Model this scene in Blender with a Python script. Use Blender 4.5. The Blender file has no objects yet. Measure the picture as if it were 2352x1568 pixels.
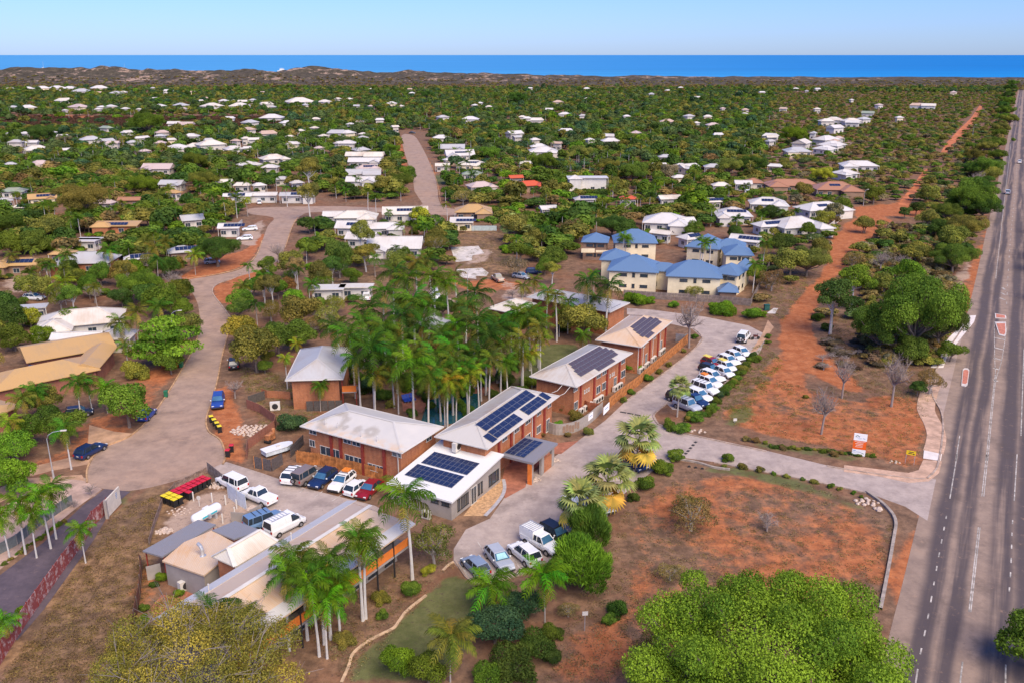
import bpy, math, random
import numpy as np
from mathutils import Vector, Matrix
from mathutils.geometry import tessellate_polygon
random.seed(7)
rng = np.random.default_rng(11)
S = bpy.context.scene
COL = S.collection
H = 53.0; F = 2000.0; TH = math.atan(658.0 / F)          # drone height, focal length (2352 px wide picture), tilt

# ------------------------------------------------------------------ camera, sky, sun, exposure
cam = bpy.data.cameras.new('camera'); cam.sensor_width = 36; cam.lens = 36 * F / 2352
cam.clip_start = 0.5; cam.clip_end = 200000
co = bpy.data.objects.new('camera', cam); COL.objects.link(co)
co.location = (0, 0, H); co.rotation_euler = (math.pi / 2 - TH, 0, 0); S.camera = co
SUN_EL, SUN_AZ = math.radians(48), math.radians(150)
w = bpy.data.worlds.new('World'); S.world = w; w.use_nodes = True
nt = w.node_tree; bg = nt.nodes['Background']
sky = nt.nodes.new('ShaderNodeTexSky'); sky.sky_type = 'NISHITA'; sky.sun_disc = False
sky.sun_elevation = SUN_EL; sky.sun_rotation = SUN_AZ; sky.altitude = 60
sky.air_density = 1.15; sky.dust_density = 0.25; sky.ozone_density = 3.0
tint = nt.nodes.new('ShaderNodeMix'); tint.data_type = 'RGBA'; tint.blend_type = 'MULTIPLY'
tint.inputs['Factor'].default_value = 1.0; tint.inputs['B'].default_value = (0.50, 0.72, 1.44, 1)
nt.links.new(sky.outputs[0], tint.inputs['A']); nt.links.new(tint.outputs['Result'], bg.inputs[0])
bg.inputs[1].default_value = 0.09
sl = bpy.data.lights.new('sun', 'SUN'); sl.energy = 3.8; sl.angle = math.radians(52); sl.color = (1.0, 0.86, 0.66)
so = bpy.data.objects.new('sun', sl); COL.objects.link(so)
sd = Vector((math.sin(SUN_AZ) * math.cos(SUN_EL), math.cos(SUN_AZ) * math.cos(SUN_EL), math.sin(SUN_EL)))
so.rotation_euler = sd.to_track_quat('Z', 'Y').to_euler(); so.location = (0, 0, 200)
vs = S.view_settings; vs.view_transform = 'Standard'; vs.look = 'None'; vs.gamma = 1; vs.exposure = 0.55
vs.use_curve_mapping = False

# ------------------------------------------------------------------ picture measurements -> metres on the ground
TL = {1: (0, 100, 2.352), 2: (990, 100, 2.352), 3: (1979, 100, 2.352), 4: (0, 680, 2.352), 5: (990, 680, 2.352),
      6: (1979, 680, 2.352), 7: (0, 1320, 2.352), 8: (990, 1320, 2.352), 9: (1979, 1320, 2.352),
      14: (420, 1320, 4.704), 15: (1940, 940, 5.227), 16: (400, 1560, 2.8),
      10: (840, 1160, 4.704), 11: (1500, 880, 4.2), 12: (1240, 1100, 3.92), 13: (1660, 640, 3.92)}
def D(k, x, y):
    if k == 0: return x, y
    o = TL[k]; return (o[0] + x / o[2]) * .7895, (o[1] + y / o[2]) * .7895
def W(k, x, y, z=0.0):
    x, y = D(k, x, y)
    u = (x - 1176) / F; v = (y - 784) / F
    t = (z - H) / -(math.sin(TH) + v * math.cos(TH))
    return Vector((u * t, (math.cos(TH) - v * math.sin(TH)) * t, z))
def PR(p):                                            # world -> 2352 px picture
    y, z = p[1], p[2] - H
    d = y * math.cos(TH) - z * math.sin(TH); d = max(d, .01)
    return 1176 + F * p[0] / d, 784 - F * (y * math.sin(TH) + z * math.cos(TH)) / d
def SC(k, x, y):                                      # tile pixels per metre at a ground point
    X, Y = D(k, x, y)
    return F * (math.sin(TH) + (Y - 784) / F * math.cos(TH)) / H * (1 if k == 0 else TL[k][2] / .7895)

# ------------------------------------------------------------------ materials
def newmat(name):
    m = bpy.data.materials.new(name); m.use_nodes = True
    return m, m.node_tree, m.node_tree.nodes['Principled BSDF']
class NG:
    def __init__(s, nt): s.t = nt
    def n(s, typ, **k):
        nd = s.t.nodes.new(typ)
        for a, b in k.items():
            if a.startswith('i_'):
                nd.inputs[int(a[2:]) if a[2:].isdigit() else a[2:].replace('_', ' ')].default_value = b
            else: setattr(nd, a, b)
        return nd
    def l(s, a, b): s.t.links.new(a, b)
    def noise(s, vec, scale, detail=4, rough=.6):
        nd = s.n('ShaderNodeTexNoise'); nd.inputs['Scale'].default_value = scale; nd.inputs['Detail'].default_value = detail
        nd.inputs['Roughness'].default_value = rough
        if vec is not None: s.l(vec, nd.inputs['Vector'])
        return nd.outputs['Fac']
    def math(s, op, a, b=0.0, c=0.0, clamp=False):
        nd = s.n('ShaderNodeMath', operation=op, use_clamp=clamp)
        for i, q in enumerate((a, b, c)):
            if isinstance(q, (int, float)): nd.inputs[i].default_value = q
            else: s.l(q, nd.inputs[i])
        return nd.outputs[0]
    def ramp(s, fac, lo, hi):                         # smooth 0..1 between lo and hi
        nd = s.n('ShaderNodeMapRange', interpolation_type='SMOOTHSTEP')
        s.l(fac, nd.inputs[0]); nd.inputs[1].default_value = lo; nd.inputs[2].default_value = hi
        return nd.outputs[0]
    def mix(s, fac, a, b, blend='MIX'):
        nd = s.n('ShaderNodeMix', data_type='RGBA', blend_type=blend)
        for key, q in (('Factor', fac), ('A', a), ('B', b)):
            if isinstance(q, (int, float)): nd.inputs[key].default_value = q
            elif isinstance(q, tuple): nd.inputs[key].default_value = (q[0], q[1], q[2], 1)
            else: s.l(q, nd.inputs[key])
        return nd.outputs['Result']
    def pos(s): return s.n('ShaderNodeNewGeometry').outputs['Position']
    def obj(s): return s.n('ShaderNodeTexCoord').outputs['Object']
    def uv(s, sx=1, sy=1):
        mp = s.n('ShaderNodeMapping'); s.l(s.n('ShaderNodeUVMap').outputs[0], mp.inputs[0]); mp.inputs['Scale'].default_value = (sx, sy, 1)
        return mp.outputs[0]
    def bump(s, h, bsdf, strength=.4, dist=.05):
        b = s.n('ShaderNodeBump'); b.inputs['Strength'].default_value = strength; b.inputs['Distance'].default_value = dist
        s.l(h, b.inputs['Height']); s.l(b.outputs[0], bsdf.inputs['Normal'])
MATS = {}
def plain(name, c, rough=.7, var=.12, scale=1.5, metal=0.0, spec=.4):
    if name in MATS: return MATS[name]
    m, nt, b = newmat(name); g = NG(nt)
    f = g.noise(g.obj(), scale, 5, .65)
    c2 = tuple(q * (1 - var * 2.2) for q in c); c3 = tuple(min(1, q * (1 + var)) for q in c)
    g.l(g.mix(g.ramp(f, .3, .7), c2, c3), b.inputs['Base Color'])
    b.inputs['Roughness'].default_value = rough; b.inputs['Metallic'].default_value = metal
    b.inputs['Specular IOR Level'].default_value = spec
    MATS[name] = m; return m
def roofmat(name, c, dirt=(.38, .24, .13), amount=.35, rib=.5, rough=.45):
    if name in MATS: return MATS[name]
    m, nt, b = newmat(name); g = NG(nt)
    big = g.noise(g.pos(), .16, 4, .6); st = g.noise(g.uv(2.2, .25), 1.0, 4, .7)
    d = g.math('ADD', big, g.math('MULTIPLY', st, .45))
    d = g.ramp(d, .66, .98)
    col = g.mix(g.math('MULTIPLY', d, amount), c, dirt)
    fine = g.noise(g.uv(6, .8), 1.3, 3)
    col = g.mix(.16, col, g.mix(fine, (.25, .24, .23), (1, 1, 1)), 'MULTIPLY')
    wv = g.n('ShaderNodeTexWave', wave_type='BANDS', bands_direction='X'); g.l(g.uv(1, 1), wv.inputs['Vector'])
    wv.inputs['Scale'].default_value = 3.2 * rib
    ribm = g.ramp(wv.outputs['Fac'], .0, .18)
    col = g.mix(.10, col, g.mix(ribm, (.3, .3, .3), (1, 1, 1)), 'MULTIPLY')
    g.l(col, b.inputs['Base Color']); b.inputs['Roughness'].default_value = rough
    g.bump(wv.outputs['Fac'], b, .35, .04)
    MATS[name] = m; return m
def brickmat(name, c1, c2, mortar):
    if name in MATS: return MATS[name]
    m, nt, b = newmat(name); g = NG(nt)
    br = g.n('ShaderNodeTexBrick'); g.l(g.uv(), br.inputs['Vector'])
    br.inputs['Color1'].default_value = (*c1, 1); br.inputs['Color2'].default_value = (*c2, 1); br.inputs['Mortar'].default_value = (*mortar, 1)
    br.inputs['Scale'].default_value = 1.0; br.inputs['Brick Width'].default_value = .24; br.inputs['Row Height'].default_value = .086
    br.inputs['Mortar Size'].default_value = .008; br.inputs['Bias'].default_value = -.1
    n = g.noise(g.pos(), .7, 5, .7)
    st = g.noise(g.uv(2.5, .35), 1, 4)
    col = g.mix(.55, br.outputs['Color'], g.mix(g.ramp(n, .3, .7), (.55, .5, .48), (1.0, 1.0, 1.0)), 'MULTIPLY')
    col = g.mix(.4, col, g.mix(g.ramp(st, .3, .6), (.6, .55, .52), (1, 1, 1)), 'MULTIPLY')
    g.l(col, b.inputs['Base Color']); b.inputs['Roughness'].default_value = .85
    MATS[name] = m; return m
def leafmat(name, sheen=.25, const=None):
    if name in MATS: return MATS[name]
    m, nt, b = newmat(name); g = NG(nt)
    oi = g.n('ShaderNodeObjectInfo')
    at = g.n('ShaderNodeAttribute', attribute_name='tint')
    n = g.noise(g.pos(), .35, 3)
    v = g.math('ADD', g.math('MULTIPLY', at.outputs['Fac'], .75), g.math('MULTIPLY', n, .5))
    mul = g.mix(g.ramp(v, .2, 1.1), (.55, .62, .55), (1.75, 1.5, 1.0))
    col = g.mix(1.0, const if const else oi.outputs['Color'], mul, 'MULTIPLY')
    hs = g.n('ShaderNodeHueSaturation'); g.l(col, hs.inputs['Color'])
    g.l(g.math('ADD', .485, g.math('MULTIPLY', oi.outputs['Random'], .03)), hs.inputs['Hue'])
    g.l(g.math('ADD', .8, g.math('MULTIPLY', oi.outputs['Random'], .4)), hs.inputs['Value'])
    g.l(hs.outputs[0], b.inputs['Base Color']); b.inputs['Roughness'].default_value = .75; b.inputs['Specular IOR Level'].default_value = .06
    tr = g.n('ShaderNodeBsdfTranslucent'); g.l(g.mix(.5, hs.outputs[0], (.25, .4, .03)), tr.inputs[0])
    mx = g.n('ShaderNodeMixShader'); mx.inputs[0].default_value = sheen
    g.l(b.outputs[0], mx.inputs[1]); g.l(tr.outputs[0], mx.inputs[2])
    g.l(mx.outputs[0], nt.nodes['Material Output'].inputs[0])
    MATS[name] = m; return m
def glassmat(name='window_glass', c=(.035, .05, .065)):
    if name in MATS: return MATS[name]
    m, nt, b = newmat(name); g = NG(nt)
    n = g.noise(g.pos(), .9, 2)
    g.l(g.mix(n, tuple(q * .5 for q in c), tuple(q * 1.8 for q in c)), b.inputs['Base Color'])
    b.inputs['Roughness'].default_value = .12; b.inputs['Specular IOR Level'].default_value = .7
    MATS[name] = m; return m
def dust_asphalt(name, c=(.45, .31, .225), c2=(.32, .22, .165), dust=(.52, .29, .165), amount=.5, streak=None):
    m, nt, b = newmat(name); g = NG(nt); p = g.pos()
    big = g.noise(p, .07, 5, .6); mid = g.noise(p, .45, 5, .7); fine = g.noise(p, 5, 4, .8)
    at = g.n('ShaderNodeAttribute', attribute_name='edge').outputs['Fac']
    col = g.mix(g.ramp(mid, .3, .72), c2, c)
    f = g.math('ADD', g.math('MULTIPLY', big, .9), g.math('MULTIPLY', g.math('ADD', at, g.math('MULTIPLY', mid, .4)), .55))
    col = g.mix(g.math('MULTIPLY', g.ramp(f, .45, 1.05), amount), col, dust)
    if streak is not None:
        x = g.n('ShaderNodeSeparateXYZ'); g.l(g.n('ShaderNodeUVMap').outputs[0], x.inputs[0])
        wob = g.noise(g.uv(.12, .03), 1.0, 3)
        u = g.math('ADD', x.outputs[0], g.math('MULTIPLY', g.math('SUBTRACT', wob, .5), 1.6))
        tot = None
        for (cx, wd) in streak:
            d = g.math('ABSOLUTE', g.math('SUBTRACT', u, cx))
            s = g.math('SUBTRACT', 1.0, g.ramp(d, wd * .3, wd))
            tot = s if tot is None else g.math('MAXIMUM', tot, s)
        brk = g.noise(g.uv(.5, .018), 1.0, 4)
        tot = g.math('MULTIPLY', tot, g.ramp(brk, .28, .5))
        col = g.mix(g.math('MULTIPLY', tot, .9), col, (.072, .056, .060))
    smg = g.ramp(g.noise(p, .22, 6, .72), .50, .68); col = g.mix(g.math('MULTIPLY', smg, .42), col, tuple(q * .42 for q in c2))
    dst = g.ramp(g.noise(p, .8, 7, .78), .56, .70); col = g.mix(g.math('MULTIPLY', dst, .35), col, tuple(min(1, q * 1.25) for q in dust))
    crk = g.ramp(g.noise(p, 1.3, 8, .75), .60, .68)
    col = g.mix(g.math('MULTIPLY', crk, .45), col, (.09, .07, .07))
    col = g.mix(.35, col, g.mix(fine, (.45, .43, .42), (1, 1, 1)), 'MULTIPLY')
    g.l(col, b.inputs['Base Color']); b.inputs['Roughness'].default_value = .9
    g.bump(fine, b, .3, .02); MATS[name] = m
    return m

# ------------------------------------------------------------------ mesh builder
class MB:
    def __init__(s): s.v = []; s.f = []; s.mi = []
    def poly(s, pts, mi=0):
        n = len(s.v); s.v += [tuple(p) for p in pts]; s.f.append(tuple(range(n, n + len(pts)))); s.mi.append(mi)
    def box(s, c, d, rz=0.0, mi=0, taper=1.0):
        cx, cy, cz = c; dx, dy, dz = d[0] / 2, d[1] / 2, d[2] / 2; n = len(s.v); cr, sr = math.cos(rz), math.sin(rz)
        for sz in (-1, 1):
            t = taper if sz > 0 else 1
            for sx, sy in ((-1, -1), (1, -1), (1, 1), (-1, 1)):
                x, y = sx * dx * t, sy * dy * t
                s.v.append((cx + x * cr - y * sr, cy + x * sr + y * cr, cz + sz * dz))
        for q in ((3, 2, 1, 0), (4, 5, 6, 7), (0, 1, 5, 4), (1, 2, 6, 5), (2, 3, 7, 6), (3, 0, 4, 7)):
            s.f.append(tuple(n + i for i in q)); s.mi.append(mi)
    def tube(s, pts, rad, seg=6, mi=0, cap=True):
        pts = [Vector(p) for p in pts]; n0 = len(s.v)
        for i, p in enumerate(pts):
            d = (pts[min(i + 1, len(pts) - 1)] - pts[max(i - 1, 0)]).normalized()
            a = d.cross(Vector((0, 0, 1)) if abs(d.z) < .95 else Vector((1, 0, 0))).normalized(); b = d.cross(a)
            r = rad[i] if isinstance(rad, (list, tuple)) else rad
            for k in range(seg):
                t = 2 * math.pi * k / seg; s.v.append(tuple(p + a * math.cos(t) * r + b * math.sin(t) * r))
        for i in range(len(pts) - 1):
            for k in range(seg):
                a0 = n0 + i * seg + k; a1 = n0 + i * seg + (k + 1) % seg
                s.f.append((a0, a1, a1 + seg, a0 + seg)); s.mi.append(mi)
        if cap:
            s.f.append(tuple(range(n0 + seg - 1, n0 - 1, -1))); s.mi.append(mi)
            e = n0 + (len(pts) - 1) * seg; s.f.append(tuple(range(e, e + seg))); s.mi.append(mi)
    def prism(s, base, z0, z1, mi=0):                  # vertical prism over a CCW outline
        n = len(base)
        s.poly([(p[0], p[1], z1) for p in base], mi); s.poly([(p[0], p[1], z0) for p in reversed(base)], mi)
        for i in range(n):
            a, b = base[i], base[(i + 1) % n]
            s.poly([(a[0], a[1], z0), (b[0], b[1], z0), (b[0], b[1], z1), (a[0], a[1], z1)], mi)
    def mesh(s, name, mats, smooth=False):
        me = bpy.data.meshes.new(name); me.from_pydata(s.v, [], s.f)
        for m in (mats if isinstance(mats, (list, tuple)) else [mats]): me.materials.append(m)
        me.polygons.foreach_set('material_index', s.mi)
        if smooth: me.polygons.foreach_set('use_smooth', [True] * len(s.f))
        me.update(); uvbox(me); return me
    def build(s, name, mats, parent=None, smooth=False, loc=None, rz=0):
        o = bpy.data.objects.new(name, s.mesh(name, mats, smooth)); COL.objects.link(o)
        if parent: o.parent = parent
        if loc is not None: o.location = loc
        if rz: o.rotation_euler.z = rz
        return o
def uvbox(me):
    uv = me.uv_layers.new(name='UVMap'); out = []
    for p in me.polygons:
        n = p.normal
        if abs(n.z) > .97 or (n.x * n.x + n.y * n.y) < 1e-8: a = Vector((1, 0, 0)); b = Vector((0, 1, 0))
        else: a = Vector((-n.y, n.x, 0)).normalized(); b = n.cross(a)
        for li in p.loop_indices:
            c = me.vertices[me.loops[li].vertex_index].co; out += [c.dot(a), c.dot(b)]
    uv.data.foreach_set('uv', out)
def link(name, me, parent=None, loc=(0, 0, 0), rot=(0, 0, 0), scale=(1, 1, 1), color=None):
    o = bpy.data.objects.new(name, me); COL.objects.link(o)
    if parent: o.parent = parent
    o.location = loc; o.rotation_euler = rot; o.scale = scale
    if color: o.color = (*color, 1)
    return o
def tag(o, label=None, cat=None, group=None, kind=None):
    if label: o['label'] = label
    if cat: o['category'] = cat
    if group: o['group'] = group
    if kind: o['kind'] = kind
    return o
def root(name, loc, rz=0.0, label=None, cat=None, group=None):
    o = bpy.data.objects.new(name, None); COL.objects.link(o); o.location = loc; o.rotation_euler.z = rz
    o.empty_display_size = .3
    return tag(o, label, cat, group)
def copy_tree(o, parent=None):
    c = o.copy(); COL.objects.link(c); c.parent = parent
    for ch in KIDS.get(o.name, ()): 
        d = copy_tree(ch, c); KIDS.setdefault(c.name, []).append(d)
    return c
KIDS = {}
def index_kids(o):
    for ob in COL.objects:
        if ob.parent is not None and ob.name not in INDEXED:
            KIDS.setdefault(ob.parent.name, []).append(ob); INDEXED.add(ob.name)
INDEXED = set()
def smooth_line(pts, sub=4, closed=False):
    pts = [Vector((p[0], p[1], 0)) for p in pts]; out = []; n = len(pts)
    for i in range(n if closed else n - 1):
        g = (lambda j: pts[j % n]) if closed else (lambda j: pts[min(max(j, 0), n - 1)])
        a, b, c, d = g(i - 1), g(i), g(i + 1), g(i + 2)
        for k in range(sub):
            t = k / sub
            out.append(.5 * ((2 * b) + (c - a) * t + (2 * a - 5 * b + 4 * c - d) * t * t + (3 * b - a - 3 * c + d) * t ** 3))
    if not closed: out.append(pts[-1])
    return out
def px(k, pts): return [W(k, *p) for p in pts]
def sheet(name, pts, z, mat, edge=None, parent=None, thick=0.0):     # flat polygon of ground, optional edge attribute via inset rings
    pts = [Vector((p[0], p[1], 0)) for p in pts]
    tris = tessellate_polygon([pts])
    me = bpy.data.meshes.new(name); v = [(p.x, p.y, z) for p in pts]; f = []
    for t in tris:
        a, b, c = [pts[i] for i in t]
        f.append(t if (b - a).cross(c - a).z > 0 else tuple(reversed(t)))
    if thick:
        n = len(v); v += [(p.x, p.y, z - thick) for p in pts]
        f += [(i, (i + 1) % n, n + (i + 1) % n, n + i) for i in range(n)]
    me.from_pydata(v, [], f); me.materials.append(mat); me.update(); uvbox(me)
    o = link(name, me, parent); 
    if parent is None: o['kind'] = 'structure'
    return o
def strip(name, pts, width, z0, z1, mat, parent=None, kind='structure', offset=0.0, mb=None):   # a long low bar following a line (kerb, edging, painted line)
    own = mb is None; mb = mb or MB(); P = [Vector((p[0], p[1], 0)) for p in pts]; L = []; R = []
    for i, p in enumerate(P):
        d = (P[min(i + 1, len(P) - 1)] - P[max(i - 1, 0)]).normalized(); nn = Vector((-d.y, d.x, 0))
        L.append(p + nn * (width / 2 + offset)); R.append(p + nn * (-width / 2 + offset))
    for i in range(len(P) - 1):
        a, b, c, d = L[i], L[i + 1], R[i + 1], R[i]
        mb.poly([(a.x, a.y, z1), (d.x, d.y, z1), (c.x, c.y, z1), (b.x, b.y, z1)])
        if z1 - z0 > .01:
            mb.poly([(a.x, a.y, z0), (a.x, a.y, z1), (b.x, b.y, z1), (b.x, b.y, z0)])
            mb.poly([(d.x, d.y, z0), (c.x, c.y, z0), (c.x, c.y, z1), (d.x, d.y, z1)])
    if not own: return None
    o = mb.build(name, mat, parent)
    if kind and parent is None: o['kind'] = kind
    return o
# ------------------------------------------------------------------ ground sheet with surface zones (soil, grass) as vertex data
def axis(lo, hi, d0, a, b, g):                        # fine spacing between a and b, growing outside
    c = [a + i * d0 for i in range(int((b - a) / d0) + 1)]; d = d0
    while c[-1] < hi: d *= g; c.append(c[-1] + d)
    d = d0
    while c[0] > lo: d *= g; c.insert(0, c[0] - d)
    return np.array(c)
gx = axis(-2600, 2600, .8, -90, 125, 1.05); gy = axis(-40, 1945, .8, 55, 215, 1.02); gy[-1] = 1945.0
GX, GY = np.meshgrid(gx, gy)
def inpoly(X, Y, poly):
    ins = np.zeros(X.shape, bool); n = len(poly)
    for i in range(n):
        x1, y1 = poly[i][0], poly[i][1]; x2, y2 = poly[(i + 1) % n][0], poly[(i + 1) % n][1]
        if y1 == y2: continue
        c = ((y1 > Y) != (y2 > Y)) & (X < (x2 - x1) * (Y - y1) / (y2 - y1) + x1); ins ^= c
    return ins
def blur(a, n):
    for _ in range(n):
        p = np.pad(a, 1, mode='edge')
        a = (p[1:-1, 1:-1] * 2 + p[:-2, 1:-1] + p[2:, 1:-1] + p[1:-1, :-2] + p[1:-1, 2:]) / 6
    return a
ZR = [  # red soil
 (1.0, [(1790,735),(1850,665),(1878,640),(1902,600),(1898,560),(1925,530),(1960,500),(2000,492),(2050,505),(1995,560),(1950,600),(1890,690),(1865,750),(1880,790),(1950,850),(1985,905),(1930,895),(1850,850),(1790,800)]),
 (.85, [(1800,800),(1860,830),(1850,900),(1780,880),(1740,850)]),
 (1.1, [(1965,476),(2060,468),(2095,420),(2128,388),(2118,420),(2085,470),(2140,482),(2145,500),(1960,496)]),
 (1.0, [(2160,350),(2178,325),(2230,275),(2250,243),(2257,247),(2235,290),(2195,335),(2170,356)]),
 (.74, [(1750,870),(1900,900),(2000,930),(2110,900),(2130,990),(2120,1060),(2080,1080),(1960,1040),(1760,1000),(1640,960)]),
 (.9, [(2030,950),(2090,960),(2090,1010),(1990,1010)]), (.9, [(1990,905),(2060,905),(2040,950),(1990,930)]),
 (.6, [(1440,1180),(1560,1080),(1700,1090),(1900,1130),(2000,1170),(2050,1200),(2035,1330),(2000,1400),(1500,1568),(1250,1568),(1300,1450),(1430,1390)]),
 (1.0, [(2100,1240),(2150,1240),(2190,1340),(2160,1360),(2080,1300)]),
 (.95, [(2110,1230),(2190,1230),(2230,1290),(2140,1300)]),
 (.9, [(1500,1380),(1560,1380),(1560,1480),(1480,1480)]), (.95, [(1380,1440),(1440,1450),(1400,1530),(1330,1490)]),
 (.95, [(405,640),(470,600),(560,575),(590,545),(603,530),(612,545),(585,590),(560,612),(500,630),(420,650)]),
 (.85, [(490,655),(560,625),(620,605),(620,640),(560,660),(540,735),(515,700),(485,690)]),
 (.95, [(905,390),(905,330),(925,325),(940,390),(948,425),(925,405)]), (.9, [(965,330),(995,380),(1015,440),(1000,440),(985,390)]),
 (.8, [(475,1010),(480,900),(530,880),(560,960),(580,1080),(510,1060)]),
 (.7, [(1050,1060),(1100,640),(1170,655),(1120,690),(1050,670)]), (.8, [(1040,650),(1130,640),(1200,650),(1190,668),(1080,672)]),
 (.6, [(200,960),(420,780),(450,760),(440,800),(380,900),(290,1000),(210,1050),(60,1100),(50,1075)]),
 (.55, [(330,1568),(390,1250),(350,1230),(300,1440),(270,1568)]), (.9, [(282,1400),(318,1280),(330,1290),(308,1430)]), (.8, [(0,1568),(60,1480),(100,1470),(40,1568)]),
 (.8, [(2190,680),(2240,560),(2290,420),(2310,330),(2325,330),(2300,500),(2255,740),(2215,720)]),
 (.75, [(2170,1180),(2180,1100),(2130,1110),(2035,1340),(2060,1440),(2110,1400)]),
 (.35, [(390,380),(0,600),(0,420)]), (.7, [(1525,440),(1600,420),(1600,460)]),
 (.9, [(0,262),(360,268),(380,280),(0,275)])]
ZG = [  # green grass
 (1.0, [(1045,1300),(1075,1340),(1190,1330),(1130,1400),(1085,1480),(1000,1568),(790,1568),(830,1500),(900,1440),(1000,1350)]),
 (.8, [(1650,970),(1690,930),(1730,925),(1740,950),(1690,985)]), (.8, [(1720,1008),(1960,1045),(2010,1060),(1960,1062),(1740,1030)]),
 (.75, [(1620,1062),(1700,1068),(1850,1100),(1990,1160),(2030,1190),(1990,1180),(1850,1135),(1700,1090),(1600,1095)]),
 (1.1, [(1250,790),(1320,790),(1360,830),(1300,860),(1180,880)]), (.5, [(1100,900),(1250,850),(1250,900),(1150,960)]),
 (.9, [(990,402),(1020,400),(1030,425),(1000,425)]), (.35, [(180,1470),(240,1480),(200,1568),(150,1568)]), (.6, [(180,1180),(330,1100),(350,1110),(220,1200)]),
 (.3, [(0,330),(700,300),(1900,300),(2200,250),(2352,250),(2352,215),(0,215)])]
ZP = [  # pale sandy or concrete-dusty ground
 (.9, [(0,1180),(60,1120),(190,1090),(240,1110),(230,1135),(90,1180),(0,1250)]), (.8, [(0,640),(60,620),(110,620),(80,670),(0,680)]),
 (.9, [(385,1190),(470,1120),(560,1130),(650,1200),(540,1260),(430,1230),(370,1220)]),
 (.9, [(545,560),(560,528),(600,505),(612,520),(585,570)]), (.7, [(995,640),(1060,700),(980,740),(940,700)]),
 (.9, [(1040,640),(1100,570),(1130,575),(1120,600),(1060,610)]), (.6, [(1150,640),(1300,690),(1290,700),(1140,690)]),
 (.8, [(2040,1568),(2100,1290),(2140,1200),(2160,1200),(2120,1400),(2110,1568)]),
 (.35, [(830,1568),(960,1380),(1040,1290),(1040,1310),(900,1450),(800,1568)]), (.5, [(1720,370),(1800,330),(2050,300),(2030,330),(1850,380)]),
 (.7, [(2180,650),(2250,560),(2210,700)]), (.8, [(1000,130),(2352,170),(2352,182),(1000,175)])]
ZA = [  # dry brown grass and leaf litter
 (1.0, [(0,1500),(240,1200),(350,1110),(420,1120),(330,1400),(280,1568),(0,1568)]),
 (.8, [(1050,530),(1160,530),(1200,640),(1040,640)]), (.7, [(660,600),(1000,610),(860,680),(700,660)]),
 (.6, [(540,850),(660,850),(740,960),(560,940)]), (.5, [(1700,560),(1850,600),(1780,720),(1700,690)]),
 (.5, [(1900,700),(2140,800),(2130,960),(1960,880)])]
att = []
for zl in (ZR, ZG, ZP, ZA):
    a = np.zeros(GX.shape)
    for wgt, pl in zl:
        P = [W(0, x, max(y, 150)) for x, y in pl]
        a = np.maximum(a, wgt * inpoly(GX, GY, P))
    att.append(blur(a, 3))
ny, nx = GX.shape
me = bpy.data.meshes.new('ground')
co_ = np.stack([GX, GY, np.zeros_like(GX)], -1).reshape(-1, 3)
me.vertices.add(nx * ny); me.vertices.foreach_set('co', co_.ravel())
i0 = (np.arange(ny - 1)[:, None] * nx + np.arange(nx - 1)[None]).ravel()
q = np.stack([i0, i0 + 1, i0 + nx + 1, i0 + nx], 1).astype(np.int32)
me.loops.add(q.size); me.loops.foreach_set('vertex_index', q.ravel())
me.polygons.add(len(q)); me.polygons.foreach_set('loop_start', np.arange(0, q.size, 4, dtype=np.int32))
me.update(calc_edges=True)
ca = me.color_attributes.new('zones', 'FLOAT_COLOR', 'POINT')
ca.data.foreach_set('color', np.stack([a.ravel() for a in att], 1).astype(np.float32).ravel())
m, ntr, b = newmat('soil'); g = NG(ntr); p = g.pos()
at = g.n('ShaderNodeAttribute', attribute_name='zones'); sp = g.n('ShaderNodeSeparateColor'); g.l(at.outputs['Color'], sp.inputs[0])
n1 = g.noise(p, .09, 6, .65); n2 = g.noise(p, .55, 6, .72); n3 = g.noise(p, 3.5, 5, .8)
base = g.mix(g.ramp(n2, .32, .68), (.12, .072, .046), (.28, .165, .10))
base = g.mix(g.math('MULTIPLY', g.ramp(n1, .42, .68), .45), base, (.27, .10, .045))
dry = g.mix(g.ramp(n2, .3, .7), (.11, .062, .034), (.38, .225, .115))
dry = g.mix(g.math('MULTIPLY', g.ramp(n1, .45, .6), .4), dry, (.10, .075, .06))
def zmask(ch, k=.75, lo=.42, hi=.78):
    nn = g.math('ADD', g.math('MULTIPLY', g.math('SUBTRACT', n1, .5), 1.5), g.math('MULTIPLY', g.math('SUBTRACT', n2, .5), k * 1.3))
    return g.ramp(g.math('ADD', ch, nn), lo, hi)
col = g.mix(zmask(at.outputs['Alpha']), base, dry)
red = g.mix(g.ramp(n2, .3, .75), (.33, .095, .032), (.54, .20, .08))
mr = zmask(sp.outputs[0]); col = g.mix(g.math('MULTIPLY', mr, .92), col, red)
col = g.mix(zmask(sp.outputs[2]), col, g.mix(n2, (.33, .23, .17), (.52, .38, .29)))
col = g.mix(g.math('MULTIPLY', zmask(sp.outputs[1]), .85), col, g.mix(g.ramp(n2, .3, .7), (.075, .10, .03), (.13, .155, .055)))
n4 = g.noise(p, 1.5, 7, .8); spk = g.ramp(n4, .53, .63); col = g.mix(g.math('MULTIPLY', spk, g.math('MULTIPLY', .75, g.ramp(n2, .3, .6))), col, (.085, .055, .045))
lit = g.ramp(n3, .56, .66); col = g.mix(g.math('MULTIPLY', lit, .5), col, (.07, .045, .04))
lit2 = g.ramp(g.noise(p, 5.5, 3, .8), .66, .74); col = g.mix(g.math('MULTIPLY', lit2, .35), col, (.5, .4, .32))
g.l(col, b.inputs['Base Color']); b.inputs['Roughness'].default_value = .95; b.inputs['Specular IOR Level'].default_value = .15
g.bump(g.math('ADD', n3, n2), b, .5, .08)
me.materials.append(m)
tag(link('ground', me), kind='structure')

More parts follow.
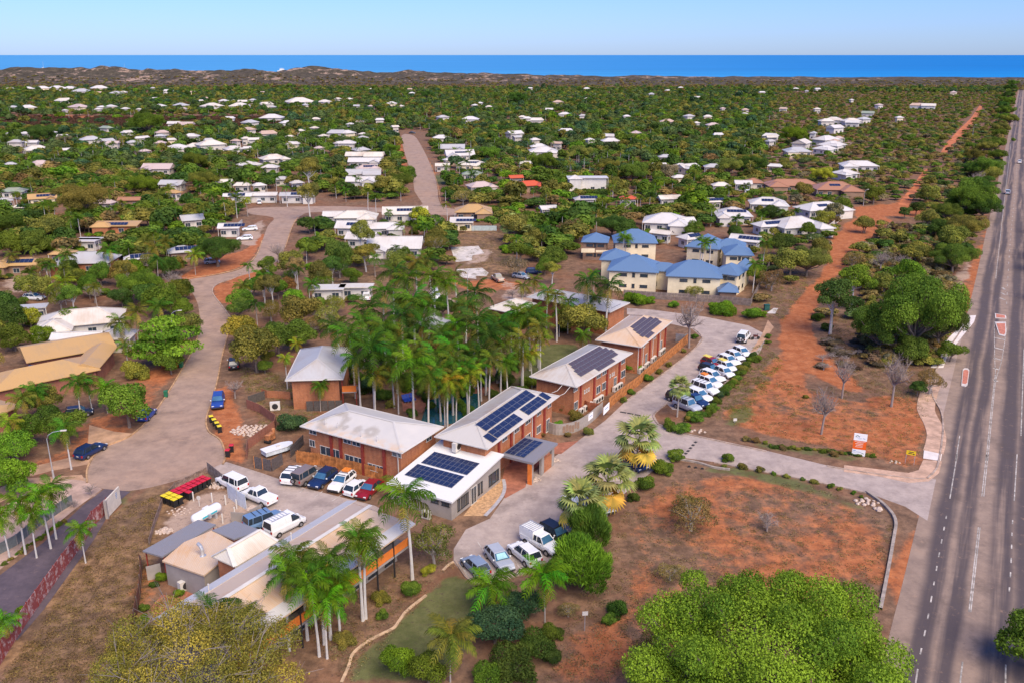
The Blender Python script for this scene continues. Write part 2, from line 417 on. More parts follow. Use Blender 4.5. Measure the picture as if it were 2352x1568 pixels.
# coast: dunes behind the suburb, then the sea
dx = np.linspace(-2600, 2600, 900); dy = np.linspace(1560, 2080, 74)
DX, DY = np.meshgrid(dx, dy); DZ = np.zeros_like(DX)
def vnoise(X, Y, s, seed):
    r = np.random.default_rng(seed); G = r.random((256, 256)); x = X / s + 900; y = Y / s + 900
    xi = np.floor(x).astype(int); yi = np.floor(y).astype(int); fx = x - xi; fy = y - yi; fx = fx * fx * (3 - 2 * fx); fy = fy * fy * (3 - 2 * fy)
    g_ = lambda a, c: G[a % 256, c % 256]
    return (g_(xi, yi) * (1 - fx) + g_(xi + 1, yi) * fx) * (1 - fy) + (g_(xi, yi + 1) * (1 - fx) + g_(xi + 1, yi + 1) * fx) * fy
hb = np.interp(DX, [-1300, -900, -500, -200, 100, 600, 1100, 1500], [14, 16, 17, 12, 6.5, 3.8, 3.6, 6])
prof = np.clip((DY - 1600) / 260, 0, 1) ** 1.6 * np.clip((2075 - DY) / 120, 0, 1) ** .7
nz = vnoise(DX, DY * .7, 70, 1) * .9 + vnoise(DX, DY, 28, 2) * .55 + vnoise(DX, DY, 11, 3) * .22
DZ = hb * prof * (.25 + nz * .95) * 1.12 - 1.0 + 3.2 * prof
DZ = np.where(DY < 1600, -.4, DZ); DZ[-1] = -12; DZ[0] = -.5
me = bpy.data.meshes.new('dunes'); ny, nx = DX.shape
me.vertices.add(nx * ny); me.vertices.foreach_set('co', np.stack([DX, DY, DZ], -1).ravel())
i0 = (np.arange(ny - 1)[:, None] * nx + np.arange(nx - 1)[None]).ravel()
q = np.stack([i0, i0 + 1, i0 + nx + 1, i0 + nx], 1).astype(np.int32)
me.loops.add(q.size); me.loops.foreach_set('vertex_index', q.ravel())
me.polygons.add(len(q)); me.polygons.foreach_set('loop_start', np.arange(0, q.size, 4, dtype=np.int32)); me.update(calc_edges=True)
m, ntr, b = newmat('dune_scrub'); g = NG(ntr); p = g.pos()
n1 = g.noise(p, .012, 5, .65); n2 = g.noise(p, .07, 6, .7); n3 = g.noise(p, .3, 4, .8)
col = g.mix(g.ramp(n2, .3, .7), (.065, .055, .040), (.145, .12, .085))
sandm = g.ramp(g.math('ADD', g.math('MULTIPLY', n1, .55), g.math('MULTIPLY', n2, .6)), .60, .68)
zc = g.n('ShaderNodeSeparateXYZ'); g.l(p, zc.inputs[0])
sandm = g.math('MULTIPLY', sandm, g.ramp(zc.outputs[2], 1.5, 7.0))
col = g.mix(g.math('MULTIPLY', sandm, .9), col, (.50, .34, .25))
col = g.mix(.5, col, g.mix(g.ramp(n3, .35, .65), (.35, .35, .35), (1, 1, 1)), 'MULTIPLY')
g.l(col, b.inputs['Base Color']); b.inputs['Roughness'].default_value = .95; b.inputs['Specular IOR Level'].default_value = .1
g.bump(n3, b, .8, 2.0)
me.materials.append(m); tag(link('dunes', me), kind='structure')
mb = MB(); mb.poly([(-90000, 1900, -4), (90000, 1900, -4), (90000, 120000, -4), (-90000, 120000, -4)])
m, ntr, b = newmat('sea_water'); g = NG(ntr)
mp = g.n('ShaderNodeMapping'); g.l(g.pos(), mp.inputs[0]); mp.inputs['Scale'].default_value = (.0006, .004, 1)
n1 = g.noise(mp.outputs[0], 1.0, 5, .6)
xz = g.n('ShaderNodeSeparateXYZ'); g.l(g.pos(), xz.inputs[0])
rt = g.ramp(g.math('DIVIDE', xz.outputs[0], xz.outputs[1]), -.35, .6)
shal = g.math('SUBTRACT', 1.0, g.ramp(xz.outputs[1], 1900, 4200))
deep = g.mix(rt, (.07, .31, .58), (.004, .185, .50))
col = g.mix(g.math('MULTIPLY', shal, .55), deep, g.mix(rt, (.09, .42, .66), (.008, .30, .66)))
col = g.mix(.45, col, g.mix(g.ramp(n1, .3, .7), (.62, .68, .74), (1, 1, 1)), 'MULTIPLY')
g.l(col, b.inputs['Base Color']); b.inputs['Roughness'].default_value = .55; b.inputs['Specular IOR Level'].default_value = .12
o = mb.build('sea', m); tag(o, kind='structure')

# ------------------------------------------------------------------ roads and paved ground
A_street = dust_asphalt('street_asphalt', amount=.55)
A_lot = dust_asphalt('lot_asphalt', c=(.52, .42, .36), c2=(.36, .285, .25), dust=(.58, .43, .32), amount=.45)
hl = [(2205.2, 1568), (2225.4, 1404.7), (2247.2, 1210), (2265.6, 1040.4), (2284.1, 872.5), (2298, 740), (2309, 640), (2318, 540), (2330, 420), (2341, 300), (2348, 225)]
hwc = [W(0, *q_) for q_ in hl]
d0 = (hwc[0] - hwc[3]).normalized(); hwc.insert(0, hwc[0] + d0 * 60); d1 = (hwc[-1] - hwc[-5]).normalized(); hwc.append(hwc[-1] + d1 * 900)
hw = smooth_line(hwc, 3)
def ribbon(name, line, offs, z, mat):                 # long surface with v along the line and u across in metres
    me = bpy.data.meshes.new(name); v = []; f = []; uvs = []; s = 0; k = len(offs); L = []
    for i, p_ in enumerate(line):
        d = (line[min(i + 1, len(line) - 1)] - line[max(i - 1, 0)]).normalized(); nn = Vector((d.y, -d.x, 0))
        if i: s += (line[i] - line[i - 1]).length
        L.append(s); v += [tuple(p_ + nn * o_ + Vector((0, 0, z))) for o_ in offs]
    for i in range(len(line) - 1):
        for j in range(k - 1):
            a = i * k + j; f.append((a, a + 1, a + k + 1, a + k)); uvs += [offs[j], L[i], offs[j + 1], L[i], offs[j + 1], L[i + 1], offs[j], L[i + 1]]
    me.from_pydata(v, [], f); me.materials.append(mat); me.update()
    uv = me.uv_layers.new(name='UVMap'); uv.data.foreach_set('uv', uvs)
    return tag(link(name, me), kind='structure')
A_hw = dust_asphalt('highway_asphalt', c=(.37, .265, .195), c2=(.26, .185, .14), dust=(.44, .27, .165), amount=.3,
                    streak=[(-3.6, 1.6), (-1.3, 1.2), (2.6, 1.7), (5.0, 1.9), (9.0, 1.2)])
ribbon('highway', hw, [-6.4, -4.0, -2, 0, 2, 4, 6.3, 12.0], .012, A_hw)
A_sh = dust_asphalt('shoulder_asphalt', c=(.46, .345, .285), c2=(.36, .27, .225), dust=(.54, .35, .24), amount=.7)
sheet('slip_lane', [W(0, *q_) for q_ in [(2075,1700),(2098,1500),(2117,1330),(2128,1245),(2133,1150),(2156,1040),(2166,990),(2163,940),(2140,900),(2150,850),(2180,800),(2225,730),(2245,660),(2262,560),(2282,540),(2262,740),(2236,880),(2218,1040),(2198,1180),(2162,1420),(2135,1600),(2120,1700)]], .008, A_sh)
sheet('cul_de_sac_street', [(q_.x, q_.y) for q_ in smooth_line(px(0, [(200,1105),(203,1072),(232,1032),(300,1002),(350,955),(388,900),(418,850),(446,800),(457,760),(455,700),(432,655),(436,642),(500,632),(556,617),(588,590),(602,555),(615,520),(628,500),(575,492),(572,480),(640,476),(780,474),(960,478),(952,440),(946,400),(932,360),(922,312),(950,312),(968,336),(987,375),(1003,420),(1012,470),(1060,482),(1110,486),(1108,497),(1000,494),(900,488),(760,488),(700,491),(672,520),(655,565),(640,598),(600,620),(540,638),(500,652),(488,672),(510,702),(535,738),(525,765),(510,810),(500,870),(486,920),(473,960),(478,990),(505,1010),(516,1045),(505,1068),(440,1092),(372,1112),(300,1126),(240,1122)]), 3, True)], .010, A_street)
sheet('access_road', [(q_.x, q_.y) for q_ in px(0, [(2150,1100),(2105,1092),(1995,1083),(1900,1068),(1760,1034),(1640,1008),(1560,990),(1512,972),(1502,950),(1530,925),(1545,940),(1600,945),(1665,880),(1745,810),(1762,770),(1720,748),(1620,728),(1500,712),(1440,708),(1440,722),(1500,735),(1590,755),(1612,775),(1595,800),(1530,852),(1440,918),(1390,965),(1330,1010),(1290,1036),(1215,1092),(1160,1140),(1125,1190),(1070,1215),(1042,1260),(1042,1290),(1075,1332),(1190,1322),(1260,1290),(1310,1235),(1400,1160),(1500,1080),(1565,1050),(1640,1060),(1760,1082),(1900,1110),(1990,1130),(2080,1163),(2130,1195)])], .014, A_lot)
sheet('rear_car_park', [(q_.x, q_.y) for q_ in px(0, [(478,1078),(520,1060),(600,1085),(700,1120),(860,1160),(880,1170),(760,1240),(640,1260),(585,1195),(560,1160),(530,1110)])], .018, A_lot)
sheet('neighbour_driveway', [(q_.x, q_.y) for q_ in px(0, [(-40,1420),(-40,1352),(0,1320),(100,1245),(190,1160),(240,1122),(300,1128),(262,1160),(215,1240),(100,1400),(40,1470)])], .022, dust_asphalt('dark_driveway', c=(.135, .10, .115), c2=(.085, .065, .08), dust=(.25, .17, .14), amount=.35))
sheet('left_driveway', [(q_.x, q_.y) for q_ in px(0, [(-30,1330),(-30,1190),(40,1140),(150,1098),(200,1104),(235,1122),(170,1170),(60,1260)])], .006, plain('pink_concrete', (.50, .34, .26), .9, .15, .5))
sheet('house_driveway', [(q_.x, q_.y) for q_ in px(0, [(205,975),(262,990),(352,1000),(420,985),(330,1005),(232,1042),(205,1065),(120,1080),(20,1105),(10,1085),(110,1062),(200,1040)])], .006, plain('sandy_concrete', (.50, .30, .18), .9, .15, .5))
sheet('concrete_slab', px(5, [(775,160),(755,95),(945,85),(985,135),(905,150),(900,185),(790,195)]), .03, plain('pale_slab', (.62, .56, .50), .85, .12, .4), thick=.03)
sheet('concrete_slab', px(5, [(790,245),(970,235),(1015,270),(1000,290),(930,290),(930,310),(820,300)]), .03, MATS['pale_slab'], thick=.03)
brickpave = plain('red_paving', (.38, .145, .085), .85, .15, 1.2)
sheet('entrance_paving', px(12, [(895,1370),(870,1140),(900,1000),(960,880),(1180,880),(1500,735),(1735,712),(1540,860),(1420,860),(1180,1080),(1130,1240)]), .026, brickpave)
sheet('courtyard_paving', px(7, [(1030,1050),(1110,960),(1215,985),(1300,900),(1400,1000),(1060,1180)]), .02, brickpave)
sheet('gravel_bed', px(12, [(420,1568),(690,1230),(870,1140),(880,1250),(820,1400),(650,1568)]), .016, plain('orange_gravel', (.55, .33, .17), .95, .2, 2.5))
sheet('swimming_pool', px(5, [(555,1275),(600,1140),(760,1090),(960,1090),(960,1180),(800,1290),(640,1320)]), .03, plain('pool_water', (.02, .10, .11), .08, .1, .3, spec=.8))
sheet('left_bottom_verge', px(7, [(0,0)][:0] or [(110,170),(560,140),(585,190),(300,260),(60,300),(0,330),(0,230)]), .005, MATS['sandy_concrete'])
kerbm = plain('kerb_concrete', (.43, .32, .25), .9, .2, .8)
def kerb(k, pts, wd=.22, h=.13, mat=None, name='kerb'):
    strip(name, smooth_line(px(k, pts), 4), wd, 0, h, mat or kerbm)
yk = plain('dusty_kerb', (.50, .30, .155), .9, .2, .8)
kerb(0, [(200,1108),(202,1072),(232,1030),(300,1000),(350,953),(388,898),(418,848),(446,798),(457,760)], mat=yk)
kerb(0, [(405,652),(436,640),(500,630),(556,615),(588,588),(602,553)], mat=yk)
kerb(0, [(560,622),(540,639),(500,653),(488,672),(510,703),(537,740)], mat=kerbm)
kerb(0, [(532,740),(512,810),(500,870),(487,920),(474,960),(479,990),(506,1010),(518,1045),(512,1066)], mat=yk)
kerb(0, [(655,570),(672,520),(684,500)], mat=yk); kerb(0, [(988,375),(1004,420),(1012,465)], mat=yk)
kerb(0, [(1512,974),(1502,952),(1532,926)], wd=.3); kerb(0, [(1512,974),(1560,992),(1640,1010),(1760,1036)], wd=.25)
kerb(0, [(2130,1098),(2150,1078),(2158,1050),(2166,990),(2162,945),(2140,902),(2148,855),(2180,800),(2225,735)], wd=.25)
kerb(0, [(1900,1070),(1990,1085),(2090,1098),(2125,1100)], wd=.22)
kerb(0, [(1990,1130),(2030,1160),(2056,1195),(2052,1240),(2034,1340),(2022,1400)], wd=.35, h=.3, mat=plain('block_edging', (.36, .30, .25), .9, .15))
kerb(0, [(1640,1062),(1760,1084),(1900,1112),(1990,1132)], wd=.2)
kerb(0, [(1440,919),(1530,853),(1596,800),(1613,776),(1592,754)], wd=.2)
kerb(0, [(1046,1288),(1078,1332),(1120,1338),(1192,1321),(1215,1312)], wd=.22)
kerb(16, [(1660,1193),(1720,1060),(1760,950),(1900,840),(2080,750),(2130,690),(2200,600),(2352,480)], wd=.28, h=.12, mat=plain('sand_edging', (.58, .40, .25), .9, .15), name='garden_edging')
kerb(8, [(700,800),(740,760),(775,740)], wd=.25, mat=MATS['sand_edging'], name='garden_edging')
kerb(12, [(670,1568),(790,1440),(870,1330),(895,1240),(880,1150)], wd=.45, h=.06, mat=plain('grey_edging', (.42, .40, .42), .85, .1), name='garden_edging')
kerb(9, [(-1100,0)][:0] or [(0,40),(120,62),(230,95),(340,110)], wd=.3, h=.25, mat=MATS['block_edging'])
# painted lines
wp = plain('road_paint', (.50, .45, .39), .7, .3, 1.0)
def painted(k, pts, wd=.13, dash=None, name='lane_marking', z=.024, mat=wp):
    P = smooth_line(px(k, pts), 6); mb = MB()
    if not dash: strip('', P, wd, z, z, mat, mb=mb)
    else:
        on, per = dash; s = 0; seg = []
        fine = []
        for i in range(len(P) - 1):
            n_ = max(1, int((P[i + 1] - P[i]).length / .25))
            fine += [P[i].lerp(P[i + 1], j / n_) for j in range(n_)]
        for i in range(1, len(fine)):
            s += (fine[i] - fine[i - 1]).length
            if s % per < on: seg.append(fine[i])
            else:
                if len(seg) > 1: strip('', seg, wd, z, z, mat, mb=mb)
                seg = []
    tag(mb.build(name, mat), kind='structure')
painted(9, [(1975,1080),(2040,500)], .11); painted(9, [(1988,1080),(2052,500)], .11)
painted(9, [(1915,1566),(1932,1420)], .14)
painted(9, [(1605,1600),(1625,1470)], .14); painted(9, [(1640,1380),(1700,1090),(1765,720),(1830,380)], .14, (1.3, 3.2)); painted(9, [(1845,305),(1895,0)], .14)
painted(6, [(1885,1552),(1912,1380)], .12)
painted(9, [(2225,1566),(2228,1440)], .14); painted(9, [(2250,950),(2262,780),(2272,500),(2280,380)], .14, (1.3, 3.2)); painted(9, [(2285,320),(2305,0)], .13)
painted(9, [(2063,290),(2095,0)], .11); painted(9, [(2077,290),(2106,0)], .11); painted(6, [(2092,1552),(2125,1220),(2150,1000),(2155,960)], .11); painted(6, [(2104,1552),(2135,1220),(2160,1000),(2200,860),(2235,640)], .11)
painted(6, [(2225,400),(2238,300)], .11, (.8, 2.6)); painted(6, [(2160,1000),(2152,850),(2148,600)], .1)
for (y_, x0_, x1_) in ((995,2144,2170),(915,2144,2180),(848,2146,2196),(778,2150,2210),(712,2154,2222),(440,2188,2222),(405,2196,2222),(370,2204,2222)):
    painted(6, [(x0_, y_), (x1_, y_ + 14)], .5)
painted(0, [(2312,700),(2320,560),(2333,420),(2342,300)], .14, (3, 9)); painted(0, [(2345,1000),(2352,800)], .14)
painted(0, [(2287,640),(2306,470),(2322,330)], .14)
for q_ in ([(340,1350),(465,1260)],[(150,1280),(215,1225)],[(590,1395),(740,1300)],[(-80,1210),(0,1150)]): painted(10, q_, .1)
for q_ in ([(940,600),(1080,810)],[(1110,640),(1240,790)],[(1190,720),(1260,780)]): painted(8, q_, .1)
painted(8, [(810,740),(905,868),(950,880),(1090,850),(1230,808)], .18)
# speed humps with dark cross stripes
hump = plain('speed_hump_rubber', (.05, .045, .045), .8, .1)
def humps(pts_, rz_, lb, ln=.5):
    rt = root('speed_hump', pts_[0], 0, lb, 'speed hump')
    for p_ in pts_:
        mb = MB(); mb.box((0, 0, .045), (ln, .36, .06)); o_ = mb.build('segment', hump, rt, loc=p_ - pts_[0], rz=rz_)
P = px(11, [(1290,1335),(1340,1345),(1380,1352),(1425,1358),(1470,1368),(1520,1380),(1560,1388),(1620,1398)]); dd = P[-1] - P[0]
humps([(P[i] + P[i + 1]) / 2 for i in range(0, 8, 2)], math.atan2(dd.y, dd.x), 'black rubber speed hump across the inner road by the white wall signs', 1.0)
humps([W(6, *q_) for q_ in ((105,1425),(88,1445),(70,1465),(54,1485),(38,1502))], .9, 'black rubber speed hump across the entry driveway')
track = plain('red_dirt_track', (.55, .175, .065), .95, .2, .15)
sheet('dirt_track', px(0, [(2062,470),(2098,424),(2122,392),(2132,388),(2124,410),(2102,446),(2088,474)]), .02, track); sheet('dirt_track', px(0, [(2160,352),(2176,326),(2204,297),(2230,272),(2250,243),(2257,246),(2240,284),(2212,314),(2192,334),(2172,356)]), .02, track)
# red traffic islands with pale kerbs
isl = plain('island_paving', (.55, .20, .13), .85, .12, 2); ik = plain('island_kerb', (.62, .55, .50), .85, .1)
for pts_, lb in (([(2152,548),(2228,562),(2232,584),(2154,580)], 'small red paved traffic island farthest up the highway median'),
              ([(2152,606),(2228,606),(2230,690),(2218,706),(2180,695)], 'wedge shaped red paved traffic island with white kerb in highway median'),
              ([(1922,1040),(1932,930),(1945,920),(1968,922),(1978,935),(1965,1035),(1950,1046)], 'long narrow red paved island splitting the slip lane')):
    P = px(6, pts_); c_ = sum(P, Vector()) / len(P); r_ = root('traffic_island', c_, 0, lb, 'traffic island')
    Q = [p_ - c_ for p_ in P]
    if sum(Q[i].x * Q[(i + 1) % len(Q)].y - Q[(i + 1) % len(Q)].x * Q[i].y for i in range(len(Q))) < 0: Q.reverse()
    mb = MB(); mb.prism(Q, 0, .12); mb.build('kerb', ik, r_)
    mb = MB(); mb.prism([p_ * .78 for p_ in Q], .1, .135); mb.build('paving', isl, r_)
# concrete footpath beside the highway, slab by slab
fp = plain('footpath_concrete', (.56, .36, .25), .9, .14, .7); fpw = plain('new_concrete', (.74, .66, .60), .85, .06, .7)
L_ = smooth_line(px(6, [(1735,1000),(1700,1090),(1680,1180),(1690,1230),(1728,1300),(1752,1370),(1748,1430),(1728,1500)]), 8)
R_ = []
r_ = tag(root('footpath', L_[0]), kind='structure')
acc = [L_[0]]; s = 0
for i in range(1, len(L_)):
    s += (L_[i] - L_[i - 1]).length
    if s >= 1.5 * len(acc): acc.append(L_[i])
for i in range(len(acc) - 1):
    a, c_ = acc[i], acc[i + 1]; d = (c_ - a).normalized(); nn = Vector((-d.y, d.x, 0)) * 1.3; g_ = d * .03
    mb = MB(); mb.prism([p_ - L_[0] for p_ in (a + g_ + nn, a + g_ - nn, c_ - g_ - nn, c_ - g_ + nn)][::1], 0, .07 + random.uniform(-.004, .004))
    mb.build('slab', fp, r_)
def pathslab(k, pts, mat, label='footpath', z=.08):
    sheet(label, px(k, pts), z, mat, thick=z)
pathslab(6, [(1668,1475),(1795,1485),(1782,1552),(1662,1535)], fpw, z=.07)
pathslab(6, [(2024,560),(2010,605),(1965,660),(1900,740),(1830,830),(1800,915),(1715,915),(1745,840),(1810,740),(1900,650),(1955,562)], fpw, z=.05)
pathslab(9, [(1662,40),(1790,50),(1770,130),(1700,185),(1560,195),(1350,150),(1120,120),(1120,75),(1400,110),(1560,130),(1630,110)], fp, z=.045)
sheet('paved_apron', px(6, [(360,0)][:0] or [(640,640),(600,590),(560,690),(480,810),(520,800),(600,700)]), .02, MATS['sandy_concrete'])
# ------------------------------------------------------------------ buildings
R_white = roofmat('white_metal_roof', (.68, .645, .595), amount=.3)
R_cream = roofmat('cream_metal_roof', (.72, .66, .56), dirt=(.45, .28, .14), amount=.45)
R_grey = roofmat('pale_grey_metal_roof', (.50, .49, .48), amount=.3)
R_dgrey = roofmat('grey_metal_roof', (.25, .245, .26), amount=.12)
R_tan = roofmat('tan_metal_roof', (.58, .42, .32), dirt=(.40, .22, .11), amount=.4)
R_pink = roofmat('pinkish_metal_roof', (.60, .47, .42), amount=.4)
R_yel = roofmat('yellow_metal_roof', (.56, .34, .13), dirt=(.32, .25, .17), amount=.4)
R_brown = roofmat('brown_metal_roof', (.42, .20, .11), amount=.3)
R_red = roofmat('red_metal_roof', (.62, .11, .04), dirt=(.4, .12, .06), amount=.3)
R_green = roofmat('green_metal_roof', (.30, .35, .26), amount=.3)
R_blue = roofmat('blue_metal_roof', (.125, .21, .345), dirt=(.09, .165, .29), amount=.35, rough=.4)
R_motel = roofmat('weathered_white_roof', (.58, .54, .48), dirt=(.42, .28, .16), amount=.6, rib=.5)
R_rust = roofmat('weathered_peach_roof', (.66, .49, .34), dirt=(.64, .36, .15), amount=.8)
BR = brickmat('orange_brick', (.56, .19, .065), (.44, .135, .048), (.48, .29, .19))
BRD = brickmat('red_brown_brick', (.36, .12, .07), (.28, .095, .06), (.34, .2, .15))
MR = plain('dark_red_paint', (.30, .045, .03), .6, .12)
CREAM = plain('cream_render', (.80, .68, .46), .85, .07, .4); WHITE = plain('white_paint', (.66, .62, .56), .6, .06, .5)
GREY = plain('grey_render', (.34, .30, .27), .85, .08, .4); DK = plain('dark_trim', (.035, .034, .035), .5, .1)
ORG = plain('orange_panel', (.78, .21, .035), .6, .1, .6); WOOD = plain('orange_timber', (.52, .20, .06), .8, .25, 1.3)
WOOD2 = plain('grey_timber', (.24, .19, .17), .9, .2, 1.3); STEEL = plain('galvanised_steel', (.55, .56, .58), .35, .08, 1, metal=.5)
PALE = plain('pale_wall', (.60, .55, .48), .85, .1, .4); BWALL = plain('brown_wall', (.30, .19, .13), .85, .1, .4)
GL = glassmat()
m, ntp, b = newmat('solar_cells'); g = NG(ntp)
br_ = g.n('ShaderNodeTexBrick', offset=0.0); g.l(g.uv(), br_.inputs['Vector']); br_.inputs['Color1'].default_value = (.012, .022, .07, 1); br_.inputs['Color2'].default_value = (.010, .018, .058, 1)
br_.inputs['Mortar'].default_value = (.07, .09, .15, 1); br_.inputs['Scale'].default_value = 1; br_.inputs['Brick Width'].default_value = .165; br_.inputs['Row Height'].default_value = .165; br_.inputs['Mortar Size'].default_value = .005
g.l(br_.outputs['Color'], b.inputs['Base Color']); b.inputs['Roughness'].default_value = .22; b.inputs['Specular IOR Level'].default_value = .4
CELL = m; MATS['solar_cells'] = m; PFR = plain('panel_frame', (.17, .19, .25), .4, .05, 1, metal=.3)
CELLD = plain('dull_solar_cells', (.085, .065, .080), .5, .1, .3)
SHARED = {}
def shared_box(key, d, mats, mi=None):
    k = (key, tuple(round(q, 3) for q in d))
    if k not in SHARED:
        mb = MB(); mb.box((0, 0, 0), d); SHARED[k] = mb.mesh(key, mats)
    return SHARED[k]
def win_mesh(wd, ht, frame, n=2):
    k = ('w', round(wd, 1), round(ht, 1), frame.name)
    if k not in SHARED:
        mb = MB(); mb.box((0, -.02, 0), (wd, .05, ht), mi=1)
        mb.box((0, -.05, ht / 2 + .03), (wd + .16, .08, .06)); mb.box((0, -.05, -ht / 2 - .03), (wd + .16, .10, .06))
        for i in range(n + 1): mb.box((-wd / 2 + wd * i / n, -.055, 0), (.05, .05, ht))
        SHARED[k] = mb.mesh('window', [frame, GL])
    return SHARED[k]
def add_window(parent, x, y, z, rz, wd, ht, frame=None, n=2, name='window'):
    return link(name, win_mesh(wd, ht, frame or STEEL, n), parent, (x, y, z), (0, 0, rz))
def slope_quad(mb, pts, th, mi=0, under=None):
    mb.poly(pts, mi); mb.poly([(p[0], p[1], p[2] - th) for p in reversed(pts)], mi)
    n = len(pts)
    for i in range(n):
        a, b_ = pts[i], pts[(i + 1) % n]
        mb.poly([(a[0], a[1], a[2] - th), (b_[0], b_[1], b_[2] - th), b_, a], mi)
def roof_hip(lx, ly, z, rh, kind='hip', x0=0, y0=0, th=.14):
    """closed roof over the rectangle x0..x0+lx, y0..y0+ly, eaves at z; ridge along the longer side"""
    mb = MB(); a, b_, c, d = (x0, y0), (x0 + lx, y0), (x0 + lx, y0 + ly), (x0, y0 + ly)
    if kind == 'flat': mb.prism([a, b_, c, d], z - .1, z + .12); return mb
    if kind == 'skillion':
        P = [(*a, z), (*b_, z), (*c, z + rh), (*d, z + rh)]; slope_quad(mb, P, .18); return mb
    alongx = lx >= ly; hs = (ly if alongx else lx) / 2; ins = hs if kind == 'hip' else (hs * .45 if kind == 'dutch' else 0)
    if alongx: r1, r2 = (x0 + ins, y0 + hs, z + rh), (x0 + lx - ins, y0 + hs, z + rh)
    else: r1, r2 = (x0 + hs, y0 + ins, z + rh), (x0 + hs, y0 + ly - ins, z + rh)
    A, B, C_, D_ = (*a, z), (*b_, z), (*c, z), (*d, z)
    if (Vector(r1) - Vector(r2)).length < .05:
        F_ = [[A, B, r1], [B, C_, r1], [C_, D_, r1], [D_, A, r1]]
    elif alongx: F_ = [[A, B, r2, r1], [B, C_, r2], [C_, D_, r1, r2], [D_, A, r1]]
    else: F_ = [[A, B, r1], [B, C_, r2, r1], [C_, D_, r2], [D_, A, r1, r2]]
    for f in F_: mb.poly(f)
    mb.poly([(p[0], p[1], z - th) for p in (d, c, b_, a)])
    E = [A, B, C_, D_]
    for i in range(4):
        p_, q_ = E[i], E[(i + 1) % 4]; mb.poly([(p_[0], p_[1], z - th), (q_[0], q_[1], z - th), q_, p_])
    mb.ridge = (r1, r2); mb.corners = E
    return mb
def ridge_caps(parent, mb, mat, w_=.22):
    r1, r2 = [Vector(p) for p in mb.ridge]; c = MB()
    segs = [(r1, r2)] if (r1 - r2).length > .1 else []
    for e in mb.corners:
        e = Vector(e); q_ = r1 if (e - r1).length < (e - r2).length else r2
        segs.append((e, q_))
    for a, b_ in segs:
        d = (b_ - a); s_ = d.cross(Vector((0, 0, 1))).normalized() * w_; up = Vector((0, 0, .07))
        c.poly([a - s_ + up * .2, a + up, b_ + up, b_ - s_ + up * .2]); c.poly([a + up, a + s_ + up * .2, b_ + s_ + up * .2, b_ + up])
    c.build('ridge_capping', mat, parent)
FOOT = []                                              # footprints, kept clear of trees
def footprint(o_, ux, uy, lx, ly, pad=1.0):
    P = [o_ - ux * pad - uy * pad, o_ + ux * (lx + pad) - uy * pad, o_ + ux * (lx + pad) + uy * (ly + pad), o_ - ux * pad + uy * (ly + pad)]
    FOOT.append([(p.x, p.y) for p in P])
def rect3(A, N, B):                                    # near corner N, X towards B, Y towards A
    u = (B - N); lx = u.length; u = u / lx; v = Vector((-u.y, u.x, 0)); ly = (A - N).dot(v)
    return N, u, v, lx, ly
HOUSES = []
WMATS = {'w': WHITE, 'c': CREAM, 'p': PALE, 'b': BWALL, 'o': BR, 'g': GREY}
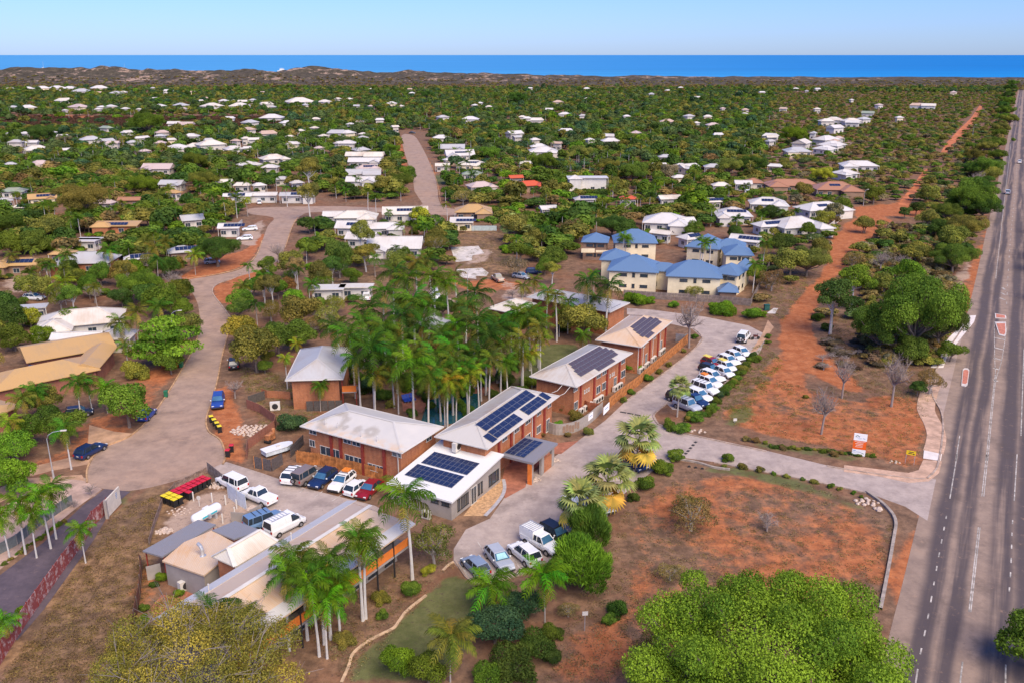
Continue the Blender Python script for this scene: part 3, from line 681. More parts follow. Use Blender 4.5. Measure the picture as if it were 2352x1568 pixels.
def house(k, x, y, wp_, colr, ang=None, ratio=.72, kind=None, hz=2.9, wall='w', solar=0, wings=True, far=False, word='house'):
    """x, y: middle of the roof in the picture, wp_: apparent width"""
    X, Y = D(k, x, y); hz = hz if Y > 330 or hz > 4 else 4.1; s = SC(0, X, Y + 2); wpd = wp_ if k == 0 else wp_ / (TL[k][2] / .7895)
    Wm = max(6.5, wpd / s); c = W(0, X, Y, hz + .6); c.z = 0
    ang = ang if ang is not None else random.choice([.02, .1, -.08, .55, .6, -.5, 1.0])
    e = abs(math.cos(ang)) + ratio * abs(math.sin(ang)); lx = Wm / e * 1.04; ly = lx * ratio
    kind = kind or random.choice(['hip', 'hip', 'hip', 'gable', 'dutch'])
    u = Vector((math.cos(ang), math.sin(ang), 0)); v = Vector((-u.y, u.x, 0)); o_ = c - u * lx / 2 - v * ly / 2
    r_ = root(word, o_, ang); footprint(o_, u, v, lx, ly)
    rh = (0 if kind == 'flat' else (.8 if kind == 'skillion' else min(lx, ly) * .19 + .2)) * (1.05 if Y < 330 else 1)
    ov = .7; wm = WMATS[wall]
    mb = MB(); mb.box((lx / 2, ly / 2, hz / 2), (lx - 2 * ov, ly - 2 * ov, hz - .14))
    if kind == 'gable':
        pass
    mb.build('wall', wm, r_)
    rb = roof_hip(lx, ly, hz, rh, kind)
    rb.build('roof', colr, r_)
    if wings and lx > 9 and not far:
        ww = lx * random.uniform(.35, .5); wl = ly * .35; wx = random.choice([0, lx - ww])
        m2 = MB(); m2.box((wx + ww / 2, -wl / 2 + .3, hz / 2), (ww - 2 * ov, wl, hz - .16)); m2.build('wall', wm, r_)
        wb = roof_hip(ww, ly / 2 + wl, hz - .004, ww * .19 + .15, 'hip' if kind != 'gable' else 'gable', wx, -wl); wb.build('roof', colr, r_)
        if kind != 'flat' and not far: ridge_caps(r_, wb, colr)
    if hasattr(rb, 'ridge') and Y > 300: ridge_caps(r_, rb, colr)
    if Y > 300:
        n = max(2, int(lx / 3.4))
        for i in range(n):
            if wings and not far and lx > 9 and (wx - .5 < lx * (i + .5) / n < wx + ww + .5): continue
            add_window(r_, lx * (i + .5) / n, ov - .005, 1.45, 0, 1.5, 1.1, WHITE)
        n = max(1, int(ly / 4))
        for i in range(n):
            add_window(r_, ov - .005, ly * (i + .5) / n, 1.45, -math.pi / 2, 1.2, 1.0, WHITE)
            add_window(r_, lx - ov + .005, ly * (i + .5) / n, 1.45, math.pi / 2, 1.2, 1.0, WHITE)
        for px_ in (.15, lx - .15):
            link('veranda_post', shared_box('veranda_post', (.12, .12, hz - .1), WHITE), r_, (px_, .15, (hz - .1) / 2))
    elif Y > 230:
        for i in range(2): add_window(r_, lx * (.3 + .4 * i), ov - .005, 1.45, 0, 1.8, 1.2, WHITE)
    if solar and kind != 'flat':
        sl_ = math.atan2(rh, ly / 2 if lx >= ly else lx / 2)
        for i in range(solar):
            t = .55; px_ = lx * .35 + 1.05 * i; py = (ly / 2) * t if lx >= ly else None
            if py is None: continue
            link('solar_panel', panel_mesh(), r_, (px_, py, hz + rh * t + .10), (sl_, 0, 0))
    HOUSES.append((r_, X, Y, colr.name, kind, Wm)); return r_
def panel_mesh(pw=1.0, ph=1.6, cells=None):
    k = ('panel', round(pw, 2), round(ph, 2), (cells or CELL).name)
    if k not in SHARED:
        mb = MB(); mb.box((0, 0, 0), (pw, ph, .04)); mb.poly([(-pw / 2 + .03, -ph / 2 + .03, .024), (pw / 2 - .03, -ph / 2 + .03, .024), (pw / 2 - .03, ph / 2 - .03, .024), (-pw / 2 + .03, ph / 2 - .03, .024)], 1)
        SHARED[k] = mb.mesh('solar_panel', [PFR, cells or CELL])
    return SHARED[k]
def panel_array(r_, x0, s0, nx, ny, pw, ph, ez, rh, half, cells=None, y_off=0.0):
    """on the slope that rises from y=0: x0 along the eave, s0 up the slope"""
    sl_ = math.atan2(rh, half); cs, sn = math.cos(sl_), math.sin(sl_)
    for i in range(nx):
        for j in range(ny):
            s_ = s0 + (j + .5) * ph; x = x0 + (i + .5) * pw
            link('solar_panel', panel_mesh(pw - .03, ph - .03, cells), r_, (x, y_off + s_ * cs - .07 * sn, ez + s_ * sn + .07 * cs + .02), (sl_, 0, 0))

def motel(label, A, N, B, ez=5.3, rh=1.75, ov=.75, roofm=None, hip=None, pil='x', brick=None, wins=True):
    o_, u, v, lx, ly = rect3(A, N, B); o_ = Vector((o_.x, o_.y, 0))
    r_ = root('motel_block', o_, math.atan2(u.y, u.x), label, 'motel building'); footprint(o_, u, v, lx, ly)
    br = brick or BR
    mb = MB(); mb.box((lx / 2, ly / 2, (ez - .15) / 2), (lx - 2 * ov, ly - 2 * ov, ez - .15)); mb.build('wall', br, r_)
    rb = roof_hip(lx, ly, ez, rh, 'hip'); rb.build('roof', roofm or R_motel, r_); ridge_caps(r_, rb, roofm or R_motel, .2)
    gt = MB()
    for (cx, cy, sx, sy) in ((lx / 2, -.06, lx + .24, .12), (lx / 2, ly + .06, lx + .24, .12), (-.06, ly / 2, .12, ly), (lx + .06, ly / 2, .12, ly)): gt.box((cx, cy, ez - .06), (sx, sy, .15))
    gt.build('gutter', WHITE, r_)
    return r_, lx, ly, ez, rh, ov
def facade(r_, side, lx, ly, ov, ez, npil, cells, pilm=None, start=0.06, end=.94, frame=None):
    """pilasters and windows on the face y=0 ('x') or x=0 ('y'); cells: list of (fraction, level, width, height)"""
    L = lx if side == 'x' else ly; pilm = pilm or MR
    def at(fr, out, z): 
        return ((fr * L, ov - out, z), 0) if side == 'x' else ((ov - out, L - fr * L, z), -math.pi / 2)
    for i in range(len(npil)):
        (p_, rz) = at(npil[i], .1, (ez - .2) / 2)
        link('pilaster', shared_box('pilaster', (.42, .2, ez - .2), pilm), r_, p_, (0, 0, rz))
    for fr, z, wd, ht in cells:
        (p_, rz) = at(fr, .005, z); add_window(r_, *p_, rz, wd, ht, frame or WHITE)
def downpipes(r_, pts, ez, mat=None):
    for x, y in pts: link('downpipe', shared_box('downpipe', (.1, .1, ez - .3), mat or WHITE), r_, (x, y, (ez - .3) / 2))
def vents(r_, pts):
    for x, y, z in pts:
        mb = MB(); mb.tube([(0, 0, -.2), (0, 0, .7)], .05, 6); mb.tube([(0, 0, .7), (0, 0, .78)], .09, 6); mb.build('vent_pipe', WHITE, r_, loc=(x, y, z))
def on_slope(ly, rh, ez, y): h_ = ly / 2; return ez + rh * (1 - abs(y - h_) / h_)

def stained_roof():
    m, nt_, b_ = newmat('smoke_stained_roof'); g = NG(nt_); o_ = g.obj(); nz_ = g.noise(o_, .9, 4, .6)
    col = g.mix(g.ramp(g.noise(o_, .35, 4), .35, .7), (.55, .52, .475), (.60, .56, .50)); sx = g.n('ShaderNodeSeparateXYZ'); g.l(o_, sx.inputs[0]); tot = None
    for (x_, y_, r_, w_) in ((2.2, 13.0, 1.7, .8), (1.7, 8.6, .25, .8), (2.0, 6.4, .5, .9), (1.6, 10.6, .1, .6)):
        dx_ = g.math('SUBTRACT', sx.outputs[0], x_); dy_ = g.math('SUBTRACT', sx.outputs[1], y_); dd_ = g.math('SQRT', g.math('ADD', g.math('MULTIPLY', dx_, dx_), g.math('MULTIPLY', dy_, dy_)))
        q_ = g.math('SUBTRACT', 1.0, g.ramp(g.math('ABSOLUTE', g.math('SUBTRACT', g.math('ADD', dd_, g.math('MULTIPLY', g.math('SUBTRACT', nz_, .5), 1.6)), r_)), .05, w_)); tot = q_ if tot is None else g.math('MAXIMUM', tot, q_)
    col = g.mix(g.math('MULTIPLY', tot, .55), col, (.30, .25, .19))
    ru = g.math('MULTIPLY', g.math('SUBTRACT', 1.0, g.ramp(sx.outputs[0], .2, 1.9)), g.ramp(nz_, .35, .6)); col = g.mix(g.math('MULTIPLY', ru, .5), col, (.66, .42, .22))
    wv = g.n('ShaderNodeTexWave', wave_type='BANDS', bands_direction='X'); g.l(g.uv(1, 1), wv.inputs['Vector']); wv.inputs['Scale'].default_value = 1.6
    g.l(col, b_.inputs['Base Color']); b_.inputs['Roughness'].default_value = .5; g.bump(wv.outputs['Fac'], b_, .35, .04); return m
# block B: brick block with stained roof beside the rear car park (long side is local Y)
ez = 5.2
r_, lx, ly, ez, rh, ov = motel('two storey orange brick block with smoke stained cream roof by the rear car park', W(10, 105, 395, ez), W(10, 1545, 730, ez), W(10, 2110, 375, ez), ez, 1.5, roofm=stained_roof())
facade(r_, 'y', lx, ly, ov, ez, [.275, .37, .59, .80], [(.085, 4.5, 1.2, .9), (.44, 4.5, 1.2, .9), (.53, 4.5, 1.3, .9), (.92, 4.5, 1.4, .9), (.07, 2.6, .9, .9), (.21, 2.0, 1.9, 1.2), (.31, 1.9, 1.3, 1.4), (.45, 1.6, 1.4, 1.4), (.54, 1.6, 1.4, 1.4), (.68, 1.5, 1.4, .9), (.75, 1.5, 1.3, .9)])
downpipes(r_, [(ov - .08, ov + .4)], ez)
facade(r_, 'x', lx, ly, ov, ez, [], [(.75, 4.4, 1.2, .9)])
vents(r_, [(ly_x, y_, on_slope(lx, rh, ez, ly_x)) for ly_x, y_ in ((.7, ly * .26), (.8, ly * .42), (1.3, ly * .68), (1.2, ly * .8))])
B_root = r_
# block C: long reception wing with solar panels
r_, lx, ly, ez, rh, ov = motel('long orange brick wing with blue solar panels on its white hip roof', W(5, 635, 1392, 5.3), W(5, 1005, 1468, 5.3), W(5, 1495, 1105, 5.3), 5.3, 1.5)
facade(r_, 'x', lx, ly, ov, ez, [.20, .36, .52, .68, .84], [(.28, 4.4, 1.2, .9), (.44, 4.4, 1.3, 1), (.60, 4.4, 1.4, 1), (.76, 4.4, 1.2, .9), (.92, 4.4, 1, .9), (.60, 1.6, 1.4, 1.2), (.76, 1.7, 1.2, 1.1), (.9, 1.2, 1, 1.9)])
downpipes(r_, [(lx * .40, ov - .07), (lx * .66, ov - .07)], ez)
hs = ly / 2; SL = math.hypot(hs, rh)
k_ = SL / 5.2
panel_array(r_, lx * .15, SL * .50, 10, 2, lx * .068, SL * .21, ez, rh, hs)
panel_array(r_, lx * .15, SL * .07, 5, 2, lx * .068, SL * .19, ez, rh, hs)
panel_array(r_, lx * .08, SL * .04, 1, 1, lx * .062, SL * .38, ez, rh, hs)
panel_array(r_, lx * .57, SL * .07, 4, 2, lx * .068, SL * .19, ez, rh, hs)
panel_array(r_, lx * .86, SL * .10, 1, 1, lx * .062, SL * .38, ez, rh, hs)
C_root = r_
# block D: middle block covered in dull panels
r_, lx, ly, ez, rh, ov = motel('orange brick block with a large dull purple solar array on its white hip roof', W(11, 160, 905, 5.3), W(11, 740, 1025, 5.3), W(11, 1425, 610, 5.3), 5.3, 1.6)
facade(r_, 'x', lx, ly, ov, ez, [.14, .37, .60, .83], [(.06, 4.5, 1.1, .8), (.45, 4.4, 1.3, .9), (.55, 4.4, 1.3, .9), (.9, 4.3, 1.3, .9), (.07, 1.6, 1.1, 1.3), (.45, 1.9, 1.2, 1.2), (.55, 1.9, 1.2, 1.2), (.91, 1.9, 1.4, 1.2), (.76, 1.2, .9, 1.9), (.21, 3.0, .25, .5), (.245, 3.0, .25, .5), (.28, 3.0, .25, .5), (.66, 3.0, .25, .5), (.70, 3.0, .25, .5), (.73, 3.0, .25, .5)])
hs = ly / 2; SL = math.hypot(hs, rh)
for j in range(5):
    n_ = (8, 11, 11, 10, 9)[j]; x_ = (.22, .17, .18, .21, .23)[j]
    if j == 0: panel_array(r_, lx * .40, SL * .05, 5, 1, lx * .06, SL * .18, ez, rh, hs, CELLD)
    else: panel_array(r_, lx * x_, SL * (.05 + .185 * j), n_, 1, lx * .06, SL * .18, ez, rh, hs, CELLD)
# three black sheets on the far side seen over the ridge
D_root = r_
# block E
r_, lx, ly, ez, rh, ov = motel('farthest brick block along the timber fence, with stepped dull panels on an orange stained roof', W(11, 970, 462, 5.3), W(11, 1530, 540, 5.3), W(11, 1915, 225, 5.3), 5.3, 1.6, roofm=R_rust)
facade(r_, 'x', lx, ly, ov, ez, [.10, .40, .66, .90], [(.22, 4.3, .9, .7), (.55, 4.3, .9, .7), (.3, 1.4, 1.0, 1.8), (.78, 1.4, 1.0, 1.8)])
downpipes(r_, [(lx * .05, ov - .07), (lx * .2, ov - .07), (lx * .5, ov - .07), (lx * .74, ov - .07)], ez)
hs = ly / 2; SL = math.hypot(hs, rh)
for j, (a_, n_) in enumerate(((.26, 3), (.22, 9), (.24, 9), (.26, 8), (.30, 6))): panel_array(r_, lx * a_, SL * (.06 + .18 * j), n_, 1, lx * .067, SL * .175, ez, rh, hs, CELLD)
E_root = r_
# block K at the end of the row: low brick end wall, grey roof with panels
r_, lx, ly, ez, rh, ov = motel('brick block behind the palms with grey roof, only its panelled right end showing', W(13, -420, 850, 5.2), W(13, 450, 1050, 5.2), W(13, 670, 945, 5.2), 5.2, 1.3, roofm=R_grey)
panel_array(r_, lx * .2, .6, 4, 3, 1.0, 1.0, ez, rh, min(lx, ly) / 2 if lx >= ly else lx, CELLD)
# block G: brick block at the left with grey hip roof, facade towards the camera
a_ = W(4, 1955, 1000, 5.2); b_2 = W(4, 2345, 990, 5.2); u = (b_2 - a_).normalized(); v = Vector((-u.y, u.x, 0))
r_, lx, ly, ez, rh, ov = motel('orange brick block with pale grey hip roof standing beside the tall palms', a_ + v * 15, a_, b_2, 5.2, 1.9, roofm=R_grey)
facade(r_, 'x', lx, ly, ov, ez, [], [])
G_root = r_
r2 = root('courtyard_screen', r_.location + u * 3.4 - v * 0.2, r_.rotation_euler.z, 'row of dark grey slatted screens at the foot of the grey roofed brick block', 'screen')
for i in range(5): link('panel', shared_box('panel', (1.05, .08, 1.7), plain('screen_slats', (.10, .085, .075), .7, .15, 3)), r2, (i * 1.12, 0, .85))
r2 = root('balcony', r_.location + u * (lx - .4) + v * .8, r_.rotation_euler.z, 'small orange fronted balcony at the corner of the grey roofed brick block', 'balcony')
link('railing', shared_box('railing', (2.2, .12, 1.0), ORG), r2, (1.2, 0, 3.2)); link('floor_slab', shared_box('floor_slab', (2.3, 2.2, .15), GREY), r2, (1.2, 1, 2.65))
for px_ in (.15, 2.25): link('post', shared_box('post', (.14, .14, 5.0), MR), r2, (px_, .02, 2.5))
# low motel roofs between the palms
for (pts_, lab, mt) in ((((4, 0, 0),) and [(5, 1030, 500), (5, 1180, 545), (5, 1350, 480)], 'low beige hip roofed building behind the palms, left of the pale car park', R_cream), ([(5, 560, 590), (5, 650, 650), (5, 795, 605)], 'grey roofed block with an orange brick wall deep among the palms', R_grey)):
    motel(lab, W(*pts_[0], 4.4), W(*pts_[1], 4.4), W(*pts_[2], 4.4), 4.4, 1.3, roofm=mt)

# reception office with monopitch white roof
zl, zh = 2.75, 3.9
Nn = W(8, 765, 327, zl); Bb = W(12, 885, 862, zh); Aa = W(10, 1190, 1240, zl)
o_, u, v, lx, ly = rect3(Aa, Nn, Bb); o_.z = 0
r_ = root('reception_office', o_, math.atan2(u.y, u.x), 'grey single storey office with a sloping white roof full of dark blue solar panels', 'office building'); footprint(o_, u, v, lx, ly)
mb = MB(); P = [(0, 0, zl), (lx, 0, zh), (lx, ly, zh), (0, ly, zl)]; slope_quad(mb, P, .22); mb.build('roof', roofmat('office_white_roof', (.82, .81, .78), amount=.04, rib=.8), r_)
mb = MB(); i_ = .35; q0 = zl - .2 + (zh - zl) * i_ / lx; q1 = zh - .2 - (zh - zl) * i_ / lx
b8 = [(i_, i_), (lx - i_, i_), (lx - i_, ly - i_), (i_, ly - i_)]; tz = [q0, q1, q1, q0]
for i in range(4):
    j = (i + 1) % 4; mb.poly([(*b8[i], 0), (*b8[j], 0), (*b8[j], tz[j]), (*b8[i], tz[i])])
mb.build('wall', GREY, r_)
for x_, wd, ht, n_ in ((.155, .55, 1.5, 1), (.235, 1.0, 1.5, 1), (.31, .55, 1.5, 1), (.53, .35, 1.5, 1), (.585, .35, 1.5, 1), (.75, .55, 1.5, 1), (.83, 1.2, 1.5, 1), (.91, .5, 1.5, 1)):
    add_window(r_, lx * x_, i_ - .005, 1.35, 0, wd * lx / 14, ht, DK, n_)
dr = add_window(r_, lx * .43, i_ - .005, 1.15, 0, 1.2, 2.2, WHITE, 2, 'door')
for y_ in (.12, .28): add_window(r_, i_ - .005, ly * y_, 1.95, -math.pi / 2, 1.0, .35, DK)
sl_ = math.atan2(zh - zl, lx); pw = ly * .055; 
def office_panels(x0, x1, y0, y1, nx, ny):
    pw_, ph_ = (x1 - x0) / nx, (y1 - y0) / ny
    for i in range(nx):
        for j in range(ny):
            x = x0 + (i + .5) * pw_; y = y0 + (j + .5) * ph_
            link('solar_panel', panel_mesh(round(pw_ - .03, 2), round(ph_ - .03, 2)), r_, (x, y, zl + (zh - zl) * x / lx + .09), (0, -sl_, 0))
office_panels(lx * .20, lx * .435, ly * .17, ly * .90, 3, 10); office_panels(lx * .47, lx * .72, ly * .16, ly * .88, 3, 10)
office = r_
# roof-top cooler standing on the office roof
def ac_unit(loc, rz, label, s=1.0, n=1):
    r2 = root('air_conditioner', loc, rz, label, 'air conditioner', 'white air conditioning units')
    link('casing', shared_box('casing', (.9 * s, .38 * s, .75 * s), WHITE), r2, (0, 0, .45 * s))
    mb = MB(); mb.tube([(0, -.2 * s, .46 * s), (0, -.215 * s, .46 * s)], .28 * s, 12); mb.build('fan_grille', DK, r2)
    link('stand', shared_box('stand', (.8 * s, .3 * s, .08), STEEL), r2, (0, 0, .04))
    return r2
ac_unit(W(12, 350, 800, 4.1) - Vector((0, 0, .3)), office.rotation_euler.z, 'large white rooftop cooler at the top edge of the office roof', 1.6)
ac_unit(W(8, 590, 440), office.rotation_euler.z - 1.57, 'white air conditioner on the ground against the office end wall', 1.3)
# carport roof in front of reception
zc_ = 3.3
o_, u, v, lx, ly = rect3(W(12, 862, 862, zc_), W(12, 1222, 962, zc_), W(12, 1500, 735, zc_)); o_.z = 0
r_ = root('entrance_canopy', o_, math.atan2(u.y, u.x), 'flat grey entrance canopy with solar panels, held by grey and orange columns', 'canopy'); footprint(o_, u, v, lx, ly)
mb = MB(); mb.box((lx / 2, ly / 2, zc_ - .15), (lx, ly, .3)); mb.build('roof', R_dgrey, r_)
for (x_, y_, nx_, ny_, pw_, ph_) in ((lx * .10, ly * .36, 5, 2, lx * .155, ly * .145), (lx * .10, ly * .67, 5, 2, lx * .155, ly * .145)):
    for i in range(nx_):
        for j in range(ny_): link('solar_panel', panel_mesh(round(pw_ - .03, 2), round(ph_ - .03, 2)), r_, (x_ + (i + .5) * pw_, y_ + (j + .5) * ph_, zc_ + .08))
for x_, y_, m_ in ((.5, .6, GREY), (lx - .5, .6, ORG), (lx * .5, .6, GREY)): link('column', shared_box('column', (.7, .35, zc_ - .3), m_), r_, (x_, y_, (zc_ - .3) / 2))
link('column', shared_box('column', (.14, .6, zc_ - .3), ORG), r_, (.08 + .06, .6, (zc_ - .3) / 2))
mb = MB(); mb.box((lx * .72, .62, .95), (lx * .5, .3, 1.9)); mb.build('brick_screen', BR, r_)

# long building F: gable roof with orange veranda, foreground left
ez = 5.0
Fa = W(7, 1040, 1128, ez); Fn = W(7, 1065, 1175, ez)
farL = W(0, 797, 1149, ez); farR = W(0, 952, 1204, ez)
u = (farR - W(0, 372, 1452 - 0, ez) * 0 - farL); 
o1 = W(7, 1040, 1130, ez)
uL = (farL - o1).normalized(); vL = Vector((-uL.y, uL.x, 0)); wd_ = abs((farR - farL).dot(vL)); ln_ = (farL - o1).length
o_ = o1 - vL * wd_; o_.z = 0; lx, ly = ln_, wd_
r_ = root('lodge_building', o_, math.atan2(uL.y, uL.x), 'long two storey lodge under a stained cream gable roof with bright orange veranda railing', 'motel building'); footprint(o_, uL, vL, lx, ly)
mb = MB(); mb.box((lx / 2, ly / 2 + .9, (ez - .2) / 2), (lx - 1.2, ly - 2.8, ez - .2)); mb.build('wall', GREY, r_)
mb = MB(); hs = ly / 2; rz_ = ez + 1.5
slope_quad(mb, [(0, 0, ez), (lx, 0, ez), (lx - 2.2, hs, rz_), (0.9, hs, rz_)], .15); slope_quad(mb, [(lx, ly, ez), (0, ly, ez), (0.9, hs, rz_), (lx - 2.2, hs, rz_)], .15)
mb.poly([(lx, 0, ez), (lx, ly, ez), (lx - 2.2, hs, rz_)])
mb.build('roof', R_rust, r_)
mb = MB(); mb.box((lx * .5, hs, rz_ + .06), (lx - 3, .45, .07)); mb.build('ridge_capping', WHITE, r_)
mb = MB()
for q_ in ([(0, 0, ez + .02), (lx, 0, ez + .02), (lx, 1.3, ez + .02 + 1.5 * 1.3 / hs), (0, 1.3, ez + .02 + 1.5 * 1.3 / hs)], [(lx, ly, ez + .02), (0, ly, ez + .02), (0, ly - 1.5, ez + .02 + 1.5 * 1.5 / hs), (lx, ly - 1.5, ez + .02 + 1.5 * 1.5 / hs)]): slope_quad(mb, [(a1, a2, a3 + .02) for a1, a2, a3 in q_], .04)
mb.build('roof_edge_sheet', roofmat('silver_roof_sheet', (.60, .58, .56), amount=.2), r_)
link('veranda_floor', shared_box('veranda_floor', (lx - .8, 1.9, .18), GREY), r_, (lx / 2, 1.3, 2.55))
n_ = 9
for i in range(n_ + 1): link('veranda_post', shared_box('veranda_post', (.14, .14, ez - .15), DK), r_, (.6 + (lx - 1.2) * i / n_, .42, (ez - .15) / 2))
for i in range(n_): link('railing_panel', shared_box('railing_panel', ((lx - 1.2) / n_ - .2, .06, .95), ORG), r_, (.6 + (lx - 1.2) * (i + .5) / n_, .42, 3.2))
for i in range(n_):
    add_window(r_, .6 + (lx - 1.2) * (i + .5) / n_, 2.295, 3.7, 0, 1.4, 1.9, DK); add_window(r_, .6 + (lx - 1.2) * (i + .5) / n_, 2.295, 1.3, 0, 1.4, 1.9, DK)
vents(r_, [(lx * .2, ly - 1.5, ez + .5), (lx * .62, ly - 1.2, ez + .4), (lx * .05 + 1, ly - 2.5, ez + .7)])
lodge = r_
# kitchen wing behind it
def slab_roof(name, label, cat, corners, mats, th=.18, posts=None, wall=None, wallh=None):
    c0 = sum(corners, Vector()) / len(corners); base = Vector((c0.x, c0.y, 0)); r2 = root(name, base, 0, label, cat)
    P = [p - base for p in corners]; mb = MB()
    if sum(P[i].x * P[(i + 1) % len(P)].y - P[(i + 1) % len(P)].x * P[i].y for i in range(len(P))) < 0: P.reverse()
    slope_quad(mb, [tuple(p) for p in P], th); mb.build('roof', mats, r2)
    if wall:
        mb = MB(); Q = [p * .93 for p in P]
        for i in range(len(Q)):
            a, b_ = Q[i], Q[(i + 1) % len(Q)]; za = P[i].z - th; zb = P[(i + 1) % len(P)].z - th
            mb.poly([(a.x, a.y, 0), (b_.x, b_.y, 0), (b_.x, b_.y, zb), (a.x, a.y, za)])
        mb.build('wall', wall, r2)
    elif posts:
        for p in P: link('post', shared_box('post', (.12, .12, p.z - th), posts), r2, (p.x * .92, p.y * .92, (p.z - th) / 2))
    FOOT.append([(p.x, p.y) for p in corners]); return r2
kr = slab_roof('kitchen_block', 'grey kitchen building with a rusty peach roof and steel exhaust duct', 'kitchen building', [W(7, 1108, 728, 3.0), W(7, 1395, 828, 3.0), W(7, 1640, 625, 3.1), W(7, 1450, 520, 3.3), W(7, 1260, 600, 3.5)], R_rust, wall=GREY)
slab_roof('skillion_shelter', 'long dark grey skillion roof over the service path', 'shelter', [W(7, 975, 660, 2.9), W(7, 1110, 700, 2.9), W(7, 1478, 480, 2.9), W(7, 1355, 447, 2.9)], R_dgrey, posts=MR)
slab_roof('plant_shelter', 'square dark grey flat roof beside the parked blue van', 'shelter', [W(7, 1450, 520, 3.4), W(7, 1600, 580, 3.4), W(7, 1790, 520, 3.4), W(7, 1610, 455, 3.4)], R_dgrey, wall=BRD)
kz = root('kitchen_annex', (W(7, 1600, 770, 0)), lodge.rotation_euler.z, 'brick annex under a small pale gable roof joined to the long lodge', 'annex')
o_, u, v, lx, ly = rect3(W(7, 1425, 710, 4.6), W(7, 1610, 770, 4.6), W(7, 1905, 595, 4.6)); kz.location = (o_.x, o_.y, 0); kz.rotation_euler.z = math.atan2(u.y, u.x)
rb = roof_hip(lx, ly, 4.6, 1.2, 'dutch'); rb.build('roof', R_cream, kz); ridge_caps(kz, rb, WHITE)
mb = MB(); mb.box((lx / 2, ly / 2, 2.22), (lx - .8, ly - .8, 4.44)); mb.build('wall', BR, kz)
dl = W(7, 1385, 680, 3.4)
mb = MB(); mb.tube([(0, 0, -.35), (0, 0, .5), (-.15, .1, .85), (-.5, .35, 1.0)], .2, 10); mb.tube([(0, 0, -.3), (0, 0, -.2)], .38, 10)
o2 = mb.build('exhaust_duct', STEEL, kr, smooth=False); o2.location = dl - kr.location

# blue roofed apartments
def hipblock(r_, base, A, N, B, ez, rh, floors=2, colr=R_blue, wallm=CREAM, ov=.55, wins=True):
    o_, u, v, lx, ly = rect3(A, N, B); o_.z = 0; ang = math.atan2(u.y, u.x); footprint(o_, u, v, lx, ly)
    M_ = Matrix.Translation(o_ - base) @ Matrix.Rotation(ang, 4, 'Z')
    def put(mb, name, mt):
        o = mb.build(name, mt, r_); o.matrix_local = M_; return o
    mb = MB(); mb.box((lx / 2, ly / 2, (ez - .16) / 2), (lx - 2 * ov, ly - 2 * ov, ez - .16)); put(mb, 'wall', wallm)
    rb = roof_hip(lx, ly, ez, rh, 'hip'); put(rb, 'roof', colr)
    n0 = len(COL.objects); 
    e = bpy.data.objects.new('x', None)
    if wins:
        for z in ((ez - 1.0, ez - 3.6) if floors == 2 else (1.5,)):
            for fr, wd, ht in ((.32, 1.7, .6), (.52, .6, .9), (.72, 1.7, .6)):
                w_ = add_window(r_, 0, 0, 0, 0, wd, ht, DK); w_.matrix_local = M_ @ Matrix.Translation((lx * fr, ov - .005, z))
            for fr in (.35, .7):
                w_ = add_window(r_, 0, 0, 0, 0, .8, .8, DK); w_.matrix_local = M_ @ Matrix.Translation((lx - ov + .005, ly * fr, z)) @ Matrix.Rotation(math.pi / 2, 4, 'Z')
    return lx, ly, M_
def far_side(N, B, depth):                             # back corner for a facade N->B (left to right) of given depth
    u = (B - N).normalized(); return N + Vector((-u.y, u.x, 0)) * depth
e_ = 5.0
b1 = (W(13, 412, 575, e_), W(13, 1005, 605, e_)); b2 = (W(13, 1085, 640, e_), W(13, 1738, 668, e_))
base = Vector((b1[0].x, b1[0].y, 0))
r_ = root('apartment_building', base, 0, 'front pair of cream two storey apartments with blue hip roofs facing the motel car park', 'apartment building')
hipblock(r_, base, far_side(*b1, 11), b1[0], b1[1], e_, 2.9)
hipblock(r_, base, far_side(*b2, 10), b2[0], b2[1], e_, 2.9)
mid = (W(13, 860, 560, e_ - .1), W(13, 1240, 590, e_ - .1)); hipblock(r_, base, far_side(*mid, 6), mid[0], mid[1], e_ - .35, 1.5, wins=False)
lf = (W(13, 325, 455, e_), W(13, 650, 470, e_)); hipblock(r_, base, far_side(*lf, 9), lf[0], lf[1], e_, 1.9, wins=False)
rt = (W(13, 1600, 600, e_), W(13, 1915, 640, e_)); hipblock(r_, base, far_side(*rt, 8), rt[0], rt[1], e_, 1.8)
rt = (W(13, 1860, 545, e_), W(13, 2010, 560, e_)); hipblock(r_, base, far_side(*rt, 7), rt[0], rt[1], e_ - .1, 1.5, wins=False)
pc = (W(13, 1680, 820, 2.7), W(13, 1925, 830, 2.7)); lx, ly, M_ = hipblock(r_, base, far_side(*pc, 5.5), pc[0], pc[1], 2.7, 1.5, 1, wins=False, wallm=BWALL)
b3 = (W(13, 490, 262, e_), W(13, 1000, 268, e_)); base = Vector((b3[0].x, b3[0].y, 0))
r_ = root('apartment_building', base, 0, 'cream apartments with blue hip roofs and a corner balcony, behind left of the front pair', 'apartment building')
hipblock(r_, base, far_side(*b3, 10), b3[0], b3[1], e_, 2.9)
b4 = (W(13, 118, 252, e_), W(13, 432, 262, e_)); hipblock(r_, base, far_side(*b4, 8), b4[0], b4[1], e_, 1.9, wallm=BWALL)
bl = W(13, 118, 372, 2.6) - base; mb = MB(); mb.box((1.9, .2, .45), (3.6, .15, 1.1)); mb.box((6.6, .2, .25), (5.2, .15, .6)); o2 = mb.build('balcony_wall', CREAM, r_); o2.location = bl
b5 = (W(13, 1300, 302, e_), W(13, 1700, 340, e_)); base = Vector((b5[0].x, b5[0].y, 0))
r_ = root('apartment_building', base, 0, 'cream apartments with blue hip roofs behind right of the front pair', 'apartment building')
hipblock(r_, base, far_side(*b5, 10), b5[0], b5[1], e_, 2.9)
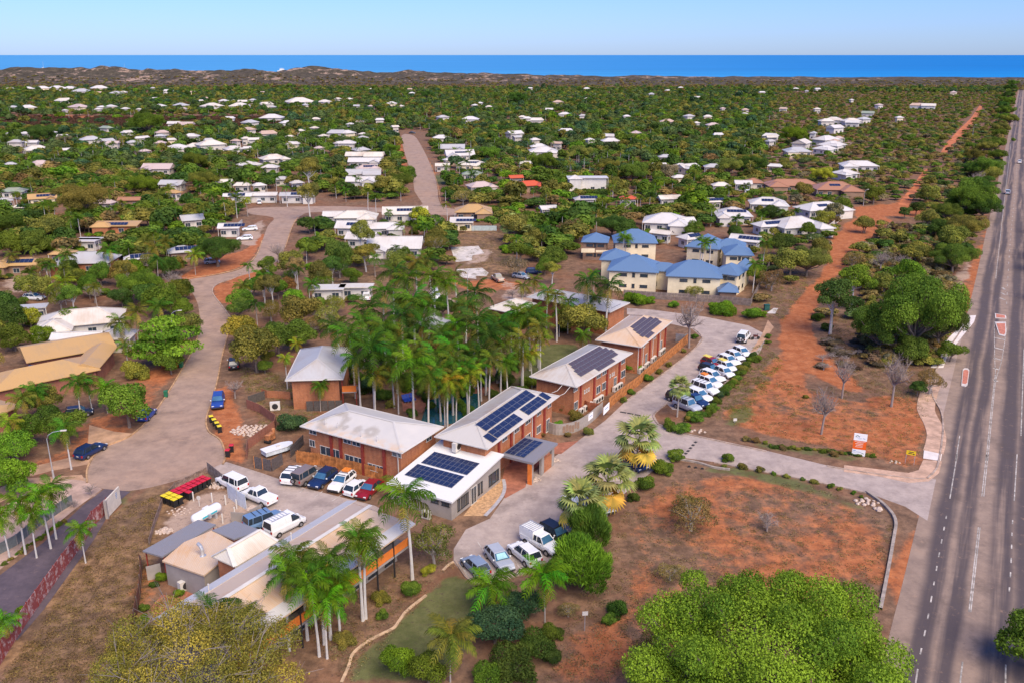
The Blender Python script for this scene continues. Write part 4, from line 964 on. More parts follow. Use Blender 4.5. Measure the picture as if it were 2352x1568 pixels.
b6 = (W(13, 1755, 400, e_), W(13, 2100, 408, e_)); hipblock(r_, base, far_side(*b6, 9), b6[0], b6[1], e_, 1.9, wallm=CREAM)
b6 = (W(13, 1640, 300, e_), W(13, 2000, 320, e_)); hipblock(r_, base, far_side(*b6, 6), b6[0], b6[1], e_ + .1, 1.6, wins=False)

# big yellow roofed house at the left edge
yr = root('house', W(4, 0, 1050, 0), 0, 'large house with two mustard yellow roofs and a blue shade panel, at the left edge', 'house')
def yellow(k, pts_, ez, rh, kind='hip', wallm=BRD, colr=R_yel):
    o_, u, v, lx, ly = rect3(*[W(k, *p, ez) for p in pts_]); o_.z = 0; footprint(o_, u, v, lx, ly)
    M_ = Matrix.Translation(o_ - yr.location) @ Matrix.Rotation(math.atan2(u.y, u.x), 4, 'Z')
    rb = roof_hip(lx, ly, ez, rh, kind); o = rb.build('roof', colr, yr); o.matrix_local = M_
    mb = MB(); mb.box((lx / 2, ly / 2, (ez - .14) / 2), (lx - 1.4, ly - 1.4, ez - .14)); o = mb.build('wall', wallm, yr); o.matrix_local = M_
yellow(4, [(-250, 1000), (-60, 1085), (690, 925)], 3.0, 1.6); yellow(4, [(60, 780), (180, 880), (800, 770)], 3.05, 1.3, 'gable')
yellow(4, [(560, 830), (680, 918), (805, 770)], 3.12, 1.0, 'gable'); yellow(4, [(-300, 1150), (-150, 1290), (160, 1170)], 2.9, .9)
mb = MB(); q_ = [W(4, 175, 918, 3.3), W(4, 400, 912, 3.3), W(4, 432, 886, 3.5), W(4, 200, 897, 3.5)]; slope_quad(mb, [tuple(p - yr.location) for p in q_], .06); mb.build('shade_panel', plain('navy_shade', (.03, .10, .22), .6), yr)

# houses of the suburb: (tile, x, y, apparent width, roof, ...)
Wt, Cr, Gy, Tn, Pk, Yl, Bn, Rd, Gn = R_white, R_cream, R_grey, R_tan, R_pink, R_yel, R_brown, R_red, R_green
near_list = [
 (4,560,560,560,Cr,.35,.6,'hip','w'), (4,600,160,340,Gy,.05,.7,'hip','o'), (4,130,185,300,Yl,.1,.5,'hip','b'), (4,430,115,130,Yl,.1,.7,'hip','b'),
 (4,1240,100,200,Gy,.4,.8,'hip','b'), (4,930,150,170,Wt,.4,.6,'hip','o'), (4,530,680,300,Wt,.12,.4,'gable','w'), (4,800,670,120,Cr,.1,.9,'hip','p'), (4,2240,350,220,Wt,.05,.6,'flat','w'), (4,590,30,120,Wt,0,.7,'flat','w'),
 (4,215,480,150,Gy,.3,.6,'flat','w'), (5,110,340,210,Cr,.02,.5,'flat','w'),
 (2,110,1230,270,Cr,.05,.6,'hip','w'), (2,445,1205,290,Cr,.1,.6,'gable','w'), (2,100,1300,230,Wt,-.1,.7,'gable','w'), (5,380,60,330,Wt,.0,.75,'gable','w'), (5,150,10,200,Wt,-.15,.8,'gable','w'), (5,300,-60,260,Wt,.1,.5,'hip','w'),
 (2,910,1190,240,Yl,.05,.75,'hip','b'), (2,830,1265,150,Cr,.02,.7,'skillion','c'), (2,1290,1018,210,Rd,.4,.6,'hip','b'), (2,1200,970,100,Rd,.3,.7,'gable','g'), (2,960,1025,200,Pk,.4,.7,'hip','p'),
 (2,1690,968,240,Wt,.02,.4,'flat','w'), (2,1670,1115,140,Gy,.1,.6,'hip','w'), (2,900,880,190,Cr,-.05,.6,'hip','c'), (2,905,945,140,Gn,.1,.6,'hip','p'), (2,815,815,200,Wt,.2,.8,'gable','w'),
 (2,170,820,235,Cr,0,.4,'gable','w'), (2,170,860,200,Wt,0,.5,'gable','w'), (2,190,905,170,Pk,.2,.6,'hip','w'), (2,150,940,240,Gy,.1,.5,'gable','w'), (2,150,990,190,Wt,0,.6,'gable','w'),
 (2,2230,1260,320,Wt,-.2,.8,'hip','w'), (2,2200,1345,150,Cr,-.6,.6,'gable','w'), (2,1420,1180,110,Wt,.3,.8,'gable','w'), (2,2250,1110,150,Cr,.2,.6,'gable','w'), (2,2180,890,100,Wt,.2,.8,'gable','w'), (2,2225,830,90,Gy,0,.7,'hip','g'),
 (3,960,1175,330,Wt,.35,.6,'hip','w'), (3,790,1285,360,Wt,.3,.75,'hip','w'), (3,360,1215,240,Wt,-.1,.9,'hip','w'), (3,600,1140,250,Wt,-.15,.7,'hip','w'), (3,1060,1040,280,Bn,-.05,.7,'hip','b'), (3,760,1015,330,Bn,-.02,.45,'hip','b'), (3,500,1000,130,Bn,-.1,.9,'hip','p'), (3,430,1010,110,Wt,-.1,.8,'gable','w'),
 (3,280,1022,115,Cr,0,.7,'hip','w'), (3,1220,885,240,Wt,-.15,.55,'hip','w'), (3,1130,940,160,Wt,.3,.8,'hip','w'), (3,70,1375,180,Wt,.5,.8,'hip','w'), (3,450,1390,220,Wt,-.5,.7,'gable','w'), (3,30,1265,110,Wt,.2,.9,'gable','w'), (3,210,1130,140,Cr,.2,.7,'hip','w'), (3,600,1290,200,Wt,.3,.7,'hip','w'),
 (1,2300,1225,160,Wt,.05,.7,'gable','w'), (1,1310,1250,170,Gy,.5,.9,'gable','p'), (1,1570,1305,90,Wt,.1,.8,'gable','w'), (1,800,1290,280,Yl,.04,.35,'skillion','o'), (1,610,1385,130,Wt,0,.5,'flat','w'), (1,290,1105,190,Yl,.45,.7,'gable','c'), (1,150,1170,120,Cr,.2,.5,'hip','b'), (1,95,1060,160,Gn,.2,.6,'hip','w'), (1,890,1120,140,Bn,.05,.5,'gable','b'),
 (1,1770,1088,230,Wt,.03,.3,'gable','w'), (1,2040,1090,220,Gy,.02,.35,'gable','w'), (1,1590,1095,90,Wt,.1,.6,'gable','w')]
for t in near_list: house(t[0], t[1], t[2], t[3], t[4], t[5], t[6], t[7], wall=t[8], hz=5.6 if (t[0] == 2 and t[1] == 1690) else 2.9, solar=random.choice([0, 0, 0, 4, 6]))
far_list = {1: [(70,370,50,Cr),(190,370,90,Wt),(290,367,110,Wt),(390,366,110,Wt),(480,368,90,Wt),(680,366,130,Wt),(560,388,110,Gy),(665,398,60,Tn),(795,400,80,Gy),(845,394,45,Cr),(1047,366,40,Gy),(1150,385,60,Wt),(1320,393,40,Tn),(440,450,110,Cr),(540,493,140,Pk),(190,497,120,Wt),(90,495,60,Gy),(760,490,80,Wt),(695,495,60,Wt),(1095,487,90,Wt),(1060,435,40,Wt),(1240,482,110,Gy),(1450,487,140,Cr),(1530,452,60,Wt),(1600,450,40,Wt),(1640,485,120,Cr),(1660,457,60,Cr),(1730,447,50,Gy),(1820,475,100,Cr),(2050,458,210,Cr),(2220,458,90,Cr),(2310,440,60,Cr),
 (1190,605,80,Wt),(1270,612,100,Pk),(1110,665,100,Pk),(1310,690,100,Wt),(1570,570,70,Wt),(1710,597,110,Gy),(1700,645,100,Tn),(1830,672,130,Tn),(1860,565,140,Wt),(1960,600,100,Wt),(2010,560,60,Wt),(2160,575,60,Cr),(2310,668,120,Gy),(2320,738,60,Wt),(2005,742,80,Wt),(2150,635,60,Cr),(170,672,70,Wt),(725,635,90,Gn),(870,665,80,Wt),(620,712,150,Gy),(730,722,90,Gy),(905,732,80,Gy),(110,730,90,Gy),(250,780,200,Cr),(1210,770,170,Wt),(1340,757,130,Cr),(1440,745,200,Cr),(1595,775,140,Wt),(1170,715,70,Wt),(70,880,80,Gy),(275,875,150,Pk),(1085,905,180,Pk),(1870,840,200,Cr),(1690,882,140,Wt),(1850,900,110,Wt),(1930,980,90,Gy),(2030,1005,100,Cr),(1535,1000,100,Cr),(1180,1012,150,Gy),(1190,1070,100,Yl),(1660,1022,70,Cr),(1770,1022,70,Wt),(720,1140,70,Pk),(30,1125,90,Gy)],
 2: [(60,440,50,Cr),(490,400,40,Wt),(350,470,70,Wt),(45,668,110,Wt),(150,702,80,Gy),(270,580,60,Wt),(70,610,60,Wt),(50,737,110,Wt),(140,782,130,Gy),(920,482,50,Wt),(700,562,90,Gy),(890,575,110,Wt),(1280,570,60,Wt),(1345,582,90,Cr),(1300,367,32,Wt),(1685,370,50,Wt),(1690,437,32,Wt),(1490,460,70,Tn),(1430,510,50,Wt),(1535,542,80,Wt),(1660,552,50,Gy),(1545,655,90,Wt),(1190,672,120,Wt),(1330,715,80,Wt),(1840,690,100,Wt),(1705,715,50,Wt),(1850,722,120,Wt),(2020,668,80,Pk),(2240,592,100,Tn),(1390,792,190,Wt),(1360,760,120,Wt),(740,850,60,Wt),(770,770,150,Gy),(690,702,110,Wt),(1270,875,70,Cr),(2330,890,60,Wt),(2320,968,60,Wt),(1970,1110,60,Rd),(700,890,50,Cr),(60,950,100,Gy),(210,372,30,Cr),(2130,405,40,Gy),(2240,382,40,Wt)],
 3: [(60,555,80,Gy),(190,558,60,Cr),(440,540,40,Wt),(705,505,60,Tn),(110,602,60,Cr),(225,615,90,Pk),(260,680,50,Wt),(620,688,110,Wt),(615,725,70,Gy),(910,670,50,Gy),(1000,588,90,Cr),(1170,588,120,Cr),(1060,632,120,Wt),(1050,580,130,Cr),(1255,575,100,Gy),(1360,480,60,Pk),(1620,482,100,Tn),(1700,485,100,Cr),(1870,395,60,Pk),(1500,565,50,Wt),(1285,535,90,Gn),(830,735,150,Cr),(1000,712,180,Wt),(1040,748,190,Wt),(800,790,170,Gy),(990,775,160,Wt),(1180,598,100,Wt),(650,893,100,Wt),(50,900,160,Wt),(225,897,120,Gy),(410,395,40,Wt),(560,395,40,Wt),(110,430,50,Wt),(790,370,40,Wt),(940,372,40,Wt)]}
for k, L in far_list.items():
    for t in L:
        Y_ = D(k, t[0], t[1])[1]
        house(k, t[0], t[1], t[2], t[3], far=Y_ < 330, wall=random.choice(['w', 'p', 'c', 'p']))
rh_ = random.Random(5)
for i in range(62):
    Y_ = rh_.uniform(200, 345); X_ = rh_.uniform(0, 2050 - (345 - Y_) * .2) if i % 3 else rh_.uniform(0, 900)
    if 255 < Y_ < 302 and X_ < 680 or 880 < X_ < 1010 and Y_ > 290: continue
    house(0, X_, Y_, rh_.uniform(.035, .10) * (Y_ - 80), rh_.choice([Wt, Wt, Cr, Gy, Pk, Tn, Cr]), far=True, wall='p')
# ------------------------------------------------------------------ vegetation
LEAF = leafmat('foliage', .2); LEAFD = leafmat('dry_foliage', .1); FRONDM = leafmat('palm_frond', .08)
BARK = plain('bark', (.22, .17, .14), .95, .2, 2); BARKP = plain('pale_bark', (.42, .37, .33), .9, .18, 2); BARKW = plain('white_bark', (.60, .56, .52), .85, .15, 2); TWIG = plain('grey_twigs', (.27, .22, .20), .95, .15, 2)
def leaf_mesh(name, P, N, size, tint, mat, seed, aspect=.55, jit=.35, up=False):
    r = np.random.default_rng(seed); n = len(P)
    T = r.normal(size=(n, 3)) * (.35 if up else 1) + (np.array([0, 0, 1.0]) + P * .9 * np.array([1, 1, 0]) if up else 0)
    if up: N = np.cross(T, r.normal(size=(n, 3))); N /= np.linalg.norm(N, axis=1, keepdims=True)
    T -= (T * N).sum(1, keepdims=True) * N; T /= np.linalg.norm(T, axis=1, keepdims=True) + 1e-9
    B = np.cross(N, T); s = size * r.uniform(1 - jit, 1 + jit, n)[:, None]
    V = np.stack([P - T * s, P - B * s * aspect + N * s * .12, P + T * s - N * s * .15, P + B * s * aspect + N * s * .12], 1)
    me = bpy.data.meshes.new(name); me.vertices.add(4 * n); me.vertices.foreach_set('co', V.reshape(-1).astype(np.float32))
    me.loops.add(4 * n); me.loops.foreach_set('vertex_index', np.arange(4 * n, dtype=np.int32))
    me.polygons.add(n); me.polygons.foreach_set('loop_start', np.arange(0, 4 * n, 4, dtype=np.int32))
    me.update(calc_edges=True); me.materials.append(mat)
    a = me.attributes.new('tint', 'FLOAT', 'POINT'); a.data.foreach_set('value', np.repeat(tint, 4).astype(np.float32))
    return me
def crown_points(lobes, n, seed, lo=-.45, shell=(.72, 1.04)):
    r = np.random.default_rng(seed); C = np.array([l[0] for l in lobes]); Rr = np.array([l[1] for l in lobes], float)
    if Rr.ndim == 1: Rr = np.stack([Rr, Rr, Rr * .8], 1)
    pw = (Rr[:, 0] * Rr[:, 1]); pw = pw / pw.sum(); idx = r.choice(len(C), n * 3, p=pw)
    d = r.normal(size=(n * 3, 3)); d /= np.linalg.norm(d, axis=1, keepdims=True); keep = d[:, 2] > lo - r.random(n * 3) * .3; d = d[keep]; idx = idx[keep]
    rad = r.uniform(*shell, len(d))[:, None]
    rough = 1 + .10 * np.sin(d[:, :1] * 9 + idx[:, None]) * np.cos(d[:, 1:2] * 8 - idx[:, None])
    P = C[idx] + d * Rr[idx] * rad * rough
    inside = np.zeros(len(P), bool)
    for c, q_ in zip(C, Rr): inside |= (((P - c) / (q_ * .70)) ** 2).sum(1) < 1
    P = P[~inside][:n]; d = d[~inside][:n]; idx = idx[~inside][:n]
    N = d + r.normal(size=d.shape) * .55; N /= np.linalg.norm(N, axis=1, keepdims=True)
    lt = r.random(len(C)) * .75 - .1; tint = lt[idx] + r.random(len(P)) * .6
    return P, N, tint
def lobes_for(seed, k, flat=.75, spread=.62, size=(.30, .46), zc=1.0):
    r = np.random.default_rng(seed); L = [((0, 0, zc), (.55, .55, .5 * flat))]
    for i in range(k):
        a = i * 2.4 + r.uniform(-.4, .4); rr = spread * math.sqrt((i + .6) / k) ; z = zc + flat * (r.uniform(-.30, .42) - .25 * (rr / spread) ** 2 + .1)
        s = r.uniform(*size); L.append(((rr * math.cos(a), rr * math.sin(a), z), (s, s, s * r.uniform(.65, .9))))
    return L
def limbs(lobes, zt, r0, seed, mat, every=1, name='trunk', seg=6, twigs=0):
    rr = random.Random(seed); mb = MB(); lx, ly = rr.uniform(-.08, .08), rr.uniform(-.08, .08)
    mb.tube([(0, 0, -.05), (lx * .4, ly * .4, zt * .5), (lx, ly, zt)], [r0 * 1.25, r0, r0 * .8], seg)
    for (c, s) in lobes[::every]:
        c = Vector(c); st = Vector((lx, ly, zt * rr.uniform(.75, 1))); md = st.lerp(c, .5) + Vector((0, 0, rr.uniform(-.1, .02)))
        mb.tube([st, md, c], [r0 * .55, r0 * .35, r0 * .12], 5)
        for t in range(twigs):
            a = md.lerp(c, rr.uniform(0, 1)); d = Vector((rr.uniform(-1, 1), rr.uniform(-1, 1), rr.uniform(-.1, 1))).normalized() * rr.uniform(.18, .45)
            b_ = a + d * .5 + Vector((0, 0, .03)); e_ = a + d; mb.tube([a, b_, e_], [r0 * .15, r0 * .1, r0 * .04], 3)
            for w__ in range(2):
                d2 = (d.normalized() + Vector((rr.uniform(-.8, .8), rr.uniform(-.8, .8), rr.uniform(-.3, .8)))).normalized() * rr.uniform(.08, .2)
                mb.tube([b_, b_ + d2], [r0 * .08, r0 * .03], 3)
    return mb.mesh(name, mat)
# canonical trees: crown radius 1, base at 0
PROTO = {}
def proto(kind, var):
    k = (kind, var)
    if k in PROTO: return PROTO[k]
    sd_ = hash((kind == 'x', var)) % 1000 + var * 17 + len(kind) * 5
    if kind == 'broad':   L = lobes_for(sd_, 11, .8, .66, (.28, .44), 1.05); n, sz, z = 5200, .044, .6
    elif kind == 'dense': L = lobes_for(sd_, 14, .85, .60, (.28, .42), .82); n, sz, z = 8500, .035, .35
    elif kind == 'layer': L = [((0.5 * math.cos(i * 2.4) * (i % 3) / 1.6, .5 * math.sin(i * 2.4) * (i % 3) / 1.6, .45 + i * .085), (.62 - i * .02, .62 - i * .02, .09)) for i in range(10)]; n, sz, z = 6000, .042, .4
    elif kind == 'gum':   L = lobes_for(sd_, 10, 1.1, .68, (.22, .36), 1.9); n, sz, z = 7500, .036, 1.3
    elif kind == 'sparse': L = lobes_for(sd_, 12, .75, .70, (.26, .4), .95); n, sz, z = 3600, .030, .5
    elif kind == 'bush':  L = lobes_for(sd_, 12, .9, .66, (.18, .42), .46); n, sz, z = 6000, .040, .1
    elif kind == 'hero':  L = lobes_for(sd_, 95, .66, .86, (.10, .17), .85); n, sz, z = 180000, .0080, .4
    elif kind == 'herodry': L = lobes_for(sd_, 36, .6, .82, (.15, .24), .9); n, sz, z = 75000, .0082, .4
    elif kind == 'big': L = lobes_for(sd_, 36, .7, .82, (.15, .24), .82); n, sz, z = 34000, .0165, .35
    elif kind == 'strap': L = lobes_for(sd_, 16, .8, .62, (.22, .36), .62); n, sz, z = 9000, .085, .1
    elif kind == 'far':   L = lobes_for(sd_, 6, .75, .5, (.35, .5), .9); n, sz, z = 520, .135, .5
    elif kind == 'bare':  L = lobes_for(sd_, 12, .8, .72, (.2, .3), 1.0); n = 0
    if kind == 'bare':
        PROTO[k] = (None, limbs(L, .70, .055, sd_, plain('grey_brown_twigs', (.31, .25, .22), .95, .12, 2), 1, twigs=18)); return PROTO[k]
    P, N, t = crown_points(L, n, sd_, shell=(.6, 1.08) if 'dry' in kind or kind == 'sparse' else ((.66, 1.14) if kind in ('hero', 'big') else (.72, 1.10)))
    if kind == 'far': N[:, 2] += .5; N /= np.linalg.norm(N, axis=1, keepdims=True)
    me = leaf_mesh('crown', P, N, sz, t, LEAFD if 'dry' in kind else LEAF, sd_, aspect=.6 if kind != 'strap' else .12, up=kind == 'strap')
    bark = {'gum': BARKW, 'herodry': TWIG, 'sparse': BARKP}.get(kind, BARK)
    tr = limbs(L, z, {'gum': .05, 'herodry': .030}.get(kind, .055), sd_, bark, 1 if kind != 'far' else 3, twigs={'herodry': 16, 'sparse': 3, 'gum': 1}.get(kind, 0))
    PROTO[k] = (me, tr); return PROTO[k]
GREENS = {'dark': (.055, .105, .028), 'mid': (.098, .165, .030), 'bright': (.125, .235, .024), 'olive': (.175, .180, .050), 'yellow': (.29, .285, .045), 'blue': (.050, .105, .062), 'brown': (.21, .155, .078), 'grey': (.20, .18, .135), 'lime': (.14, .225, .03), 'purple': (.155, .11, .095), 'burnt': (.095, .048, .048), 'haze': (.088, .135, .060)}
WORDS = {'dark': 'dark green', 'mid': 'mid green', 'bright': 'bright green', 'olive': 'olive green', 'yellow': 'yellow green', 'blue': 'blue green', 'brown': 'brownish', 'grey': 'greyish', 'lime': 'lime green', 'purple': 'bare purplish', 'burnt': 'dark burnt', 'haze': 'dark green'}
PLANTS = []                                            # (object, picture x, picture y, what, cat, size px)
def jit(c, a=.12): return tuple(max(0, q_ * random.uniform(1 - a, 1 + a)) for q_ in c)
def tree(k, x, y, rp, col='mid', kind='broad', hf=1.0, label=None, name='tree', cat='tree', nvar=4, zscale=None):
    """x, y: crown centre in the picture, rp: crown radius in tile pixels"""
    X, Y = D(k, x, y); r = (rp if k == 0 else rp / (TL[k][2] / .7895)) / SC(0, X, Y)
    cz = {'broad': 1.05, 'dense': .82, 'gum': 1.9, 'sparse': .95, 'bush': .5, 'hero': .85, 'herodry': .9, 'far': .9, 'bare': 1.0, 'layer': .8, 'big': .82, 'strap': .62}[kind]
    zs = zscale or 1.0
    for _ in range(3):
        p = W(0, X, Y, cz * r * zs * hf); r = (rp if k == 0 else rp / (TL[k][2] / .7895)) / (F / ((p.y * math.cos(TH)) + (H - p.z) * math.sin(TH)))
    if r > 5.2 and kind in ('dense', 'broad'): kind = 'big'; nvar = 2
    var = random.randrange(nvar); crown, trunk = proto(kind, var)
    col3 = jit(GREENS[col]); rt = root(name, (p.x, p.y, 0), random.uniform(0, 6.28)); rt.scale = (r * random.uniform(.93, 1.07), r * random.uniform(.93, 1.07), r * zs * hf)
    big = rp / (1 if k == 0 else TL[k][2] / .7895) > 9
    if crown: link('crown' if kind != 'bush' else 'foliage', crown, rt, color=col3)
    if trunk and (big or not crown): link('trunk' if kind != 'bush' else 'stems', trunk, rt)
    PLANTS.append([rt, X, Y, (WORDS[col] if kind != 'bare' else 'leafless grey'), cat, rp if k == 0 else rp / (TL[k][2] / .7895), label])
    FOOT_T.append((p.x, p.y, r)); return rt
FOOT_T = []
def bush(k, x, y, rp, col='mid', label=None, hf=1.0):
    hf = hf * random.uniform(.75, 1.15)
    return tree(k, x, y, rp, col, 'bush', hf, label, 'shrub', 'shrub', 4)

# palms
def frond_mesh(var, droop=.75, width=.24, n=15, name='frond'):
    key = ('frond', var, droop, width, n)
    if key in SHARED: return SHARED[key]
    rr = random.Random(var * 7 + int(droop * 100)); v, f, tint = [], [], []
    def rach(t): return Vector((t * (1 - .16 * t * t), 0, .42 * t - droop * t * t))
    def quad(a, b_, c, d, tv):
        i = len(v); v.extend([a, b_, c, d]); f.append((i, i + 1, i + 2, i + 3)); tint.extend([tv] * 4)
    m_ = 8
    for i in range(m_):
        a, b_ = rach(i / m_), rach((i + 1) / m_); w1, w2 = .016 * (1 - i / m_) + .004, .016 * (1 - (i + 1) / m_) + .003
        quad(a + Vector((0, -w1, 0)), a + Vector((0, w1, 0)), b_ + Vector((0, w2, 0)), b_ + Vector((0, -w2, 0)), .75)
    for i in range(n):
        t = .14 + .86 * (i + .5) / n; p = rach(t); dr = (rach(min(1, t + .02)) - rach(t - .02)).normalized()
        ln = width * (math.sin(math.pi * (.12 + .80 * t)) ** .6) * rr.uniform(.85, 1.1); wd = .040 * (15 / n)
        for s_ in (-1, 1):
            out = (Vector((0, s_, 0)) * .80 + dr * .42 + Vector((0, 0, rr.uniform(-.55, .05)))).normalized()
            md = p + out * ln * .55; tip = p + out * ln + Vector((0, 0, -ln * .42)); wv = dr * wd
            quad(p - wv * .4, p + wv * .4, md + wv * .55, md - wv * .55, rr.uniform(.2, .9)); quad(md - wv * .55, md + wv * .55, tip + wv * .1, tip - wv * .1, rr.uniform(.2, .9))
    me = bpy.data.meshes.new(name); me.from_pydata([tuple(q_) for q_ in v], [], f); me.materials.append(FRONDM); me.update()
    a = me.attributes.new('tint', 'FLOAT', 'POINT'); a.data.foreach_set('value', tint); SHARED[key] = me; return me
def fan_mesh(var, name='frond'):
    key = ('fan', var)
    if key in SHARED: return SHARED[key]
    rr = random.Random(var + 50); v, f, tint = [], [], []
    def quad(q4, tv):
        i = len(v); v.extend(q4); f.append((i, i + 1, i + 2, i + 3)); tint.extend([tv] * 4)
    quad([Vector((0, -.012, 0)), Vector((0, .012, 0)), Vector((.5, .008, .16)), Vector((.5, -.008, .16))], .6)
    for i in range(15):
        a = -1.75 + 3.5 * i / 14; o_ = Vector((.5, 0, .16)); ln = .50 * (1 - .12 * abs(a)) * rr.uniform(.9, 1.08); d = Vector((math.cos(a), math.sin(a), .02)); s_ = Vector((-math.sin(a), math.cos(a), 0)) * .042
        md = o_ + d * ln * .6; tip = o_ + d * ln + Vector((0, 0, -.20 * ln - .05)); quad([o_, md + s_, tip, md - s_], rr.uniform(.2, .9))
    me = bpy.data.meshes.new(name); me.from_pydata([tuple(q_) for q_ in v], [], f); me.materials.append(FRONDM); me.update()
    a = me.attributes.new('tint', 'FLOAT', 'POINT'); a.data.foreach_set('value', tint); SHARED[key] = me; return me
def joined_crown(kind, var):
    key = ('jc', kind, var)
    if key in SHARED: return SHARED[key]
    rr = random.Random(var * 3 + 1); V, Fc, Tn_ = [], [], []
    nf = {'royal': 14, 'coco': 17, 'fan': 24}[kind]
    for i in range(nf):
        me = fan_mesh(i % 3) if kind == 'fan' else frond_mesh(i % 3, [.55, .8, 1.05][i % 3], .26, 12)
        el = (rr.uniform(-.5, 1.0) if kind != 'royal' else rr.uniform(-.15, 1.1)); M_ = Matrix.Rotation(i * 2.399 + rr.uniform(-.2, .2), 4, 'Z') @ Matrix.Rotation(-el, 4, 'Y')
        b0 = len(V); V += [tuple(M_ @ q_.co) for q_ in me.vertices]; Fc += [tuple(b0 + j for j in p.vertices) for p in me.polygons]
        Tn_ += [q_.value for q_ in me.attributes['tint'].data]
    m2 = bpy.data.meshes.new('crown'); m2.from_pydata(V, [], Fc); m2.materials.append(FRONDM); m2.update()
    a = m2.attributes.new('tint', 'FLOAT', 'POINT'); a.data.foreach_set('value', Tn_); SHARED[key] = m2; return m2
def trunk_mesh(kind, var):
    key = ('pt', kind, var)
    if key in SHARED: return SHARED[key]
    lean = [(.0, .0), (.04, .03), (-.05, .02), (.02, -.05)][var % 4]; mb = MB()
    R = {'royal': [.024, .018, .017, .015, .012], 'coco': [.020, .014, .012, .011, .010], 'fan': [.03, .026, .025, .024, .022]}[kind]
    mb.tube([(lean[0] * t * t, lean[1] * t * t, t) for t in (0, .25, .5, .75, 1)], R, 7)
    me = mb.mesh('trunk', [BARKW if kind == 'royal' else BARKP]); SHARED[key] = (me, lean); return SHARED[key]
def palm(k, x, y, h, fl=3.2, col='mid', kind='royal', detail=None, label=None, dead=2, nf=None):
    """x, y: crown centre in the picture, h: trunk height in metres, fl: frond length"""
    X, Y = D(k, x, y); p = W(0, X, Y, h); base = Vector((p.x, p.y, 0)); var = random.randrange(4)
    tm, lean = trunk_mesh(kind, var); rt = root('palm_tree', base, 0)
    link('trunk', tm, rt, scale=(h if kind != 'royal' else h * .95, h if kind != 'royal' else h * .95, h))
    top = Vector((lean[0] * h, lean[1] * h, h)); c3 = tuple(a_ * b_ for a_, b_ in zip(jit(GREENS[col]), (.56, .70, .42))) if kind != 'fan' else (.20, .25, .10); rt.location = base - Vector((top.x, top.y, 0))
    if detail is None: detail = Y > 560
    if detail:
        if kind == 'royal':
            mb = None; key = 'crownshaft'
            if key not in SHARED:
                mb = MB(); mb.tube([(0, 0, -1.1), (0, 0, -.4), (0, 0, .1)], [.16, .19, .10], 8); SHARED[key] = mb.mesh('crownshaft', [plain('crownshaft_green', (.13, .22, .05), .6, .15)])
            link('crownshaft', SHARED[key], rt, top)
        n = nf or {'royal': 16, 'coco': 19, 'fan': 30}[kind]; fl = fl * 1.12
        for i in range(n):
            me = fan_mesh(i % 3) if kind == 'fan' else frond_mesh(i % 4, [.55, .75, .95, 1.1][i % 4], .27 if kind == 'royal' else .26)
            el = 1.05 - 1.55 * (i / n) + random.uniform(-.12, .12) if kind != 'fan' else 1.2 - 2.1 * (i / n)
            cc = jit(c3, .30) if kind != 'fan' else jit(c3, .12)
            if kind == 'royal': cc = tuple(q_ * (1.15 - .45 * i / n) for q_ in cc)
            if i >= n - dead: cc = (.24, .22, .05) if kind != 'fan' else (.55, .38, .08); el -= .35
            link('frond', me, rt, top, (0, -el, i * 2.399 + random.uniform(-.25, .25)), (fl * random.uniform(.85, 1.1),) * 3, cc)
    else:
        link('crown', joined_crown(kind, var), rt, top, (0, 0, random.uniform(0, 6.28)), (fl,) * 3, c3)
    PLANTS.append([rt, X, Y, {'royal': WORDS[col] + ' feather leaved', 'coco': WORDS[col] + ' drooping coconut', 'fan': 'silvery fan leaved'}[kind], 'palm tree', fl * SC(0, X, Y) * .9, label]); FOOT_T.append((p.x, p.y, 2.0)); return rt

# --- hand placed: foreground
tree(9, 600, 1380, 1060, 'lime', 'hero', 1.0, 'huge bright lime green spreading tree filling the bottom right corner', nvar=1)
rt_ = tree(7, 1270, 1460, 900, 'yellow', 'herodry', .85, 'large half bare tree with yellow leaves and grey twigs, bottom left', nvar=1)
for o_ in COL.objects:
    if o_.parent == rt_ and o_.name.startswith('crown'): o_.color = (.33, .32, .065, 1)
tree(9, 2440, 1270, 270, 'mid', 'dense', 1.1, 'dark tree with grey limbs cut by the right edge beside the highway')
tree(8, 1060, 1160, 240, 'blue', 'dense', .8, 'rounded blue green tree in front of the lawn'); tree(8, 1240, 1020, 165, 'blue', 'dense', .8, 'smaller blue green tree touching the first, right of it')
for x, y, r, c in ((1350,1300,170,'dark'),(1180,1440,190,'dark'),(1000,1530,140,'mid'),(1450,1220,100,'mid'),(1460,1380,90,'dark')): bush(8, x, y, r, c, hf=.9)
for x, y, r, c in ((490,920,92,'mid'),(280,985,78,'olive'),(285,1100,60,'mid'),(30,1270,90,'olive'),(600,790,62,'yellow'),(1900,1050,100,'dark'),(1840,1130,60,'mid')): bush(8, x, y, r, c)
tree(8, 640, 590, 190, 'olive', 'sparse', 1.1, 'airy olive tree between the lodge end and the front car park', nvar=2)
tree(8, 1650, 740, 300, 'bright', 'strap', 1.0, 'big clump of strappy bright green leaves beside the front car park'); tree(8, 1700, 510, 210, 'mid', 'strap', 1.3, 'dark strappy clump below the silver fan palm')
tree(8, 400, 1400, 140, 'bright', 'dense', 1.1); tree(8, 600, 1460, 150, 'mid', 'broad', 1.0); tree(8, 2180, 1270, 150, 'olive', 'sparse', .8); tree(8, 2260, 800, 110, 'brown', 'sparse', .7)
tree(8, 1560, 1060, 90, 'brown', 'sparse', .7)
palm(8, 440, 300, 9.6, 3.4, 'mid', 'royal', label='tallest royal palm, white trunk at the corner of the long lodge')
